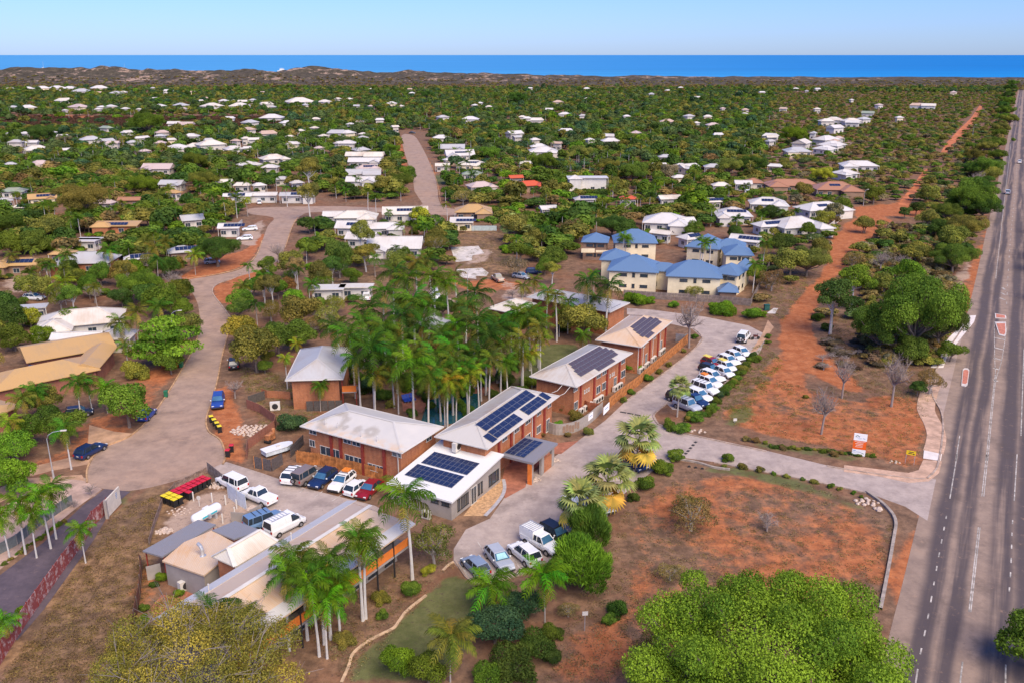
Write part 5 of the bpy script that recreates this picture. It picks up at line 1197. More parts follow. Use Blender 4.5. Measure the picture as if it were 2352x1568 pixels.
palm(8, 120, 590, 9, 2.6, 'mid', 'royal'); palm(8, 170, 600, 8.5, 2.4, 'olive', 'royal'); palm(8, 1385, 840, 5.2, 2.8, 'bright', 'coco', label='small palm with yellow crown base beside the bright strappy clump')
palm(8, 1030, 910, 3.0, 2.8, 'bright', 'coco', label='short bright palm behind the silver parked wagon'); palm(8, 760, 1260, 4.5, 2.6, 'olive', 'coco')
for x, y, h, fl, c in ((2060,760,8.2,2.3,'mid'),(2180,800,8,2.3,'mid'),(1960,830,8,2.3,'mid'),(2250,720,8.6,2.3,'mid'),(2120,900,7.5,2.3,'bright'),(2300,880,6,2.4,'bright'),(2010,700,8.5,2.3,'mid'),(2230,1010,6,2.3,'bright')): palm(7, x, y, h, fl, c, 'royal')
palm(8, -20, 900, 5, 2.4, 'yellow', 'royal'); palm(7, 1450, 1080, 7.0, 2.5, 'dark', 'royal'); palm(7, 1660, 1130, 6.5, 2.2, 'dark', 'royal')
palm(8, 1830, 190, 4.6, 3.5, 'olive', 'fan', label='silver fan palm with hanging yellow leaves, middle of the three by the lot', dead=8)
palm(8, 1640, 350, 4.0, 3.1, 'olive', 'fan', label='silver fan palm nearest the bright strappy clump', dead=7); palm(5, 2040, 1420, 4.6, 3.4, 'olive', 'fan', label='silver fan palm farthest up the front hedge, by the access road', dead=7)
palm(5, 2325, 1050, 4.8, 1.9, 'mid', 'fan', label='single round headed palm at the end of the parked row', dead=0)
for x, y, r in ((2290,1510,80),(2200,1600,90),(2250,1300,60),(2330,1330,70)): bush(5, x, y, r, 'mid')
for x, y, r, c in ((2080,200,90,'mid'),(2200,90,80,'bright'),(2010,290,60,'dark')): bush(8, x, y, r, c)
# left bottom
for x, y, h, fl, c in ((130,340,6.2,2.4,'bright'),(215,420,5.2,1.9,'lime'),(265,285,6.6,2.3,'bright'),(345,245,6.2,2.3,'mid'),(0,440,5,2,'lime')): palm(7, x, y, h, fl, c, 'royal')
palm(7, 545, 520, 4.2, 1.7, 'bright', 'royal'); palm(7, 20, 1150, 3, 1.6, 'lime', 'coco')
tree(7, 610, 230, 70, 'grey', 'bare', .8, 'small leafless grey tree at the mouth of the dark driveway'); tree(7, 500, 330, 60, 'purple', 'bare', .6)
for x, y, r, c in ((1110,840,52,'bright'),(1225,945,50,'bright'),(980,1130,52,'bright'),(990,1050,45,'mid'),(1050,890,40,'dark'),(150,1060,50,'bright')): bush(7, x, y, r, c)
for i in range(16): bush(7, 30 + i * 27 + random.uniform(-6, 6), 745 - i * 19.5 + random.uniform(-6, 6), random.uniform(17, 26), random.choice(['mid', 'olive', 'bright']))
tree(7, 60, 130, 190, 'bright', 'dense', 1.0, 'dense bright green tree at the left edge above the pink driveway')
# left yards (tile 4)
for x, y, r, c, kd in ((490,585,120,'mid','dense'),(1090,720,250,'bright','layer'),(680,270,110,'mid','dense'),(1480,95,165,'dark','dense'),(1740,760,190,'olive','broad'),(2040,680,140,'mid','dense'),(1650,640,130,'yellow','broad'),(860,1140,190,'mid','broad'),(920,930,110,'olive','bush'),(270,1120,140,'olive','broad'),(450,1290,150,'mid','broad'),(210,1330,130,'mid','broad'),(330,1230,100,'dark','broad'),(100,1440,150,'bright','dense'),
    (1600,1040,90,'purple','bare'),(2000,1290,115,'blue','bush'),(1900,110,90,'purple','bare'),(1990,190,110,'olive','broad'),(2100,90,90,'mid','broad'),(2050,510,160,'olive','broad'),(1650,440,100,'mid','broad'),(2240,560,130,'olive','sparse'),(1850,510,100,'olive','sparse'),(1190,300,110,'purple','bare'),(960,330,170,'mid','dense'),(1100,450,160,'mid','dense'),(1250,500,90,'mid','dense'),(1280,610,110,'olive','broad'),
    (200,560,90,'yellow','broad'),(60,560,150,'dark','dense'),(90,700,130,'mid','dense'),(290,690,110,'bright','dense'),(640,390,90,'purple','bare'),(1010,180,90,'olive','sparse'),(830,430,100,'dark','dense'),(1900,370,80,'mid','broad'),(2150,610,90,'brown','sparse'),(2290,470,90,'olive','sparse'),(2160,480,80,'mid','broad'),(1810,900,55,'mid','broad'),(60,60,120,'mid','dense'),(230,50,120,'mid','dense'),(1730,350,80,'mid','broad'),(1160,850,110,'mid','broad'),(1830,830,60,'olive','broad')):
    tree(4, x, y, r, c, kd) if kd != 'bush' else bush(4, x, y, r, c)
for x, y, h, fl, c, kd in ((430,340,5,3,'yellow','coco'),(930,540,7,2.6,'olive','coco'),(815,610,6,2.6,'olive','coco'),(1090,500,6,2.6,'mid','coco'),(450,150,6,3,'mid','coco'),(740,110,6,3,'mid','coco'),(1000,50,6,3,'olive','coco'),(1060,100,5,2.8,'olive','coco'),(1330,150,5,2.6,'yellow','coco'),(530,1020,6,2.4,'mid','royal'),(720,1060,4,2.6,'bright','coco'),(590,1010,5,2,'mid','royal'),(60,1290,5,2.2,'yellow','royal'),(440,1330,6,2.2,'mid','royal'),(300,330,3,2,'olive','coco'),(1790,290,5,2.4,'mid','royal'),(1660,360,4,2.4,'olive','coco'),(2030,750,5,1.5,'yellow','royal'),(1950,850,5.5,1.4,'yellow','royal'),(2190,1040,4.2,1.7,'mid','coco'),(80,150,5,2.4,'olive','coco'),(850,760,5,1.8,'olive','royal'),(150,1130,5,2.2,'olive','coco'),(1130,60,6,2.8,'olive','coco'),(2130,350,4,2.2,'mid','coco'),(240,1080,5,2.2,'mid','coco')):
    palm(4, x, y, h, fl, c, kd)
# the palm grove round the pool (tile 5)
for x, y, h, fl, c in ((215,800,10.5,3.9,'dark'),(490,880,10,3.7,'bright'),(60,700,10.5,3.4,'mid'),(400,980,6,2.3,'olive'),(120,860,8.5,3,'mid'),(610,980,8.5,2.6,'mid'),(660,940,8,2.6,'olive'),(740,1000,7.5,2.4,'yellow'),(770,870,9,2.8,'mid'),(850,920,8,2.6,'mid'),(890,960,7.5,2.4,'yellow'),(930,620,11,4.0,'dark'),(1010,700,10,3.4,'dark'),(1030,860,8,2.6,'olive'),(1110,760,8.5,2.8,'mid'),(1080,640,10,3.4,'dark'),(1250,720,9,2.8,'olive'),(1280,560,10,3,'mid'),(1370,640,9,2.6,'olive'),(1210,540,10,2.8,'mid'),(1340,580,9,2.7,'mid'),(500,470,11,3.9,'mid'),(420,560,10.5,3.6,'dark'),(370,270,11,3.9,'dark'),(460,310,10.5,3.6,'mid'),(640,300,11,3.8,'mid'),(720,340,10,3.2,'bright'),(920,410,11,3.8,'dark'),(870,500,10,3.4,'mid'),(1470,430,9,2.4,'olive'),(1330,320,7,2.2,'olive'),(1840,360,10.5,3.2,'dark'),(1690,330,10.5,3.2,'dark'),(190,520,10,3.6,'dark'),(150,600,9,3.2,'mid'),(300,400,10,3.4,'mid'),(600,500,10,3.3,'mid'),(560,620,9.5,3.1,'dark'),(300,650,9.5,3.2,'mid'),(380,760,8.5,2.8,'mid'),(560,760,8.5,2.8,'olive'),(680,700,9.5,3,'mid'),(790,620,9,2.6,'bright'),(760,780,9,3,'mid'),(640,830,8.5,2.8,'mid'),(1130,880,7,2.4,'mid'),(1300,820,6,2.2,'yellow'),(1370,720,6.5,2.2,'yellow'),(1240,830,6,2.2,'yellow'),(340,880,7.5,2.6,'mid'),(710,1060,6,2.2,'olive'),(800,1040,6,2.2,'mid'),(960,820,8,2.8,'dark'),(930,920,7,2.4,'mid'),(1420,400,8,2.4,'mid'),(1250,360,6,2,'olive'),(600,180,9,3,'mid'),(520,200,9,3,'olive'),(780,280,8,2.6,'olive'),(1500,540,5,2,'mid'),(-30,640,9.5,3.2,'dark'),(1660,690,4,2,'mid'),(240,960,7,2.4,'olive')):
    palm(5, x, y, h, fl, c, 'royal', dead=random.choice([0, 1, 1, 2]))
for x, y, r, c in ((300,1100,80,'mid'),(200,1050,80,'dark'),(460,1040,70,'mid'),(860,1200,60,'mid'),(1140,1010,70,'dark'),(1300,1010,80,'mid'),(1400,1040,60,'mid'),(340,1160,50,'olive'),(1520,640,70,'dark'),(1430,560,90,'dark'),(1250,620,60,'dark'),(1540,1170,75,'dark'),(1610,1240,65,'olive'),(1500,1300,45,'bright'),(1700,1350,50,'olive'),(2000,910,70,'bright'),(1990,1080,35,'mid'),(2110,985,45,'mid'),(1940,1130,35,'olive'),(2250,890,30,'olive'),(2180,940,30,'olive'),(1560,1370,35,'brown'),(1380,1370,30,'brown'),(490,1220,45,'mid'),(640,1060,70,'dark'),(540,960,80,'dark'),(820,1080,60,'mid'),(1000,1000,70,'dark'),(120,980,80,'dark'),(10,880,70,'dark'),(420,860,80,'dark'),(720,920,80,'dark'),(880,800,80,'dark'),(620,700,90,'dark'),(250,750,80,'dark'),(1180,900,60,'dark'),(460,680,80,'dark'),(800,500,60,'mid'),(1010,560,60,'dark'),(2050,450,70,'bright'),(1980,440,60,'bright'),(2110,455,60,'bright'),(2280,485,52,'lime'),(620,1170,50,'mid'),(700,1200,45,'dark'),(760,1180,50,'mid'),(600,1110,55,'dark'),(820,1150,45,'mid'),(1160,860,60,'mid'),(1050,1090,50,'dark'),(1240,1060,50,'mid')): bush(5, x, y, r, c)
for x, y, rr_ in ((120,700,95),(260,620,95),(380,640,90),(500,560,95),(640,620,95),(760,700,90),(900,760,85),(1010,800,80),(320,900,80),(450,960,75),(560,1010,70),(200,980,75),(80,860,80),(680,980,70),(780,1010,65),(870,1040,60),(1110,920,65),(1180,830,70),(1270,760,70),(560,420,90),(420,440,90),(700,450,85),(820,560,85),(960,640,80),(1090,600,70),(600,850,80),(720,860,80),(840,920,75),(960,960,65),(300,780,85),(500,800,85)): tree(5, x, y + 40, rr_, random.choice(['dark', 'dark', 'mid', 'blue']), 'dense', 1.2)
tree(5, 1600, 470, 90, 'dark', 'dense', .9); tree(5, 1770, 480, 80, 'mid', 'dense', .8); tree(5, 1480, 500, 80, 'dark', 'dense', .8)
for x, y in ((1100, 590), (1160, 610), (1230, 560), (700, 680), (740, 660), (1330, 520), (1560, 470), (1750, 440)): palm(5, x, y, 6.5, 2.4, 'mid', 'royal')
for x, y, r in ((1100, 680, 60), (1180, 660, 60), (1260, 600, 60), (1330, 580, 60), (1600, 560, 60), (700, 740, 60), (1790, 590, 50)): bush(5, x, y, r, 'dark')
tree(5, 1670, 580, 175, 'olive', 'broad', .9, 'wide flowering frangipani like tree behind the middle brick blocks'); tree(5, 170, 120, 110, 'olive', 'gum', .7); tree(5, 660, 60, 100, 'olive', 'sparse', 1.0); tree(5, 80, 280, 80, 'mid', 'dense'); tree(5, 1200, 210, 110, 'grey', 'sparse', .9); tree(5, 1460, 160, 110, 'mid', 'dense'); tree(5, 1230, 110, 90, 'mid', 'broad'); tree(5, 1400, 220, 80, 'mid', 'dense'); tree(5, 1180, 400, 70, 'purple', 'bare', .7); tree(5, 1270, 400, 50, 'brown', 'sparse', .8)
# right side (tile 6)
tree(6, 1060, 400, 185, 'dark', 'gum', .85, 'tall white trunked gum with dark crown beside the big spreading tree', nvar=2); tree(6, 1200, 290, 150, 'lime', 'gum', .85, 'tall gum with yellow green crown behind the white trunked gum', nvar=2)
tree(6, 1650, 480, 340, 'mid', 'dense', 1.35, 'biggest dark green spreading tree between red track and highway', nvar=1); tree(6, 1370, 620, 215, 'mid', 'dense', 1.2); tree(6, 1790, 590, 205, 'dark', 'dense', 1.2); tree(6, 1600, 790, 130, 'mid', 'dense', 1.0); tree(6, 1860, 790, 95, 'mid', 'broad', .9); tree(6, 1570, 250, 110, 'bright', 'broad')
for x, y, r, lb in ((1130,960,95,'leafless bottle shaped tree, middle of three in the red field'),(1480,960,125,'widest leafless tree in the red field, nearest the slip lane'),(990,1180,110,'leafless tree nearest the white and orange sign'),(75,560,120,'leafless tree at the corner of the timber fence')): tree(6, x, y - 25, r * 1.12, 'grey', 'bare', 1.9, lb, nvar=3)
for x, y, r, c, kd in ((630,300,100,'brown','sparse'),(880,130,160,'olive','broad'),(760,170,130,'olive','broad'),(1880,140,165,'mid','dense'),(960,80,80,'olive','broad'),(700,60,90,'dark','broad'),(520,260,90,'mid','broad'),(1720,990,120,'brown','sparse'),(1630,1040,70,'dark','broad'),(940,570,50,'dark','bush'),(1010,640,60,'dark','bush'),(1400,330,100,'olive','broad'),(1180,170,80,'brown','sparse'),(590,330,50,'brown','sparse'),(1380,170,100,'purple','bare'),(1620,120,100,'olive','broad'),(1520,180,80,'purple','bare'),(100,390,70,'olive','sparse')):
    tree(6, x, y, r, c, kd) if kd != 'bush' else bush(6, x, y, r, c)
for i in range(26):
    bush(6, random.uniform(930, 1500), random.uniform(700, 920), random.uniform(45, 85), 'purple', hf=.55) if i % 2 else tree(6, random.uniform(920, 1520), random.uniform(690, 900), random.uniform(50, 80), 'purple', 'bare', .5, nvar=3)
for x, y, r, c in ((290,510,92,'bright'),(240,500,60,'bright'),(340,520,60,'bright'),(490,545,80,'bright'),(560,550,40,'bright'),(520,850,52,'mid'),(475,860,38,'mid'),(430,920,58,'olive'),(390,985,48,'mid'),(350,1020,42,'mid'),(310,1065,52,'mid'),(270,1100,40,'blue'),(225,1185,55,'mid'),(110,1250,80,'mid'),(30,1320,60,'bright'),(60,1260,45,'olive'),(600,700,28,'mid'),(600,740,26,'mid'),(495,830,40,'dark'),(450,890,45,'mid'),(412,950,44,'mid'),(372,1005,42,'olive'),(330,1040,40,'mid'),(290,1085,44,'dark'),(250,1140,48,'mid'),(200,1215,48,'mid'),(450,1400,40,'brown'),(520,1410,36,'brown'),(700,1460,34,'brown'),(1050,1500,36,'brown'),(580,1425,26,'olive'),(640,1445,24,'grey'),(860,1110,30,'olive'),(100,700,30,'mid'),(20,740,26,'olive'),(25,800,24,'olive')): bush(6, x, y, r, c)
for x in range(620, 1340, 30): bush(6, x + random.uniform(-8, 8), 1448 + (x - 640) * .10 + random.uniform(-6, 6), random.uniform(20, 32), random.choice(['mid', 'olive', 'dark']), hf=.7)
tree(9, 80, 390, 200, 'brown', 'sparse', .8, 'wide brown green thicket in the lower red field', nvar=2); tree(9, 60, 330, 120, 'olive', 'sparse', .7); tree(9, 600, 450, 110, 'grey', 'bare', .8, 'small leafless shrub like tree standing in the lower red field')
for x, y, r, c in ((330,20,60,'mid'),(425,80,42,'olive'),(300,80,28,'olive'),(545,105,36,'olive'),(915,185,36,'olive'),(730,150,30,'olive'),(1030,215,30,'mid'),(1185,262,22,'mid'),(1240,290,18,'mid'),(840,170,24,'mid'),(640,130,24,'mid'),(1090,235,24,'olive')): bush(9, x, y, r, c)
tree(9, 2352, 900, 60, 'olive', 'broad') if False else None
# highway verge
for x, y, r, c, kd in ((2010,1110,175,'mid','dense'),(2080,1170,120,'dark','dense'),(1920,1140,110,'dark','dense'),(1960,1270,150,'olive','broad'),(2100,870,125,'mid','broad'),(2150,720,85,'mid','broad'),(2230,500,70,'mid','broad'),(2040,970,75,'purple','bare'),(1880,1380,110,'olive','broad'),(2200,620,70,'olive','broad'),(2020,800,80,'olive','broad'),(2260,560,60,'olive','broad'),(2240,440,60,'mid','broad'),(1700,1080,80,'olive','broad'),(1620,1180,60,'dark','broad'),(1270,1290,70,'olive','broad'),(1330,1080,80,'mid','broad'),(1540,1210,50,'dark','broad'),(2280,720,20,'mid','bush')):
    tree(3, x, y, r, c, kd) if kd != 'bush' else bush(3, x, y, r, c)
for x, y, rr_ in ((2130,960,80),(2170,820,70),(2060,1010,90),(2190,660,55),(2215,560,48),(2250,400,45),(2265,350,42),(2280,320,40),(2210,480,45),(1990,1030,90),(1830,1200,110),(1780,1330,100),(1900,1330,100),(1700,1250,80),(2100,760,70),(2000,900,80)): tree(3, x, y, rr_, random.choice(['mid', 'olive', 'mid', 'dark']), random.choice(['broad', 'dense']))
# notable middle distance trees
for k, x, y, r, c, kd in ((1,285,670,105,'dark','dense'),(1,430,700,60,'grey','broad'),(1,1325,860,105,'mid','dense'),(1,970,1020,115,'bright','dense'),(1,2110,900,100,'olive','gum'),(1,540,1070,190,'olive','broad'),(1,1000,590,130,'mid','dense'),(1,570,1280,90,'dark','dense'),(1,70,1290,110,'mid','dense'),(1,330,1310,120,'olive','broad'),(1,2110,1080,100,'olive','gum'),(1,1390,960,110,'olive','broad'),(2,1020,810,85,'mid','dense'),(2,1640,780,95,'olive','broad'),(2,350,780,65,'bright','dense'),(2,400,1000,110,'mid','dense'),(2,450,950,80,'mid','dense'),(2,300,1010,80,'olive','broad'),(2,2250,930,75,'grey','broad'),(2,1400,860,110,'mid','dense'),(2,1830,870,90,'olive','broad'),(2,1220,430,65,'dark','dense'),(2,600,410,50,'dark','dense'),(2,2010,930,110,'mid','dense'),(2,840,1100,80,'brown','sparse'),(2,630,1290,90,'brown','bare'),(2,540,1230,90,'yellow','broad'),(2,140,1340,110,'olive','gum'),(2,1590,1320,110,'brown','sparse'),(2,1200,1300,120,'olive','broad'),(2,1330,1370,90,'olive','broad'),(2,660,1370,90,'olive','broad'),(2,1860,1290,120,'dark','dense'),(2,1960,1330,100,'dark','dense'),(3,340,870,100,'olive','broad'),(3,500,880,100,'dark','dense'),(3,980,930,90,'yellow','broad'),(3,780,680,100,'bright','dense'),(3,470,840,80,'olive','broad'),(3,1110,1170,85,'mid','dense'),(3,990,1250,80,'olive','broad'),(3,1050,1200,80,'grey','broad'),(3,850,1060,75,'olive','broad'),(3,1260,1290,70,'olive','broad'),(3,380,1350,70,'dark','dense'),(3,600,1220,80,'dark','dense'),(3,100,1330,80,'mid','dense'),(3,880,1330,70,'mid','broad')):
    tree(k, x, y, r, c, kd)
for k, x, y, h, fl, c, kd in ((1,1080,1100,7,3,'olive','coco'),(1,1150,1060,7,3,'olive','coco'),(1,1390,1180,7,3,'olive','coco'),(1,1450,1100,7,3,'mid','coco'),(1,1530,1150,6,2.8,'mid','royal'),(1,1610,1120,7,2.8,'mid','royal'),(1,1680,1130,6,2.6,'yellow','coco'),(1,1950,1050,7,2.6,'mid','royal'),(1,200,1000,7,2.6,'olive','coco'),(1,740,1090,6,2.6,'olive','coco'),(1,1050,1370,5,2.6,'lime','coco'),(1,870,590,8,2.2,'mid','royal'),(2,720,1070,6,2.2,'mid','royal'),(2,725,1170,6,2.2,'olive','royal'),(2,240,1120,7,2.6,'mid','royal'),(2,190,1080,7,2.6,'mid','royal'),(2,780,980,6,2.4,'olive','coco'),(2,100,900,6,2.2,'dark','royal'),(2,330,1220,4,2,'mid','coco'),(2,1190,1270,4,2.6,'olive','fan'),(2,1140,1330,4,2.6,'olive','fan'),(2,1280,1350,4,2.6,'olive','fan'),(2,1350,1290,4,2.6,'yellow','fan'),(2,1690,1190,6,2.4,'mid','royal'),(2,1750,1230,6,2.4,'olive','royal'),(2,1820,1160,6,2.4,'olive','royal'),(2,1600,1180,6,2.4,'mid','royal'),(2,1520,1250,6,2.4,'mid','royal'),(2,1950,1400,6,2.6,'mid','royal'),(2,730,700,6,2.4,'olive','coco'),(2,1470,700,6,2.4,'dark','royal'),(3,100,950,7,2.6,'olive','coco'),(3,60,1060,7,2.6,'yellow','coco'),(3,220,1190,6,2.4,'olive','royal'),(3,390,1270,6,2.6,'dark','royal'),(3,560,1240,5,2.4,'mid','royal'),(3,430,1110,5,2.2,'yellow','coco'),(3,790,1220,5,2.4,'mid','royal'),(6,165,70,8,2.2,'mid','royal'),(6,210,60,8,2.2,'mid','royal'),(6,585,70,8,2.4,'mid','royal'),(13,610,210,7,2.6,'bright','royal'),(13,1500,250,8,2.4,'mid','royal'),(6,520,210,7,2.2,'mid','royal'),(5,1730,270,5,1.7,'lime','coco')):
    palm(k, x, y, h, fl, c, kd)

# --- suburb fill: individual trees of the middle distance, nearest first, keeping roads, roofs and yards clear
KEEP = [[(p.x, p.y) for p in px(0, q_)] for q_ in (
 [(425,645),(500,636),(505,680),(545,740),(525,800),(430,800),(445,700)],
 [(395,640),(600,440),(730,440),(760,465),(930,465),(915,330),(900,300),(985,300),(1030,470),(1130,480),(1130,505),(720,508),(680,640),(560,660),(520,760),(400,660)],
 [(1700,1000),(1750,700),(1860,640),(1893,560),(1925,520),(1960,475),(2060,462),(2096,422),(2122,388),(2134,386),(2124,412),(2092,470),(2140,482),(2140,515),(2010,550),(1950,600),(1900,680),(1890,740),(2150,900),(2150,1568),(1000,1568),(1000,1000),(1300,700)],
 [(2155,1568),(2190,680),(2270,480),(2310,300),(2335,205),(2400,205),(2400,1568)], [(440,1568),(0,1568),(0,740),(470,740),(560,800),(640,980),(700,700),(880,640),(1050,640),(1260,680),(1350,520),(1740,520),(1740,720),(1000,1100)], [(560,545),(590,500),(560,490),(545,560)], [(50,600),(60,700),(0,700),(0,600)],
 [(1035,640),(1035,525),(1150,525),(1170,640)], [(2160,350),(2176,324),(2248,242),(2258,246),(2194,336),(2172,358)], [(1040,640),(1210,640),(1300,700),(1100,700)])]
FP = [np.array(f) for f in FOOT]; FC = np.array([f.mean(0) for f in FP]); FR = np.array([np.linalg.norm(f - f.mean(0), axis=1).max() for f in FP])
def blocked(x, y, r):
    for kp in KEEP:
        ins = False; n = len(kp)
        for i in range(n):
            x1, y1 = kp[i]; x2, y2 = kp[(i + 1) % n]
            if (y1 > y) != (y2 > y) and x < (x2 - x1) * (y - y1) / (y2 - y1) + x1: ins = not ins
        if ins: return True
    d = np.hypot(FC[:, 0] - x, FC[:, 1] - y)
    # leave the roofs standing and keep the strip in front of them (towards the drone) thin
    if (d < FR * .80 + r * .55).any(): return True
    fy = FC[:, 1] - y; return bool(((np.abs(FC[:, 0] - x * FC[:, 1] / max(y, 1)) < FR * .75) & (fy > 0) & (fy < FR * .6 + r * (2.0 if y < 260 else 3.2))).any())
cand = []
yv = 120.0
while yv < 1480:
    step = 5.2 if yv < 300 else (6.0 if yv < 700 else 7.5); xr = .64 * yv
    xv = -xr
    while xv < xr:
        x = xv + random.uniform(-.42, .42) * step; y = yv + random.uniform(-.42, .42) * step
        if 20 < PR((x, y, 2))[1]: cand.append((x, y))
        xv += step
    yv += step * .92
cnt = {'tree': 0, 'palm_tree': 0, 'shrub': 0}
for p_ in PLANTS:
    b_ = p_[0].name.split('.')[0]; cnt[b_] = cnt.get(b_, 0) + 1
far_pts = []
for x, y in cand:
    X, Y = PR((x, y, 0)); bushland = (X > 1720 - (520 - Y) * -.2 and X > 1690 + (Y - 260) * .05 and Y > 215 and X < 2330) or False
    burnt = inr = Y < 300 and Y > 268 and X < 650
    if burnt and random.random() < .85: continue
    dens = .93
    if Y < 222 and random.random() < .25: continue
    if not bushland and random.random() > dens: continue
    u_ = random.random(); big = vnoise(np.array([x]), np.array([y]), 60, 9)[0]
    if bushland: kd, r, c = ('far', random.uniform(1.6, 3.2), random.choice(['olive', 'olive', 'brown', 'olive', 'brown', 'grey', 'mid']))
    elif u_ < .13 - .06 * (Y < 330): kd, r, c = 'palm', 2.3, random.choice(['mid', 'olive', 'mid', 'dark'])
    elif u_ < .30: kd, r, c = 'shrub', random.uniform(1.5, 2.2), random.choice(['mid', 'olive', 'dark', 'bright'])
    else: kd, r, c = 'tree', random.uniform(2.6, 4.6) * (1.15 if big > .6 else .95), random.choice(['dark', 'mid', 'mid', 'olive', 'olive', 'dark', 'mid', 'bright', 'brown', 'olive'])
    if y < 215: r = min(r, 2.8)
    if y < 175 and X > 1000: continue
    if Y < 400 and kd != 'far' and random.random() < .85: c = random.choice(['haze', 'dark', 'blue', 'haze', 'mid', 'olive'])  # farther plants mostly take duller, bluer greens: distance haze put into leaf colour
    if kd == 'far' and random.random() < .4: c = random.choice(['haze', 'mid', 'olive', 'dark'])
    if blocked(x, y, r): continue
    if y < 240 and min((math.hypot(q_[0] - x, q_[1] - y) - q_[2] for q_ in FOOT_T), default=9) < r * .5: continue
    if kd == 'tree' and cnt['tree'] < 297 and Y > 330:
        k2 = random.choice(['broad', 'broad', 'dense', 'gum', 'sparse']); hf = random.uniform(.85, 1.45); r *= random.uniform(.85, 1.2); cz = {'broad': 1.05, 'dense': .82, 'gum': 1.5, 'sparse': .95}[k2]
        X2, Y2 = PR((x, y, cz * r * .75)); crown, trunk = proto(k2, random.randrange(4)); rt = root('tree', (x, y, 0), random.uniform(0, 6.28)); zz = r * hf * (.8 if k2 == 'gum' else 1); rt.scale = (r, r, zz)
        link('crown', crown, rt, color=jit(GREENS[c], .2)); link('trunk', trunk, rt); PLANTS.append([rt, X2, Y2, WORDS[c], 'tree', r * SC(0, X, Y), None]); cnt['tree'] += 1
    elif kd == 'palm' and cnt['palm_tree'] < 290 and Y > 300:
        h = random.uniform(4.0, 6.5); X2, Y2 = PR((x, y, h)); palm(0, X2, Y2, h, random.uniform(2.0, 2.8), c, random.choice(['royal', 'coco', 'coco', 'royal']), detail=False); cnt['palm_tree'] += 1
    elif kd == 'shrub' and cnt['shrub'] < 290 and Y > 330:
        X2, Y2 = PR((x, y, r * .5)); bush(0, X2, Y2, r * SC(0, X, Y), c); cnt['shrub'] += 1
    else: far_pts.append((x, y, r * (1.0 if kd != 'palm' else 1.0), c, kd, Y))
for (o_h, X, Y, cn, kd_, wm) in HOUSES:                # low garden bushes along the street side of each house
    if Y < 215 or o_h.location.y < 118: continue
    for i in range(int(wm / 1.7)):
        c_ = o_h.location; a_ = o_h.rotation_euler.z; q_ = Vector((math.cos(a_), math.sin(a_), 0)) * (i * 1.8 + random.uniform(-.5, .9)) + Vector((0, -1, 0)) * random.uniform(1.2, 4.5)
        x, y = c_.x + q_.x, c_.y + q_.y
        if random.random() < .25 or any(inpoly(np.array([x]), np.array([y]), kp)[0] for kp in KEEP[:3]): continue
        r = random.uniform(1.0, 1.7); c = random.choice(['mid', 'olive', 'dark', 'mid', 'bright'])
        if Y > 400 and cnt['shrub'] < 297: X2, Y2 = PR((x, y, r * .5)); bush(0, X2, Y2, r * SC(0, X2, Y2), c); cnt['shrub'] += 1
        else: far_pts.append((x, y, r, c, 'low', Y))
# the low bush along the red track and everything farther: one mass
pool = bpy.data.collections.new('woodland_sources'); src = []
def sobj(me, col):
    me = me.copy()
    if me.materials[0].name in ('foliage', 'dry_foliage', 'palm_frond'): me.materials[0] = leafmat('foliage_%.3f_%.3f' % (col[0], col[1]), .2, col)
    o = bpy.data.objects.new('woodland_%02d' % len(src), me); pool.objects.link(o); src.append(o); return len(src) - 1
FARV = {}
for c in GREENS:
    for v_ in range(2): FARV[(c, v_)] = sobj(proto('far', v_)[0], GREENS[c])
PALV = {c: sobj(joined_crown('royal', 1), GREENS[c]) for c in ('mid', 'olive', 'dark')}
PTR = sobj(trunk_mesh('royal', 0)[0], (1, 1, 1)); TRK = sobj(proto('far', 0)[1], (1, 1, 1))
def mass(name, pts, kd='stuff'):
    me = bpy.data.meshes.new(name); n = len(pts); me.vertices.add(n)
    me.vertices.foreach_set('co', np.array([p[:3] for p in pts], np.float32).ravel())
    for nm, tp, ix in (('pick', 'INT', 3), ('turn', 'FLOAT', 4)):
        a = me.attributes.new(nm, tp, 'POINT'); a.data.foreach_set('value', [p[ix] for p in pts])
    a = me.attributes.new('size', 'FLOAT_VECTOR', 'POINT'); a.data.foreach_set('vector', np.array([p[5] for p in pts], np.float32).ravel())
    me.update(); o = link(name, me); o['kind'] = kd
    gn = bpy.data.node_groups.new(name, 'GeometryNodeTree'); gn.interface.new_socket('Geometry', in_out='INPUT', socket_type='NodeSocketGeometry'); gn.interface.new_socket('Geometry', in_out='OUTPUT', socket_type='NodeSocketGeometry')
    N_ = gn.nodes; gi = N_.new('NodeGroupInput'); go = N_.new('NodeGroupOutput'); ip = N_.new('GeometryNodeInstanceOnPoints'); ci = N_.new('GeometryNodeCollectionInfo')
    ci.inputs['Collection'].default_value = pool; ci.inputs['Separate Children'].default_value = True; ci.inputs['Reset Children'].default_value = True
    def named(nm, tp):
        q_ = N_.new('GeometryNodeInputNamedAttribute'); q_.data_type = tp; q_.inputs['Name'].default_value = nm
        return [s_ for s_ in q_.outputs if s_.enabled][0]
    cb = N_.new('ShaderNodeCombineXYZ'); gn.links.new(named('turn', 'FLOAT'), cb.inputs['Z']); er = N_.new('FunctionNodeEulerToRotation'); gn.links.new(cb.outputs[0], er.inputs[0])
    ip.inputs['Pick Instance'].default_value = True
    gn.links.new(gi.outputs[0], ip.inputs['Points']); gn.links.new(ci.outputs[0], ip.inputs['Instance']); gn.links.new(named('pick', 'INT'), ip.inputs['Instance Index'])
    gn.links.new(er.outputs[0], ip.inputs['Rotation']); gn.links.new(named('size', 'FLOAT_VECTOR'), ip.inputs['Scale']); gn.links.new(ip.outputs[0], go.inputs[0])
    md = o.modifiers.new(name, 'NODES'); md.node_group = gn; return o
wood, scrub = [], []
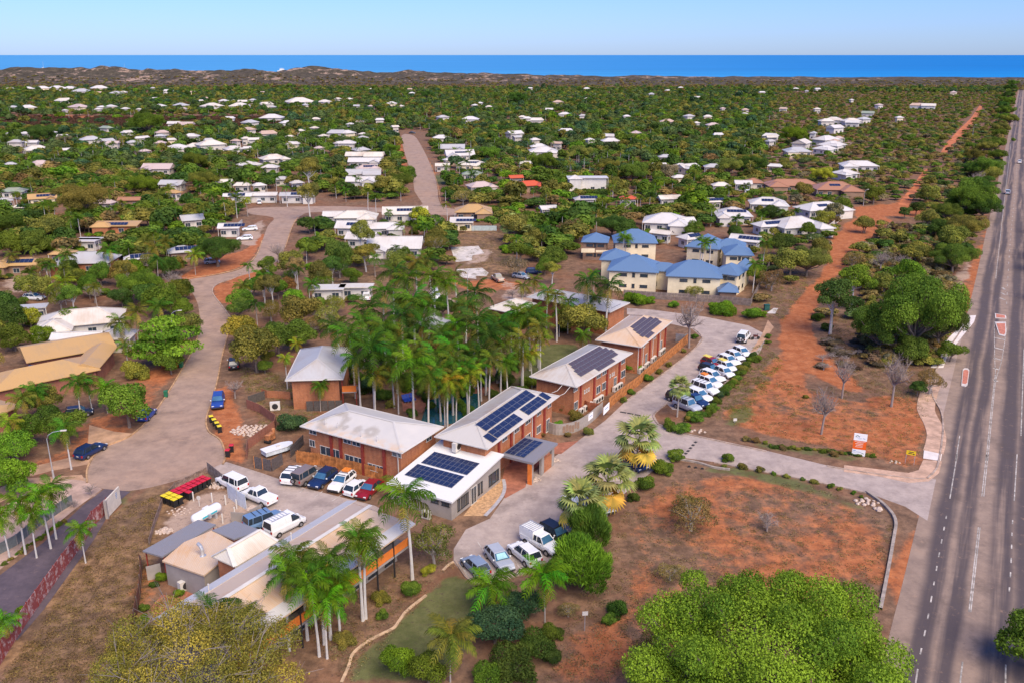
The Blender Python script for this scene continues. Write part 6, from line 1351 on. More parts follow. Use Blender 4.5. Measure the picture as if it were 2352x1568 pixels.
for x, y, r, c, kd, Y in far_pts:
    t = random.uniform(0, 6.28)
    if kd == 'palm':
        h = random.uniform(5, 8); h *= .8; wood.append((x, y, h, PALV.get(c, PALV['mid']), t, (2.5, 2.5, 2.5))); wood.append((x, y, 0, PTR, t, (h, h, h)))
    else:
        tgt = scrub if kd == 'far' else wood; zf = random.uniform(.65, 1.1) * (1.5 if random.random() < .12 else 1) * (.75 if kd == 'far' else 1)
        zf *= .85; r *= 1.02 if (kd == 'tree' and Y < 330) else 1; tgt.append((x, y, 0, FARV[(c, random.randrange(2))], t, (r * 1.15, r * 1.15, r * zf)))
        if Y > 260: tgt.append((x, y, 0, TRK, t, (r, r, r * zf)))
# coastal scrub between suburb and dunes
for i in range(6500):
    y = random.uniform(1400, 1800); x = random.uniform(-.63, .63) * y; zi = 0.0
    if y > 1600: zi = float(DZ[int((y - 1560) / 520 * 73), int((x + 2600) / 5200 * 899)])
    if random.random() < .55 or y < 1650: scrub.append((x, y, zi - .3, FARV[(random.choice(['brown', 'brown', 'grey', 'olive', 'purple']), 0)], random.uniform(0, 6), (random.uniform(2, 4),) * 2 + (random.uniform(1.3, 2.6),)))
for i in range(2600):                                  # burnt strip on the left
    X, Y = random.uniform(0, 700), random.uniform(272, 300); p = W(0, X, Y); scrub.append((p.x, p.y, 0, FARV[('burnt', i % 2)], i, (2.2, 2.2, 1.5)))
for i in range(900):                                   # scrub behind the big tree beside the highway
    X, Y = random.uniform(1980, 2200), random.uniform(520, 840); 
    if X > 2215 - (Y - 520) * .2 or X < 1980 + max(0, 600 - Y) * .5: continue
    p = W(0, X, Y); scrub.append((p.x, p.y, 0, FARV[(random.choice(['brown', 'olive', 'purple', 'grey', 'brown']), 1)], i, (random.uniform(.9, 2.0),) * 2 + (random.uniform(.6, 1.5),)))
mass('distant_woodland', wood); mass('coastal_scrub', scrub)
# low tufts and leaf litter on the dry fields
tuft_me = leaf_mesh('tuft', *(lambda a: (a[0], a[1], .16, a[2]))(crown_points([((0, 0, .1), (.6, .6, .35))], 26, 5)), LEAFD, 3, .25)
TU = {c: sobj(tuft_me, GREENS[c]) for c in ('brown', 'olive', 'grey', 'purple', 'mid')}
tufts = []
for poly, n_, cs in (([(1640,960),(1700,860),(1960,900),(2100,900),(2130,1000),(2110,1070),(1960,1050)], 900, ['brown', 'purple', 'grey', 'olive']), ([(1400,1200),(1580,1080),(1900,1120),(2050,1200),(2020,1400),(1500,1568),(1250,1568)], 1900, ['brown', 'purple', 'brown', 'grey']),
    ([(0,1568),(260,1180),(370,1130),(330,1400),(290,1568)], 1500, ['brown', 'brown', 'purple', 'brown']), ([(1700,720),(1760,600),(1880,620),(1800,740)], 500, ['brown', 'olive', 'grey']), ([(540,840),(640,860),(740,960),(600,980)], 500, ['brown', 'grey', 'olive']), ([(1640,940),(1740,780),(1800,830),(1720,960)], 400, ['brown', 'olive', 'mid']),
    ([(800,1568),(960,1390),(1040,1300),(1000,1250),(700,1450)], 300, ['brown', 'grey']), ([(1040,530),(1160,530),(1200,640),(1040,640)], 500, ['brown', 'grey']), ([(1900,700),(2140,800),(2130,960),(1960,880)], 900, ['brown', 'purple', 'grey'])):
    xs = [p[0] for p in poly]; ys = [p[1] for p in poly]; PX = np.random.default_rng(n_).uniform(min(xs), max(xs), n_ * 3); PY = np.random.default_rng(n_ + 1).uniform(min(ys), max(ys), n_ * 3)
    ok = inpoly(PX, PY, poly); PX, PY = PX[ok][:n_], PY[ok][:n_]
    for X, Y in zip(PX, PY):
        p = W(0, X, Y); s_ = random.uniform(.3, .85) * (1 + .3 * (Y < 900)); tufts.append((p.x, p.y, 0, TU[random.choice(cs)], random.uniform(0, 6), (s_, s_, s_ * random.uniform(.4, .9))))
mass('dry_grass_tufts', tufts)
# ------------------------------------------------------------------ vehicles
def paint(name, c): return plain('paint_' + name, c, .28, .03, 1, spec=.6)
PAINT = {'white': paint('white', (.80, .80, .79)), 'silver': paint('silver', (.40, .43, .48)), 'bluegrey': paint('bluegrey', (.22, .28, .38)), 'navy': paint('navy', (.012, .03, .10)), 'black': paint('black', (.015, .016, .02)), 'red': paint('red', (.25, .012, .02)), 'blue': paint('blue', (.02, .06, .28)), 'brown': paint('brown', (.22, .17, .15)), 'steelblue': paint('steelblue', (.14, .24, .40)), 'gold': paint('gold', (.45, .36, .26))}
CG = glassmat('car_glass', (.02, .03, .04)); CGB = glassmat('blue_car_glass', (.04, .11, .19)); TYRE = plain('tyre_rubber', (.02, .02, .02), .85, .1); RIM = plain('wheel_rim', (.42, .42, .43), .35, .05, metal=.6)
HL = plain('headlight_lens', (.75, .78, .8), .1, .03); TLm = plain('tail_light_lens', (.45, .02, .02), .25, .05); PLATE = plain('number_plate', (.7, .7, .65), .5, .03)
#        L     W     z0   hood  belt  roof  xs: hood-base, windscreen top, roof end, rear base
SPEC = {'suv': (4.7, 1.88, .30, 1.05, 1.12, 1.74, .95, .30, -1.95, -2.25, True), 'wagon': (4.8, 1.84, .24, .92, .98, 1.50, .90, .15, -1.85, -2.28, True), 'sedan': (4.7, 1.82, .22, .90, .96, 1.46, .95, .20, -1.15, -1.85, False),
        'hatch': (4.1, 1.75, .22, .90, .96, 1.50, .95, .30, -1.50, -1.92, True), 'fourwd': (4.85, 1.92, .42, 1.18, 1.22, 1.95, 1.0, .62, -2.25, -2.38, True), 'ute': (5.2, 1.88, .40, 1.10, 1.15, 1.78, 1.15, .60, -.55, -.80, False), 'van': (5.0, 1.9, .30, 1.10, 1.20, 2.02, 1.75, 1.05, -2.35, -2.46, True)}
CARP = {}
def car_mesh(kind, color):
    if (kind, color) in CARP: return CARP[(kind, color)]
    L, Wd, z0, hood, belt, roof, xh, xw, xr, xb, closed = SPEC[kind]; hw = Wd / 2; mb = MB()
    xs = [L / 2, L / 2 - .12, L / 2 - .55, xh, 0, xb, -L / 2 + .10, -L / 2] if xb > -L / 2 + .3 else [L / 2, L / 2 - .12, L / 2 - .55, xh, 0, -L / 2 + .35, -L / 2 + .10, -L / 2]
    tops = []
    for i, x in enumerate(xs):
        if x >= xh: t = hood - .28 * max(0, (x - (L / 2 - .55)) / .55) - .05 * (x - xh) / max(.1, (L / 2 - xh))
        elif x >= xb - .01: t = belt
        else: t = belt - (.10 if closed else .04)
        if i == len(xs) - 1: t -= .15
        tops.append(t)
    n0 = 0; ring = 9
    for i, x in enumerate(xs):
        e = 1.0 if 0 < i < len(xs) - 1 else .86; e = .95 if i in (1, len(xs) - 2) else e
        t = tops[i]; zl = z0 + (.08 if i in (0, len(xs) - 1) else 0); w_ = hw * e
        for y, z in ((-w_ * .9, zl), (-w_, zl + .22), (-w_, t - .22), (-w_ * .93, t - .03), (0, t + .04), (w_ * .93, t - .03), (w_, t - .22), (w_, zl + .22), (w_ * .9, zl)): mb.v.append((x, y, z))
    for i in range(len(xs) - 1):
        for j in range(ring - 1):
            a = i * ring + j; mb.f.append((a, a + ring, a + ring + 1, a + 1)); mb.mi.append(0)
        mb.f.append((i * ring + 8, (i + 1) * ring + 8, (i + 1) * ring, i * ring)); mb.mi.append(1)
    mb.f.append(tuple(range(0, ring))); mb.mi.append(0); e_ = (len(xs) - 1) * ring; mb.f.append(tuple(range(e_ + ring - 1, e_ - 1, -1))); mb.mi.append(0)
    # roof and pillars
    wb, wt = hw * .90, hw * .74; zt = roof; B0 = belt + .02
    rf = [(xw + .04, -wt, zt - .03), (xw + .04, wt, zt - .03), (xr, wt, zt - .02), (xr, -wt, zt - .02)]
    mb.poly([(xw - .12, -wt * .96, zt + .03), (xw - .12, wt * .96, zt + .03), (xr + .12, wt * .96, zt + .03), (xr + .12, -wt * .96, zt + .03)][::-1])
    ins = [(xw - .12, -wt * .96, zt + .03), (xw - .12, wt * .96, zt + .03), (xr + .12, wt * .96, zt + .03), (xr + .12, -wt * .96, zt + .03)]
    for i in range(4): j = (i + 1) % 4; mb.poly([rf[i], rf[j], ins[j], ins[i]][::-1])
    base = [(xh, -wb), (xh, wb), (xb, wb), (xb, -wb)]
    for (bx, by), (tx, ty) in (((xh, wb), (xw, wt)), ((xb, wb), (xr, wt)), ((xh, -wb), (xw, -wt)), ((xb, -wb), (xr, -wt))): mb.tube([(bx, by, B0 - .06), (tx, ty, zt - .02)], .055, 4)
    for f_ in ((.42, .80) if closed and kind != 'hatch' else (.5,)):
        bx = xh + (xb - xh) * (f_ * .95 + .08); tx = xw + (xr - xw) * f_
        for s_ in (1, -1): mb.tube([(bx, s_ * wb, B0 - .05), (tx, s_ * wt, zt - .02)], .045, 4)
    if kind == 'ute':
        for s_ in (1, -1): mb.box((-1.72, s_ * hw * .93, 1.12), (1.7, .10, .12))
    body = mb.mesh('body', [PAINT[color], DK])
    def quad(ps, nm, mat=CG):
        q_ = MB(); q_.poly(ps); return (nm, q_.mesh(nm, mat), (0, 0, 0))
    P = []
    P.append(quad([(xh, -wb, B0), (xh, wb, B0), (xw, wt, zt - .03), (xw, -wt, zt - .03)], 'windscreen', CGB)); P.append(quad([(xb, wb, B0), (xb, -wb, B0), (xr, -wt, zt - .03), (xr, wt, zt - .03)], 'rear_window'))
    for s_ in (1, -1):
        if kind == 'van': ps = [(xh, s_ * wb, B0), (xh - 1.3, s_ * wb, B0), (xh - 1.3, s_ * wt, zt - .25), (xw, s_ * wt, zt - .25)]
        else: ps = [(xh, s_ * wb, B0), (xb, s_ * wb, B0), (xr, s_ * wt, zt - .03), (xw, s_ * wt, zt - .03)]
        P.append(quad(ps if s_ < 0 else ps[::-1], 'side_window'))
        if kind == 'van':
            q_ = MB(); q_.poly([(xh - 1.3, s_ * wb * 1.01, B0 - .05), (xb, s_ * wb * 1.01, B0 - .05), (xr, s_ * wt * 1.01, zt - .02), (xh - 1.3, s_ * wt * 1.01, zt - .02)][::s_]); P.append(('side_panel', q_.mesh('side_panel', PAINT[color]), (0, 0, 0)))
        P.append(('headlight', shared_box('headlight', (.16, .34, .15), HL), (L / 2 - .10, s_ * hw * .66, hood - .33))); P.append(('tail_light', shared_box('tail_light', (.12, .22, .30), TLm), (-L / 2 + .05, s_ * hw * .78, belt - .30)))
        P.append(('mirror', shared_box('mirror', (.12, .18, .13), PAINT[color]), (xh - .25, s_ * (hw + .08), belt + .06)))
    P.append(('number_plate', shared_box('number_plate', (.03, .38, .12), PLATE), (-L / 2 - .01, 0, z0 + .42)))
    P.append(('bumper', shared_box('bumper', (.1, Wd * .86, .16), DK), (L / 2 - .02, 0, z0 + .16)))
    wr = .36 if kind in ('suv', 'fourwd', 'ute') else .31
    if 'wheel' + str(wr) not in SHARED:
        q_ = MB(); q_.tube([(0, -.11, 0), (0, .11, 0)], wr, 14); q2 = MB(); q2.tube([(0, .105, 0), (0, .125, 0)], wr * .62, 10); SHARED['wheel' + str(wr)] = (q_.mesh('wheel', TYRE), q2.mesh('rim', RIM))
    W_ = [(sx * L * .31 + (.05 if sx > 0 else 0), s_ * (hw - .09), wr, s_) for sx in (1, -1) for s_ in (1, -1)]
    arch = MB()
    for x, y, z, s_ in W_: arch.tube([(x, s_ * (hw - .02), z + .02), (x, s_ * (hw + .004), z + .02)], wr * 1.2, 12)
    CARP[(kind, color)] = (body, P, W_, wr, arch.mesh('wheel_arch', DK)); return CARP[(kind, color)]
def car(kind, color, k, a, b_, label, group=None, shift=0, extra=None, cat='car', z=.03):
    """a: rear, b_: front of the car on the ground (picture points); real length is kept"""
    p, q_ = W(k, *a, .55), W(k, *b_, .55); c = (p + q_) / 2; d = (q_ - p).normalized(); c.z = z
    body, P, W_, wr, arch = car_mesh(kind, color); rt = root('parked_car' if 'driving' not in label else 'car', c, math.atan2(d.y, d.x), label, cat, group)
    link('body', body, rt)
    for nm, me_, lo in P: link(nm, me_, rt, lo)
    link('wheel_arch', arch, rt)
    for x, y, z_, s_ in W_:
        w_ = link('wheel', SHARED['wheel' + str(wr)][0], rt, (x, y, z_)); link('rim', SHARED['wheel' + str(wr)][1], w_, (0, 0, 0), (0, 0, 0 if s_ > 0 else math.pi))
    L, Wd, z0, hood, belt, roof = SPEC[kind][:6]
    for ex in (extra or ()):
        if ex == 'rack':
            m_ = MB()
            for x_ in (.1, -.6, -1.3): m_.box((x_, 0, roof + .10), (.06, Wd * .7, .05))
            m_.build('roof_rack', DK, rt)
        if ex == 'rails': 
            for s_ in (1, -1): link('roof_rail', shared_box('roof_rail', (1.9, .05, .06), DK), rt, (-.8, s_ * Wd * .36, roof + .06))
        if ex == 'spare':
            w_ = link('spare_wheel', SHARED['wheel' + str(wr)][0], rt, (-L / 2 - .14, .15, 1.0), (0, 0, math.pi / 2)); link('rim', SHARED['wheel' + str(wr)][1], w_)
        if ex == 'spare2':
            for s_ in (.45, -.45): w_ = link('spare_wheel', SHARED['wheel' + str(wr)][0], rt, (-L / 2 - .14, s_, .95), (0, 0, math.pi / 2)); link('rim', SHARED['wheel' + str(wr)][1], w_)
        if ex == 'orange': link('roof_load', shared_box('roof_load', (1.0, .95, .16), plain('orange_canvas', (.75, .22, .03), .7, .1)), rt, (-1.3, 0, roof + .18))
        if ex == 'yellow': link('roof_load', shared_box('roof_load', (1.4, 1.0, .10), plain('yellow_stripe', (.75, .62, .12), .6, .1)), rt, (-1.1, 0, roof + .12))
        if ex == 'shade': 
            q2 = MB(); q2.poly([(SPEC[kind][6] - .05, -.62, belt + .08), (SPEC[kind][6] - .05, .62, belt + .08), (SPEC[kind][7] + .08, .5, roof - .08), (SPEC[kind][7] + .08, -.5, roof - .08)]); o_ = q2.build('sun_shade', plain('sunshade_foil', (.35, .62, .66), .4, .1), rt); o_.location = (.03, 0, .03)
        if ex == 'canopy':
            m_ = MB(); m_.box((-1.55, 0, 1.45), (2.15, 1.78, 1.15)); m_.build('tray_canopy', PAINT['white'], rt); m_ = MB()
            for i in range(7): m_.box((-2.5 + .32 * i, 0, 2.10), (.07, 1.7, .05))
            for s_ in (1, -1): m_.box((-1.55, s_ * .85, 2.14), (2.2, .06, .06))
            m_.build('ladder_rack', STEEL, rt)
        if ex == 'tray':
            m_ = MB(); m_.box((-1.65, 0, .98), (1.7, 1.5, .04)); m_.build('tray_liner', plain('dirty_tray', (.5, .42, .38), .8, .2), rt)
        if ex == 'ladder':
            m_ = MB()
            for i in range(6): m_.box((-1.9 + .42 * i, 0, roof + .12), (.05, 1.1, .04))
            for s_ in (1, -1): m_.box((-.8, s_ * .5, roof + .14), (2.6, .05, .05))
            m_.build('ladder_rack', STEEL, rt)
    return rt
g_ = 'cars parked beside the timber fence at the rear'
car('suv', 'white', 10, (-40, 1150), (180, 930), 'white SUV with dark roof rails, leftmost in the row by the timber fence', g_, extra=('rails', 'rack'))
car('fourwd', 'brown', 10, (90, 1160), (420, 960), 'old grey brown four wheel drive with spare wheel on its tail', g_, extra=('spare',))
car('wagon', 'navy', 10, (640, 960), (290, 1225), 'dark navy wagon with blue bonnet facing out, between brown four wheel drive and white wagon', g_, extra=('rails',))
car('wagon', 'white', 10, (880, 1000), (570, 1270), 'white wagon carrying an orange box on its roof rack', g_, extra=('rack', 'orange'))
car('hatch', 'white', 10, (820, 1290), (1060, 1130), 'small white hatchback between the orange topped wagon and the dark red car', g_)
car('sedan', 'red', 10, (1240, 1120), (970, 1350), 'dark red sedan nearest the office at the end of the rear row', g_)
car('fourwd', 'white', 14, (1320, 460), (1080, 350), 'white high roofed four wheel drive behind the gate frame beside the gas tank yard', cat='car')
car('ute', 'white', 14, (1740, 660), (1400, 520), 'white dual cab ute with dirty open tray, in the rear car park', extra=('tray',), cat='utility truck')
car('fourwd', 'steelblue', 14, (1440, 1000), (1850, 850), 'metallic blue four wheel drive with roof rack beside the dark flat roof', extra=('rack',))
car('van', 'white', 14, (1720, 1080), (2120, 880), 'long white van with ladder rack beside the lodge roof', extra=('ladder',), cat='van')
g_ = 'cars parked nose out in the front bays'
car('hatch', 'bluegrey', 8, (985, 820), (865, 710), 'blue grey hatchback with red tail lights, leftmost in the front bays', g_)
car('wagon', 'silver', 8, (1030, 650), (1150, 790), 'silver wagon with a foil sunshade behind its windscreen', g_, extra=('shade',))
car('suv', 'white', 8, (1315, 730), (1205, 640), 'white SUV between the silver wagon and the canopy ute', g_, extra=('rails',))
car('ute', 'white', 8, (1300, 570), (1450, 650), 'white ute with box canopy and ladder rack beside the strappy clump', g_, extra=('canopy',), cat='utility truck')
car('suv', 'black', 8, (1420, 520), (1540, 590), 'black SUV half hidden behind the ute and the strappy clump', g_)
car('suv', 'white', 8, (1560, 340), (1660, 420), 'white SUV showing between the two silver fan palms', g_); car('wagon', 'white', 8, (1720, 290), (1840, 390), 'white wagon under the middle silver fan palm', g_); car('suv', 'navy', 8, (1945, 30), (2060, 100), 'dark blue SUV behind the farthest silver fan palm', g_)
g_ = 'cars in the long angled row on the right of the inner road'
rowc = [((1020, 390), (1260, 500), 'hatch', 'white', 'white hatchback at the far end of the angled row'), ((900, 450), (1170, 560), 'hatch', 'white', 'second white hatchback from the far end of the angled row'), ((780, 510), (1100, 630), 'wagon', 'white', 'long white wagon third from the far end of the angled row'),
 ((780, 610), (1040, 715), 'hatch', 'white', 'white hatchback with yellow side in front of the red car'), ((740, 690), (1010, 810), 'hatch', 'white', 'white hatchback in front of the small black car'), ((540, 770), (850, 880), 'suv', 'white', 'white SUV in the middle of the angled row'), ((480, 850), (830, 980), 'suv', 'white', 'white SUV with orange load behind its roof'), 
 ((390, 950), (770, 1080), 'fourwd', 'white', 'big white four wheel drive beside the orange load'), ((330, 1050), (660, 1180), 'suv', 'white', 'white SUV next to the navy ute'), ((250, 1110), (590, 1260), 'ute', 'navy', 'navy blue ute near the lone round palm'), ((150, 1200), (470, 1330), 'fourwd', 'silver', 'grey four wheel drive at the near end of the angled row')]
for a_, b_, kd, cl, lb in rowc: car(kd, cl, 15, a_, b_, lb, g_, extra=('rack',) if kd == 'fourwd' else (('orange',) if 'orange load' in lb and kd == 'suv' else (('yellow',) if 'yellow' in lb else ())), cat='utility truck' if kd == 'ute' else 'car')
car('hatch', 'red', 15, (610, 580), (760, 630), 'dark red car with pale roof edge parked behind a white hatchback', g_, extra=('yellow',)); car('hatch', 'black', 15, (590, 680), (720, 720), 'small black car parked behind a white hatchback', g_); car('suv', 'black', 15, (110, 1120), (290, 1180), 'black SUV half behind the lone round headed palm', g_)
car('fourwd', 'white', 15, (1110, 290), (1220, 160), 'white four wheel drive with twin spare wheels on its tail, alone at the track', extra=('spare2',))
car('suv', 'blue', 4, (1500, 1110), (1485, 1190), 'blue SUV parked on the red verge above the yellow lidded bins'); car('wagon', 'navy', 4, (565, 1510), (675, 1450), 'dark blue wagon with white plate beside the round street end', extra=('rails',)); car('hatch', 'blue', 4, (975, 1262), (1035, 1205), 'bright blue hatchback half under the yard tree beside the street')
car('suv', 'black', 4, (1600, 920), (1600, 860), 'dark SUV under the tree at the right of the left street'); car('hatch', 'black', 4, (500, 1225), (575, 1215), 'black car among the palms behind the sandy driveway'); car('ute', 'white', 4, (880, 230), (850, 265), 'silver white ute in the yard beside the brick house', cat='utility truck'); car('wagon', 'white', 4, (1720, 30), (1630, 35), 'white wagon in the pale bay, nearer of two'); car('wagon', 'white', 1, (1755, 1330), (1665, 1335), 'white wagon in the pale bay, farther of two')
car('wagon', 'white', 4, (180, 435), (290, 440), 'white wagon beside the low grey roof at the far left'); car('suv', 'white', 4, (2270, 150), (2300, 185), 'white SUV in front of the flat white roofed house'); car('hatch', 'silver', 4, (1420, 195), (1480, 190), 'silver car under the dark tree on the red verge')
car('ute', 'gold', 5, (1110, 330), (1045, 290), 'dusty pale ute on the red dirt behind the palm grove', cat='utility truck'); car('wagon', 'silver', 5, (1195, 285), (1285, 300), 'silver wagon beside the grey bush behind the palm grove'); car('hatch', 'navy', 5, (1290, 262), (1350, 262), 'dark blue car at the right of the silver wagon'); car('van', 'white', 5, (625, 380), (675, 480), 'white van standing on the pale yard among the palms', cat='van'); car('hatch', 'silver', 5, (75, 440), (75, 395), 'silver car in the left bay of the carport'); car('suv', 'white', 5, (180, 455), (180, 410), 'white car in the right bay of the carport')
car('wagon', 'white', 1, (1775, 1165), (1775, 1135), 'white car in front of the long low white house'); car('ute', 'white', 2, (305, 855), (370, 855), 'white ute on the red verge of the far straight road', cat='utility truck')
car('suv', 'white', 3, (2318, 905), (2325, 850), 'white car driving on the highway, farther of two whites'); car('suv', 'silver', 3, (2235, 1110), (2245, 1060), 'silver car driving on the highway beside the dark green trees'); car('hatch', 'black', 3, (2308, 610), (2312, 575), 'dark car driving far up the highway')
car('hatch', 'white', 3, (255, 1080), (255, 1045), 'white car under the cream carport roof'); car('hatch', 'silver', 3, (300, 1080), (300, 1050), 'silver car at the right of the cream carport'); car('suv', 'white', 3, (460, 1100), (460, 1070), 'white SUV between the trees in front of the orange and white roof'); car('hatch', 'white', 3, (920, 1085), (960, 1085), 'white car left of two at the brown roofed house'); car('sedan', 'white', 3, (960, 1100), (1010, 1105), 'white car right of two at the brown roofed house'); car('sedan', 'black', 2, (480, 675), (505, 675), 'dark car at the far end of the straight road')

# ------------------------------------------------------------------ bins, tanks, posts
def bin_mesh():
    if 'bin' in SHARED: return SHARED['bin']
    b0 = MB(); b0.box((0, 0, .50), (.50, .62, .94), taper=1.0); 
    for i in (4, 5, 6, 7): x, y, z = b0.v[i]; b0.v[i] = (x * 1.16, y * 1.16, z)
    l0 = MB(); l0.box((0, 0, 1.01), (.62, .76, .07)); l0.box((0, .02, 1.06), (.5, .6, .05), taper=.8); h0 = MB(); h0.tube([(-.22, -.42, .98), (.22, -.42, .98)], .03, 6); w0 = MB(); w0.tube([(-.30, -.34, .11), (-.24, -.34, .11)], .11, 10); w0.tube([(.24, -.34, .11), (.30, -.34, .11)], .11, 10)
    SHARED['bin'] = (b0, l0, h0, w0, {}); return SHARED['bin']
def wheelie(k, x, y, lid, body, label, group, rz=None, n=[0]):
    b0, l0, h0, w0, cache = bin_mesh(); p = W(k, x, y, .6); p.z = .03; rz = random.uniform(-.3, .3) if rz is None else rz
    lm = {'yellow': plain('yellow_lid', (.80, .62, .02), .5, .05), 'red': plain('red_lid', (.58, .02, .04), .5, .05), 'green': plain('green_plastic', (.02, .16, .08), .5, .05)}[lid]; bm = plain('green_plastic', (.02, .16, .08), .5, .05) if body == 'green' else plain('black_plastic', (.02, .02, .022), .5, .05)
    if (lid, body) not in cache: cache[(lid, body)] = (b0.mesh('body', bm), l0.mesh('lid', lm), h0.mesh('handle', bm), w0.mesh('wheels', TYRE))
    m_ = cache[(lid, body)]; rt = root('wheelie_bin', p, rz, label, 'wheelie bin', group)
    for nm, me_ in zip(('body', 'lid', 'handle', 'wheels'), m_): link(nm, me_, rt)
O5 = ['nearest the round street end', 'second from the near end', 'second from the far end', 'farthest up the verge']
for i, (x, y) in enumerate(((1502, 1330), (1484, 1306), (1465, 1284), (1445, 1262))): wheelie(4, x, y, 'yellow', 'black', 'yellow lidded black bin in the verge row of four, ' + O5[i], 'yellow lidded bins on the verge', .5)
wheelie(4, 1558, 1495, 'red', 'black', 'red lidded black bin, lower left of the pair', 'red lidded bins by the kerb'); wheelie(4, 1584, 1462, 'red', 'black', 'red lidded black bin, upper right of the pair', 'red lidded bins by the kerb')
wheelie(4, 1135, 1090, 'green', 'green', 'green bin alone on the verge by the left kerb', 'green bins'); wheelie(4, 1240, 890, 'green', 'green', 'green bin beside the orange skip up the left street', 'green bins')
c0 = W(14, 375, 560, 1); dA = (W(14, 640, 430, 1) - c0).normalized(); dB = Vector((dA.y, -dA.x, 0))
for i in range(9):
    for j in range(3):
        if j == 2 and i not in (0, 1, 3): continue
        if i == 0 and j == 0: pass
        p = c0 + dA * (.74 * i - .6) + dB * (.92 * j - .7); lid = 'yellow' if i < 2 else 'red'; X_, Y_ = PR((p.x, p.y, .6))
        wheelie(0, X_, Y_, lid, 'black', '%s lidded bin, %s in the %s row of the gas yard cluster' % (lid, ['first from the left', 'second from the left', 'third from the left', 'fourth from the left', 'middle one', 'fourth from the right', 'third from the right', 'second from the right', 'rightmost'][i], ['back', 'middle', 'front'][j]), 'bins clustered in the gas yard', math.atan2(dA.y, dA.x))
mb = MB(); a_, b_ = W(14, 690, 890, 1.1), W(14, 1000, 720, 1.1); c_ = (a_ + b_) / 2; rt = root('gas_tank', (c_.x, c_.y, 0), math.atan2((b_ - a_).y, (b_ - a_).x), 'long white gas tank lying on legs in the fenced yard', 'gas tank'); hl_ = (b_ - a_).length / 2
mb.tube([(-hl_ - .38, 0, 1.1), (-hl_ - .3, 0, 1.1), (-hl_ - .12, 0, 1.1), (-hl_ + .1, 0, 1.1), (hl_ - .1, 0, 1.1), (hl_ + .12, 0, 1.1), (hl_ + .3, 0, 1.1), (hl_ + .38, 0, 1.1)], [.15, .38, .56, .62, .62, .56, .38, .15], 18); mb.build('shell', PAINT['white'], rt, smooth=True)
for x_ in (-hl_ * .6, hl_ * .6): link('saddle', shared_box('saddle', (.3, 1.0, .6), STEEL), rt, (x_, 0, .3))
link('dome_cover', shared_box('dome_cover', (.8, .35, .25), PAINT['white']), rt, (0, 0, 1.78)); mb = MB(); mb.box((0, -.625, 1.05), (2.2, .02, .22)); mb.build('turquoise_stripe', plain('turquoise_print', (.05, .5, .6), .5), rt); link('pipe_fitting', shared_box('pipe_fitting', (.3, .3, .5), STEEL), rt, (-.2, -.8, 1.0))
for i, (x, y) in enumerate(((675, 640), (930, 655), (1115, 690), (1265, 745), (1240, 850), (1075, 945))):
    mb = MB(); p = W(14, x, y); mb.tube([(0, 0, 0), (0, 0, 1.25), (0, 0, 1.3)], [.085, .085, .05], 8); o_ = mb.build('bollard', WHITE, loc=p); tag(o_, ['leftmost white bollard, beside the bin cluster', 'white bollard above the gas tank, left of the pale slab', 'white bollard at the foot of the rubble fence', 'white bollard in front of the white gate', 'white bollard right of the round pit', 'white bollard nearest the camera, below the gas tank'][i], 'bollard', 'white bollards round the gas tank')
p = W(14, 755, 710); rt = root('round_sign', p, -.3, 'small round white sign on a post above the gas tank', 'sign'); mb = MB(); mb.tube([(0, 0, 0), (0, 0, .95)], .05, 6); mb.build('post', WHITE, rt); mb = MB(); mb.tube([(0, -.04, 1.15), (0, .0, 1.15)], .28, 14); mb.build('disc', WHITE, rt)
# ------------------------------------------------------------------ fences
def fence(k, pts_, h, mat, label, board=1.2, cap=None, postm=None, name='fence', cat='fence', slats=False, z0=0.0, split=True):
    P = [W(k, *q_) for q_ in pts_]; rt = root(name, P[0], 0, label, cat); key = 0
    for i in range(len(P) - 1):
        a, b_ = P[i] - P[0], P[i + 1] - P[0]; d = b_ - a; n_ = max(1, round(d.length / board)); ang = math.atan2(d.y, d.x)
        bw = d.length / n_
        me_ = shared_box('panel', (round(bw - .03, 2), .05, h), mat) if not slats else slat_mesh(round(bw - .03, 2), h, mat)
        for j in range(n_):
            c_ = a + d * ((j + .5) / n_); link('panel', me_, rt, (c_.x, c_.y, z0 + (h / 2 if not slats else 0)), (0, 0, ang))
            if postm: link('post', shared_box('post', (.09, .09, h + .1), postm), rt, ((a + d * (j / n_)).x, (a + d * (j / n_)).y, z0 + (h + .1) / 2))
    return rt
def slat_mesh(w_, h, mat):
    k_ = ('slat', w_, h, mat.name)
    if k_ not in SHARED:
        mb = MB(); rr = random.Random(int(w_ * 100)); n_ = int(w_ / .11)
        for i in range(n_): hh = h + rr.uniform(-.04, .05); mb.box((-w_ / 2 + w_ * (i + .5) / n_, rr.uniform(-.01, .01), hh / 2), (w_ / n_ - .012, .025, hh))
        mb.box((0, .04, h * .3), (w_, .04, .09)); mb.box((0, .04, h * .8), (w_, .04, .09)); SHARED[k_] = mb.mesh('panel', mat)
    return SHARED[k_]
fence(11, [(1140, 1290), (1270, 1180), (1500, 1010), (1570, 940), (1900, 665), (2125, 470)], 1.75, WOOD, 'long orange timber paling fence along the brick blocks and inner road', 2.4, slats=True, postm=WOOD)
fence(11, [(790, 1265), (870, 1320), (1010, 1345)], 1.6, plain('red_timber', (.36, .11, .05), .8, .2), 'short reddish timber fence behind the round garden bushes', 2.2, slats=True)
fence(11, [(1950, 480), (2060, 490), (2120, 480)], 1.7, plain('pale_grey_slats', (.36, .33, .33), .8, .1), 'short pale grey slatted gate at the far end of the orange fence', 1.8, slats=True)
fence(10, [(130, 860), (420, 900), (900, 1010), (1180, 1080), (1330, 1130)], 1.7, WOOD, 'orange timber paling fence between brick block and rear parked cars', 2.4, slats=True, postm=WOOD)
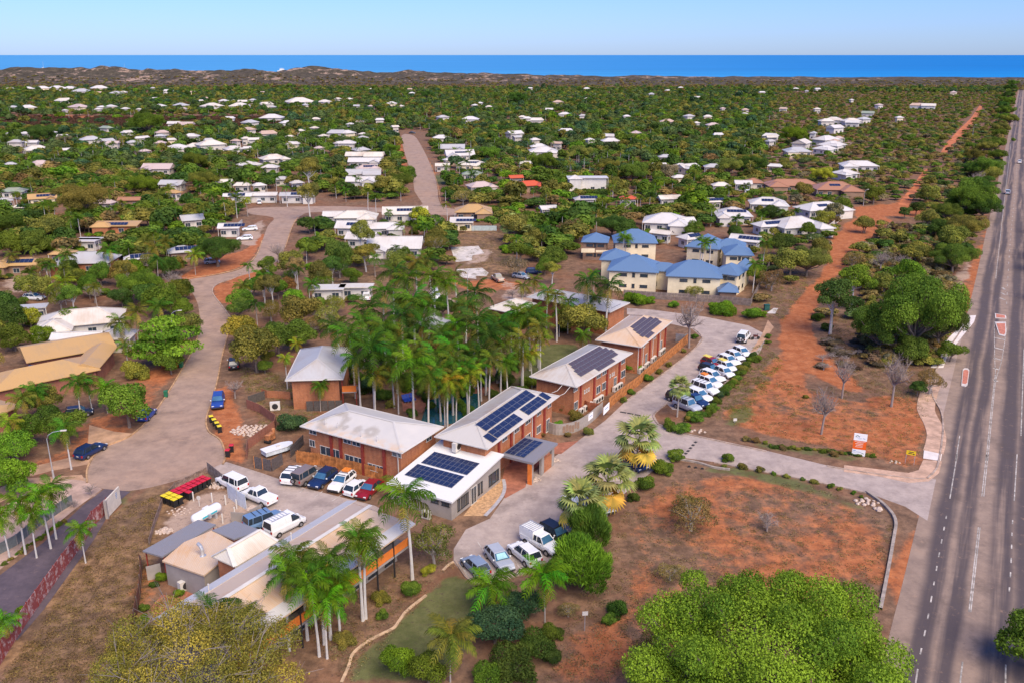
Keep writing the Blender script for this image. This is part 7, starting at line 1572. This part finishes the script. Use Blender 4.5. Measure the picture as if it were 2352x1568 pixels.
fence(14, [(2080, 110), (2352, 150)], 1.6, WOOD, 'orange timber fence section left of the brick block', 2.2, slats=True)
fence(14, [(1510, 190), (1740, 235)], 1.7, plain('dark_slats', (.12, .10, .10), .7, .15, 3), 'dark slatted enclosure gate between brick piers', 1.7, slats=True, postm=BR)
fence(14, [(1750, 235), (1900, 140)], 1.7, MATS['dark_slats'], 'dark slatted side panel of the bin enclosure', 1.7, slats=True)
fence(4, [(2080, 1440), (1990, 1530)], 1.6, MATS['dark_slats'], 'dark screen beside the white boat like trailer', 1.8, slats=True)
fence(4, [(1690, 1190), (1780, 1225), (1890, 1300), (1880, 1340), (1700, 1470), (1690, 1540)], 1.5, BRD, 'low red brick wall zigzagging beside the rubble bank', 2.0, name='brick_wall', cat='wall')
fence(4, [(1790, 1105), (1830, 1120), (1990, 1130)], 1.3, BR, 'low orange brick wall behind the white washing machines', 2.0, name='brick_wall', cat='wall'); fence(4, [(1700, 1170), (1815, 1130)], 1.5, MATS['screen_slats'], 'dark grey metal fence left of the low brick wall', 2.0)
rmott, ntm, bm = newmat('mottled_red_render'); gm = NG(ntm); nn_ = gm.noise(gm.pos(), 1.6, 6, .75); gm.l(gm.mix(gm.ramp(nn_, .48, .60), (.27, .055, .05), (.50, .33, .31)), bm.inputs['Base Color']); bm.inputs['Roughness'].default_value = .9; MATS['mottled'] = rmott
fence(7, [(740, 395), (640, 490), (565, 620), (440, 790), (320, 960), (200, 1130), (80, 1310), (-30, 1490)], 1.9, rmott, 'red mottled boundary wall with patchy paint running down the left foreground', 2.4, name='boundary_wall', cat='wall', postm=MR)
rt = root('gate_sign_board', W(7, 740, 435), 0, 'large pale sign board on a dark frame at the mouth of the dark driveway', 'sign'); p1, p2 = W(7, 742, 432), W(7, 830, 335); d = p2 - p1; ang = math.atan2(d.y, d.x); rt.rotation_euler.z = ang
link('board', shared_box('board', (d.length, .16, 2.3), plain('sign_board_cream', (.70, .62, .52), .7, .06)), rt, (d.length / 2, 0, 1.25)); link('frame', shared_box('frame', (.3, .3, 2.4), GREY), rt, (-.16, 0, 1.2))
mb = MB()
for i, w_ in enumerate((.35, .5, .4, .3)): mb.box((d.length * .72, -.085, 2.0 - i * .22), (w_, .012, .07))
mb.build('lettering', plain('blue_print', (.12, .28, .55), .6), rt)
fence(7, [(-30, 700), (120, 620), (260, 500), (420, 390), (500, 340)], 1.3, plain('grey_green_fence', (.17, .185, .18), .8, .12), 'grey green metal fence behind the row of young palms', 2.4, postm=GREY)
fence(7, [(905, 1262), (960, 985), (975, 790), (960, 760)], 1.6, plain('brown_timber', (.16, .07, .05), .85, .2), 'dark brown timber fence around the courtyard garden', 2.2, slats=True, postm=BARK); fence(7, [(905, 1262), (1000, 1290)], 1.0, STEEL, 'low silver fence panel at the bottom of the courtyard', 1.4)
fence(7, [(1010, 865), (1110, 840)], 1.7, GREY, 'grey rendered wall beside the kitchen building', 2.2, name='garden_wall', cat='wall'); fence(14, [(1195, 940), (1390, 960), (1610, 830)], 1.5, PALE if False else GREY, 'grey rendered wall between gas yard and parked blue four wheel drive', 2.0, name='garden_wall', cat='wall')
fence(14, [(70, 1240), (150, 960), (260, 660), (420, 470), (860, 250)], .8, plain('weathered_wire_fence', (.30, .20, .16), .9, .3), 'low weathered timber edging fence around the gas tank yard', 2.0, postm=BARK)
fence(14, [(870, 260), (1140, 480)], 1.7, WOOD2, 'leaning grey timber fence holding back the rubble pile', 1.8, slats=True)
rt = fence(14, [(1150, 590), (1280, 690), (1400, 760)], 2.0, plain('white_gate_sheet', (.62, .68, .74), .5, .08), 'tall white sheeted gates on a pale blue steel frame', 1.9, postm=STEEL, name='steel_gate', cat='gate')
fence(5, [(-20, 235), (250, 215), (400, 205), (560, 190), (720, 185)], 1.6, WOOD2, 'long grey timber fence behind the palm grove and white roofed house', 2.4, slats=True); fence(2, [(760, 1345), (1070, 1345)], 1.6, plain('pale_blue_fence', (.42, .50, .50), .7, .08), 'pale blue grey metal fence along the top of the empty lot', 2.4)
fence(13, [(600, 880), (950, 905), (1300, 925), (1700, 948), (2050, 985)], 1.7, WOOD2, 'grey timber fence in front of the blue roofed apartments', 2.4, slats=True); fence(13, [(2050, 985), (2290, 490)], 1.7, WOOD2, 'grey timber fence climbing along the right side of the blue roofed apartments', 2.4, slats=True)
fence(3, [(1180, 1210), (1010, 1340), (870, 1411)], 1.6, PALE, 'pale boundary wall beside the white roofs and red track', 2.4, name='garden_wall', cat='wall'); fence(1, [(1610, 1340), (1660, 1300)], 1.6, PALE, 'pale fence beside the two white wagons', 2.4)
# curved grey wall with white signs and brown plaques
cw = smooth_line(px(12, [(1360, 600), (1480, 640), (1620, 630), (1740, 590), (1850, 520), (1960, 425)]), 4); cw += smooth_line(px(11, [(1140, 1290)]), 1)[:0]
rt = root('curved_wall', cw[0], 0, 'curved grey rendered wall with two white signs and brown plaques by the entrance', 'wall')
for i in range(len(cw) - 1):
    d = cw[i + 1] - cw[i]; c_ = (cw[i] + cw[i + 1]) / 2 - cw[0]; link('wall_segment', shared_box('wall_segment', (round(d.length + .03, 2), .2, 1.7), plain('warm_grey_render', (.36, .31, .27), .85, .08)), rt, (c_.x, c_.y, .85), (0, 0, math.atan2(d.y, d.x)))
def on_wall(i, name, dims, mat, z, off=-.115):
    d = cw[i + 1] - cw[i]; c_ = (cw[i] + cw[i + 1]) / 2 - cw[0]; nn = Vector((d.y, -d.x, 0)).normalized() * abs(off); return link(name, shared_box(name, dims, mat), rt, (c_.x + nn.x, c_.y + nn.y, z), (0, 0, math.atan2(d.y, d.x)))
for i_, z_ in ((6, .85), (7, 1.05), (8, .85), (9, .75), (10, 1.15), (11, .95)): on_wall(i_, 'plaque', (.42, .04, 1.05), BWALL, z_)
on_wall(16, 'sign', (1.6, .05, 1.0), plain('sign_white', (.88, .87, .86), .5, .02), 1.15); on_wall(16, 'sign_lettering', (1.0, .06, .10), plain('blue_print', (.12, .28, .55)), 1.2)
rt2 = root('wall_sign', W(11, 1075, 1345), 0, 'white rectangular sign on the grey wall where it meets the orange fence', 'sign'); p1, p2 = W(11, 1072, 1400, .5), W(11, 1140, 1330, .5); d = p2 - p1; rt2.location = (p1.x, p1.y, 0); rt2.rotation_euler.z = math.atan2(d.y, d.x)
link('board', shared_box('board2', (d.length, .08, 1.2), plain('sign_white', (.88, .87, .86), .5, .02)), rt2, (d.length / 2, 0, 1.5)); link('lettering', shared_box('lettering', (d.length * .5, .02, .12), MATS['blue_print']), rt2, (d.length / 2, -.05, 1.6))
rt3 = fence(12, [(1960, 425), (2010, 380)], 1.7, MATS['warm_grey_render'], 'end section of grey wall joining the timber fence', 1.2, name='garden_wall', cat='wall'); fence(12, [(1180, 620), (1300, 560), (1350, 500)], 1.6, GREY, 'low grey wall beside the reception wing door', 1.6, name='garden_wall', cat='wall')
# air conditioners along the walls
def walls_ac(rr, pts_, ords):
    for (fx, out), lb in zip(pts_, ords):
        m_ = rr.matrix_basis; p = Matrix.Translation(rr.location) @ Matrix.Rotation(rr.rotation_euler.z, 4, 'Z') @ Vector((fx, .75 - out, 0)); r2 = ac_unit(p, rr.rotation_euler.z, lb, 1.15)
lD = 18.0
walls_ac(D_root, [(2.2, .5), (3.6, .5), (5.2, .5), (7.0, .5), (7.9, .5), (8.8, .5), (13.6, .5), (14.7, .5), (15.6, .5)], ['white air conditioner %s along the middle brick block' % s for s in ('nearest the near corner', 'second from the near corner', 'third from the near corner', 'fourth from the near corner', 'fifth from the near corner', 'sixth from the near corner', 'third from the far corner', 'second from the far corner', 'nearest the far corner')])
walls_ac(E_root, [(1.2, .5), (2.1, .5), (4.0, .5), (5.0, .5), (7.5, .5), (8.6, .5), (12.0, .5), (12.9, .5), (13.8, .5)], ['white air conditioner %s along the farthest brick block' % s for s in ('nearest the near corner', 'second from the near corner', 'third from the near corner', 'fourth from the near corner', 'fifth from the near corner', 'fourth from the far corner', 'third from the far corner', 'second from the far corner', 'nearest the far corner')])
ac_unit(W(7, 1270, 930), .9, 'white air conditioner standing against the grey kitchen wall', 1.5); ac_unit(W(4, 1885, 1205), .2, 'old white machine left on the paving by the brick block', 1.7)
# roof pipes that hang between the brick blocks
for (a_, b_, lb) in (((1560, 65), (1430, 165), 'upper thin white pipe sagging between two brick blocks'), ((1640, 95), (1510, 200), 'lower thin white pipe sagging between two brick blocks')):
    p, q_ = W(12, *a_, 5.1), W(12, *b_, 5.0); mb = MB(); mb.tube([p, p.lerp(q_, .5) - Vector((0, 0, .35)), q_], .04, 5); tag(mb.build('pipe', WHITE), lb, 'pipe')
# ------------------------------------------------------------------ street lamps and poles
def lamp(k, base_, top_h, arm, az, label, r0=.09):
    p = W(k, *base_); rt = root('street_lamp', p, az, label, 'street lamp', 'street lamps'); mb = MB(); mb.tube([(0, 0, 0), (0, 0, top_h * .5), (0, 0, top_h * .86), (arm * .12, 0, top_h * .94), (arm * .45, 0, top_h), (arm, 0, top_h + .15)], [r0, r0 * .8, r0 * .6, r0 * .5, r0 * .45, r0 * .4], 8); mb.build('pole', STEEL, rt)
    mb = MB(); mb.box((arm + .3, 0, top_h + .16), (.75, .26, .12)); mb.build('lamp_head', PALE, rt); mb = MB(); mb.tube([(0, 0, 0), (0, 0, 1.2)], r0 * 1.5, 8); mb.build('base', STEEL, rt)
lamp(0, (123.8, 1098), 6.6, 1.9, .15, 'curved arm street lamp at the bottom left beside the round street end'); lamp(4, (1195, 760), 6.6, 1.4, .2, 'street lamp rising out of the trees left of the bend'); lamp(5, (872, 425), 6.2, 1.0, 0, 'street lamp on the pale yard behind the palm grove'); lamp(3, (1252, 1175), 5.8, 1.2, .5, 'street lamp at the red track crossing'); lamp(3, (1996, 722), 9.5, 1.2, 0, 'tall lamp in the bushland beside the far red track', .12); lamp(8, (1372, 1190), .1, .1, 0, 'x') if False else None
# ------------------------------------------------------------------ signs
p1, p2 = W(6, 1172, 1512), W(6, 1262, 1525); d = p2 - p1; rt = root('entrance_sign', p1, math.atan2(d.y, d.x), 'tall white and orange entrance sign standing in the red field', 'sign'); wS = d.length; hS = 3.3
ORS = plain('sign_orange', (.85, .13, .015), .5, .03)
for z_, h_, mt, nm in ((hS * .84, hS * .31, plain('sign_white', (.88, .87, .86), .5, .02), 'top_panel'), (hS * .485, hS * .385, ORS, 'middle_panel'), (hS * .145, hS * .28, plain('sign_white', (.88, .87, .86), .5, .02), 'bottom_panel')): link(nm, shared_box(nm, (wS, .12, h_), mt), rt, (wS / 2, 0, z_ + .1))
inkd = plain('green_print', (.06, .16, .13), .6); inkb = plain('pale_blue_print', (.25, .38, .6), .6); inkw = plain('white_print', (.85, .72, .62), .6)
def ink(parts_, mat, nm='lettering'):
    mb = MB()
    for x, z, w_, h_, r_ in parts_:
        c_, s_ = math.cos(r_), math.sin(r_); Q = [(-w_ / 2, -h_ / 2), (w_ / 2, -h_ / 2), (w_ / 2, h_ / 2), (-w_ / 2, h_ / 2)]; mb.poly([(wS * x + (a * c_ - b * s_) * wS, -.065, hS * z + (a * s_ + b * c_) * wS + .1) for a, b in Q])
    mb.build(nm, mat, rt)
ink([(.22, .895, .16, .05, .5), (.36, .885, .2, .05, -.55), (.16, .845, .10, .04, 0)], inkd, 'logo'); ink([(.35, .815, .22, .035, 0), (.55, .79, .14, .03, 0), (.78, .80, .18, .05, -.1), (.42, .765, .2, .02, 0)], inkb)
ink([(.5, .645, .82, .035, 0), (.52, .60, .50, .04, 0), (.46, .535, .60, .045, 0), (.48, .465, .50, .04, 0), (.46, .40, .56, .035, 0)], inkw); ink([(.16, .22, .2, .07, 0), (.16, .15, .2, .04, 0), (.5, .175, .36, .04, 0)], inkb); ink([(.78, .135, .16, .04, -.3), (.86, .115, .05, .07, 0)], inkd, 'arrow_mark')
for x_ in (.12, wS - .12): link('post', shared_box('post', (.1, .1, .3), STEEL), rt, (x_, 0, .1))
p1, p2 = W(6, 1535, 1700 - 130), W(6, 1600, 1582); d = p2 - p1; rt = root('warning_sign', p1, math.atan2(d.y, d.x), 'yellow warning sign on two thin posts at the corner of the red field', 'sign')
link('board', shared_box('board3', (d.length, .05, .62), plain('sign_yellow', (.85, .58, .02), .5, .04)), rt, (d.length / 2, 0, 1.75))
mb = MB(); mb.box((d.length * .52, -.03, 1.87), (d.length * .5, .012, .10)); mb.box((d.length * .42, -.03, 1.66), (d.length * .4, .012, .11)); mb.box((d.length * .78, -.03, 1.62), (d.length * .2, .012, .13)); mb.build('lettering', DK, rt)
for x_ in (.05, d.length - .05): link('post', shared_box('post', (.06, .06, 1.6), STEEL), rt, (x_, .04, .8))
for k, x, y, hh, lb in ((8, 1672, 1210, 2.0, 'small white sign on a thin post among the dry undergrowth'), (6, 374, 1290, .5, 'small white marker board low on the grassy verge')):
    rt = root('post_sign', W(k, x, y), .1, lb, 'sign'); link('board', shared_box('board4', (.55, .05, .42), WHITE), rt, (0, 0, hh)); link('post', shared_box('post', (.06, .06, hh), STEEL), rt, (0, .04, hh / 2))
rt = root('utility_box', W(6, 590, 525), .1, 'dark green utility cabinet beside its concrete slab at the red track', 'utility box'); link('cabinet', shared_box('cabinet', (1.1, .7, 1.2), plain('cabinet_green', (.02, .10, .08), .5)), rt, (0, 0, .65)); link('lid', shared_box('lid', (1.2, .8, .08), MATS['cabinet_green']), rt, (0, 0, 1.29)); sheet('concrete_pad', px(6, [(590, 545), (640, 510), (670, 512), (650, 548)]), .03, MATS['pale_slab'], thick=.03)
# loungers and pool bits
for i, (x, y) in enumerate(((447, 1150), (472, 1145), (500, 1138))):
    rt = root('sun_lounger', W(5, x, y), 2.0, ['left', 'middle', 'right'][i] + ' blue sun lounger of three beside the pool among palm trunks', 'sun lounger', 'blue sun loungers by the pool'); bl_ = plain('lounger_blue', (.02, .07, .42), .6)
    link('seat', shared_box('seat', (1.3, .62, .08), bl_), rt, (0, 0, .35)); link('backrest', shared_box('backrest', (.75, .62, .08), bl_), rt, (.92, 0, .62), (0, -.8, 0))
    for sx in (-.5, .5):
        for sy in (-.25, .25): link('leg', shared_box('leg', (.05, .05, .32), WHITE), rt, (sx, sy, .16))
sheet('pool_paving', px(5, [(420, 1130), (520, 1090), (1000, 1000), (1060, 1070), (960, 1110), (600, 1150), (560, 1220), (430, 1210)]), .02, brickpave)
# skip, trailer, rubble, rocks, rust machine
rt = root('skip_bin', W(4, 1172, 905), .05, 'orange metal skip beside the green bin up the left street', 'skip'); mb = MB(); mb.box((0, 0, .6), (3.0, 1.5, 1.0)); mb.build('body', plain('skip_orange', (.55, .17, .03), .6, .15), rt); mb = MB(); mb.box((0, 0, 1.12), (3.1, 1.6, .06)); mb.build('rim', MATS['skip_orange'], rt); mb = MB(); mb.box((0, 0, 1.16), (2.8, 1.3, .02)); mb.build('load', BARK, rt)
rt = root('boat_trailer', W(4, 1900, 1500), .75, 'white covered boat on a trailer behind the dark screens', 'boat'); mb = MB(); mb.prism([(-2.6, -.9), (1.4, -1.0), (2.6, -.5), (2.9, 0), (2.6, .5), (1.4, 1.0), (-2.6, .9)], .5, 1.25); mb.build('hull', plain('boat_blue_white', (.6, .66, .72), .4), rt); mb = MB(); mb.prism([(-2.7, -1.0), (1.4, -1.1), (2.7, -.6), (3.0, 0), (2.7, .6), (1.4, 1.1), (-2.7, 1.0)], 1.25, 1.36); mb.build('cover', PAINT['white'], rt); link('hatch', shared_box('hatch', (.7, .6, .08), R_cream), rt, (.2, 0, 1.42)); rt.scale = (.8, .85, .8)
rt = root('site_machine', W(4, 1850, 1420), 1.2, 'rusty orange machine standing against the brick wall', 'machine'); mb = MB(); mb.box((0, 0, .8), (1.6, .7, .9)); mb.tube([(.9, 0, .4), (.9, 0, 1.7)], .25, 10); mb.build('body', plain('rust_orange', (.5, .2, .08), .7, .3), rt); mb = MB(); mb.tube([(-.6, -.45, .3), (-.6, .45, .3)], .3, 10); mb.build('wheel', TYRE, rt)
def rock_mesh(i, mat=None):
    k_ = ('rock', i)
    if k_ not in SHARED:
        rr = random.Random(i + 90); mb = MB(); ph = []
        for z, r_ in ((-.3, .8), (.05, 1), (.45, .8), (.7, .4)): ph.append([(math.cos(t * 1.0472) * r_ * rr.uniform(.75, 1.15), math.sin(t * 1.0472) * r_ * rr.uniform(.75, 1.15), z * rr.uniform(.85, 1.15)) for t in range(6)])
        for a_, b_ in zip(ph, ph[1:]):
            for t in range(6): mb.poly([a_[t], a_[(t + 1) % 6], b_[(t + 1) % 6], b_[t]])
        mb.poly(ph[-1]); SHARED[k_] = mb.mesh('rock', mat or plain('pale_rock', (.58, .45, .36), .9, .2, 1.5))
    return SHARED[k_]
def rockpile(k, x, y, n_, rad, s_, label, name='rock_pile', mat=None, cat='rocks'):
    p = W(k, x, y); rt = root(name, p, 0, label, cat)
    for i in range(n_):
        a = i * 2.4; r_ = rad * math.sqrt((i + .5) / n_); ss = s_ * random.uniform(.6, 1.2); link('rock', rock_mesh(i % 5, mat), rt, (r_ * math.cos(a), r_ * math.sin(a) * .7, ss * .2), (0, 0, random.uniform(0, 6)), (ss, ss, ss * .8))
rockpile(12, 1225, 1155, 16, 1.0, .26, 'pile of pale rocks at the foot of the entrance canopy column'); rockpile(12, 1480, 935, 8, .7, .24, 'small group of pale rocks on the paving right of the canopy'); rockpile(9, 1270, 330, 14, 1.5, .28, 'line of grey boulders near the end of the curved block edging'); rockpile(9, 1350, 380, 3, .4, .38, 'orange boulders at the tip of the curved block edging'); rockpile(9, 1465, 55, 7, .8, .2, 'cluster of pinkish rocks beside the yellow sign'); rockpile(8, 2230, 1040, 9, 1.2, .22, 'scattered pink rocks at the edge of the lower red field'); rockpile(6, 120, 1350, 6, 1.2, .34, 'grey boulders at the corner of the entry driveway')
rockpile(4, 1720, 1345, 60, 3.0, .30, 'bank of broken timber and rubble beside the brick wall', 'rubble_pile', cat='rubble'); rockpile(14, 1010, 430, 26, 1.5, .30, 'brown rubble pile against the leaning timber fence', 'rubble_pile', cat='rubble'); rockpile(14, 260, 1060, 22, 1.0, .28, 'heap of cut logs and rocks beside the long skillion roof', 'log_heap', cat='logs'); rockpile(14, 480, 790, 20, 1.6, .16, 'low heap of grey ash on the ground left of the gas tank', 'ash_heap', mat=None, cat='heap'); rockpile(14, 1490, 760, 5, .5, .5, 'blue tarpaulin covered bundle at the gate', 'covered_bundle', cat='bundle')
for i, (x, y) in enumerate(((60, 88), (105, 95), (150, 102))):
    p = W(9, x, y); mb = MB(); mb.tube([(0, 0, .05), (0, -.12, .05)], .22, 10); tag(mb.build('drain_pipe', DK, loc=p), ['left', 'middle', 'right'][i] + ' dark culvert mouth under the entry driveway edge', 'drain pipe', 'culvert mouths under the driveway')
rt = root('motorbike', W(15, 1345, 250), .3, 'dark motorbike standing beside the white four wheel drive with twin spares', 'motorbike')
mb = MB(); mb.box((0, 0, .75), (.9, .25, .35)); mb.box((-.3, 0, .95), (.5, .22, .12)); mb.build('frame', plain('dark_red_bike', (.10, .03, .03), .5), rt)
for x_ in (-.65, .65): mb = MB(); mb.tube([(x_, -.05, .32), (x_, .05, .32)], .32, 12); mb.build('wheel', TYRE, rt)
mb = MB(); mb.tube([(.55, 0, .4), (.4, 0, 1.1)], .04, 5); mb.tube([(.4, -.35, 1.15), (.4, .35, 1.15)], .025, 5); mb.build('handlebar', DK, rt)
# ------------------------------------------------------------------ boats on the sea
def boat(k, x, y, ln, label, mast=False):
    X, Y = D(k, x, y); v = (Y - 784) / F; t = (H + 4) / (math.sin(TH) + v * math.cos(TH)); yy = (math.cos(TH) - v * math.sin(TH)) * t; xx = (X - 1176) / F * t
    rt = root('boat', (xx, yy, -4), .1, label, 'boat'); s_ = ln / 10; mb = MB(); mb.prism([(-5 * s_, -1.5 * s_), (3 * s_, -1.6 * s_), (5.5 * s_, 0), (3 * s_, 1.6 * s_), (-5 * s_, 1.5 * s_)], -.3, 1.8 * s_); mb.build('hull', WHITE, rt); mb = MB(); mb.box((-.6 * s_, 0, 2.6 * s_), (5 * s_, 2.4 * s_, 1.7 * s_), taper=.8); mb.box((-1 * s_, 0, 3.9 * s_), (3 * s_, 2.2 * s_, .25 * s_)); mb.build('cabin', WHITE, rt)
    if mast: mb = MB(); mb.tube([(0, 0, 1), (0, 0, 15 * s_)], .14 * s_, 5); mb.tube([(0, 0, 4 * s_), (-4 * s_, 0, 4.3 * s_)], .2 * s_, 5); mb.build('mast', WHITE, rt)
boat(1, 1935, 262, 34, 'large white boat on the sea behind the dunes, right of the other boats'); boat(1, 300, 243, 20, 'yacht with a bare mast on the sea at the far left', True); boat(1, 855, 246, 16, 'small pale yacht on the sea between the dune tops', True)

# ------------------------------------------------------------------ labels for houses and plants, from what stands next to them
LM = [('by the far end of the straight road', 935, 300), ('left of the straight far road', 860, 400), ('right of the straight far road', 1060, 400), ('near the T junction of the far road', 1000, 500), ('behind the pale empty lot', 1150, 480), ('around the red roofed house', 1200, 410), ('around the turquoise fronted white house', 1350, 400), ('behind the blue roofed apartments', 1520, 480), ('right of the blue roofed apartments', 1800, 580), ('among the white roofs beside the red track', 1780, 500), ('near the brown roofed houses', 1860, 430), ('in the bushland along the far red track', 2150, 420), ('on the highway verge', 2220, 500), ('left of the upper cross street', 480, 470), ('above the left street bend', 560, 560),
 ('around the yellow roof at the far left', 90, 440), ('behind the brick house at left', 200, 530), ('around the white house at left', 200, 680), ('around the large mustard roofed house', 120, 850), ('in the yard beside the left kerb', 270, 930), ('at the left edge below the sandy driveway', 60, 1080), ('by the bright layered tree', 370, 750), ('right of the left street', 620, 760), ('on the verge above the rear brick wall', 560, 900), ('in front of the flat white roofed house', 760, 660), ('in the palm grove, far left part', 830, 780), ('in the palm grove, left part', 920, 900), ('in the palm grove, middle part', 1040, 850), ('in the palm grove, right part', 1120, 760), ('at the back of the palm grove', 980, 660), ('right of the palm grove', 1240, 780), ('by the pool', 1080, 950),
 ('beside the end brick block', 1400, 680), ('in front of the blue roofed apartments', 1500, 690), ('along the orange timber fence', 1460, 850), ('beside the angled row of cars', 1650, 880), ('by the lone round palm', 1570, 980), ('in the verge bed of the entry driveway', 1800, 1040), ('in the upper red field', 1900, 960), ('among the dark scrub behind the leafless trees', 1960, 860), ('beside the big dark spreading tree', 2040, 730), ('left of the red track', 1760, 640), ('along the entry driveway lower edge', 1800, 1100), ('in the lower red field', 1650, 1180), ('in the hedge beside the front car park', 1480, 1060), ('below the front car park', 1220, 1330), ('on the lawn side of the lodge', 1000, 1300), ('in front of the lodge veranda', 760, 1300), ('around the courtyard fence', 400, 1330), ('beside the dark driveway', 100, 1250), ('in the row under the grey green fence', 130, 1300), ('in the lower middle garden', 1150, 1480), ('by the curved grey wall', 1350, 1000), ('around the grey roofed brick block', 720, 860),
 ('near the burnt strip at left', 150, 290), ('behind the burnt strip', 400, 240), ('far left near the dunes', 120, 200), ('in the far middle suburb', 1200, 260), ('in the far right suburb', 1700, 280), ('left of the far road, upper part', 700, 330), ('in the mid left suburb', 350, 350), ('right of centre in the middle distance', 1450, 330), ('near the pale far houses by the bushland', 1950, 300), ('near the far roofs right of centre', 1850, 350), ('left of the cross street houses', 300, 430), ('far left middle distance', 60, 360), ('beyond the straight road', 1000, 240), ('near the big cream complex far left', 880, 220)]
RC = {'white_metal_roof': 'white', 'cream_metal_roof': 'cream', 'pale_grey_metal_roof': 'grey', 'tan_metal_roof': 'tan', 'pinkish_metal_roof': 'pinkish', 'yellow_metal_roof': 'yellow', 'brown_metal_roof': 'brown', 'red_metal_roof': 'red', 'green_metal_roof': 'green'}
ORD = ['leftmost', 'second from left', 'third from left', 'fourth from left', 'fifth from left', 'sixth from left', 'seventh from left', 'eighth from left', 'ninth from left', 'tenth from left']
def assign(items, mk):
    cells = {}
    for it in items:
        X, Y = it[1], it[2]; lm = min(LM, key=lambda l: (l[1] - X) ** 2 + ((l[2] - Y) * (1.6 if Y > 350 else 3)) ** 2)[0]; cells.setdefault((it[3], lm), []).append(it)
    for (wd, lm), L in cells.items():
        L.sort(key=lambda i: i[1])
        for i, it in enumerate(L):
            o = it[0]
            if len(L) == 1: lb = '%s %s' % (wd, lm)
            elif i < 10 and len(L) <= 10: lb = '%s %s, %s' % (wd, lm, ORD[i])
            else:
                lb = '%s %s, %s%s' % (wd, lm, ORD[i] if i < 10 else (ORD[len(L) - 1 - i].replace('left', 'right').replace('rightmost', 'rightmost') if len(L) - 1 - i < 10 else 'in the thick of the cluster'), '')
                if len(L) - 1 - i == 0: lb = '%s %s, rightmost' % (wd, lm)
            tag(o, lb, mk)
hs_ = []
for (o, X, Y, cn, kind, Wm) in HOUSES:
    hs_.append((o, X, Y, '%s %s roofed %s' % (RC.get(cn, 'white'), {'hip': 'hip', 'gable': 'gable', 'dutch': 'gablet', 'flat': 'flat', 'skillion': 'single slope'}[kind], 'house' if Wm > 9 else 'small house')))
assign(hs_, 'house')
for cat in ('tree', 'shrub', 'palm tree'):
    L = []
    for rt, X, Y, wd, ct, rp, lb in PLANTS:
        if ct != cat: continue
        if lb: tag(rt, lb, ct); continue
        L.append((rt, X, Y, {'tree': '%s tree' % wd, 'shrub': '%s rounded shrub' % wd, 'palm tree': '%s palm' % wd}[cat]))
    assign(L, cat)
seen = {}
for o in COL.objects:
    if o.parent is None and 'label' in o:
        seen.setdefault(o['label'], []).append(o)
for lb, L in seen.items():
    if len(L) > 1:
        for o in L: o['group'] = lb.split(',')[0]
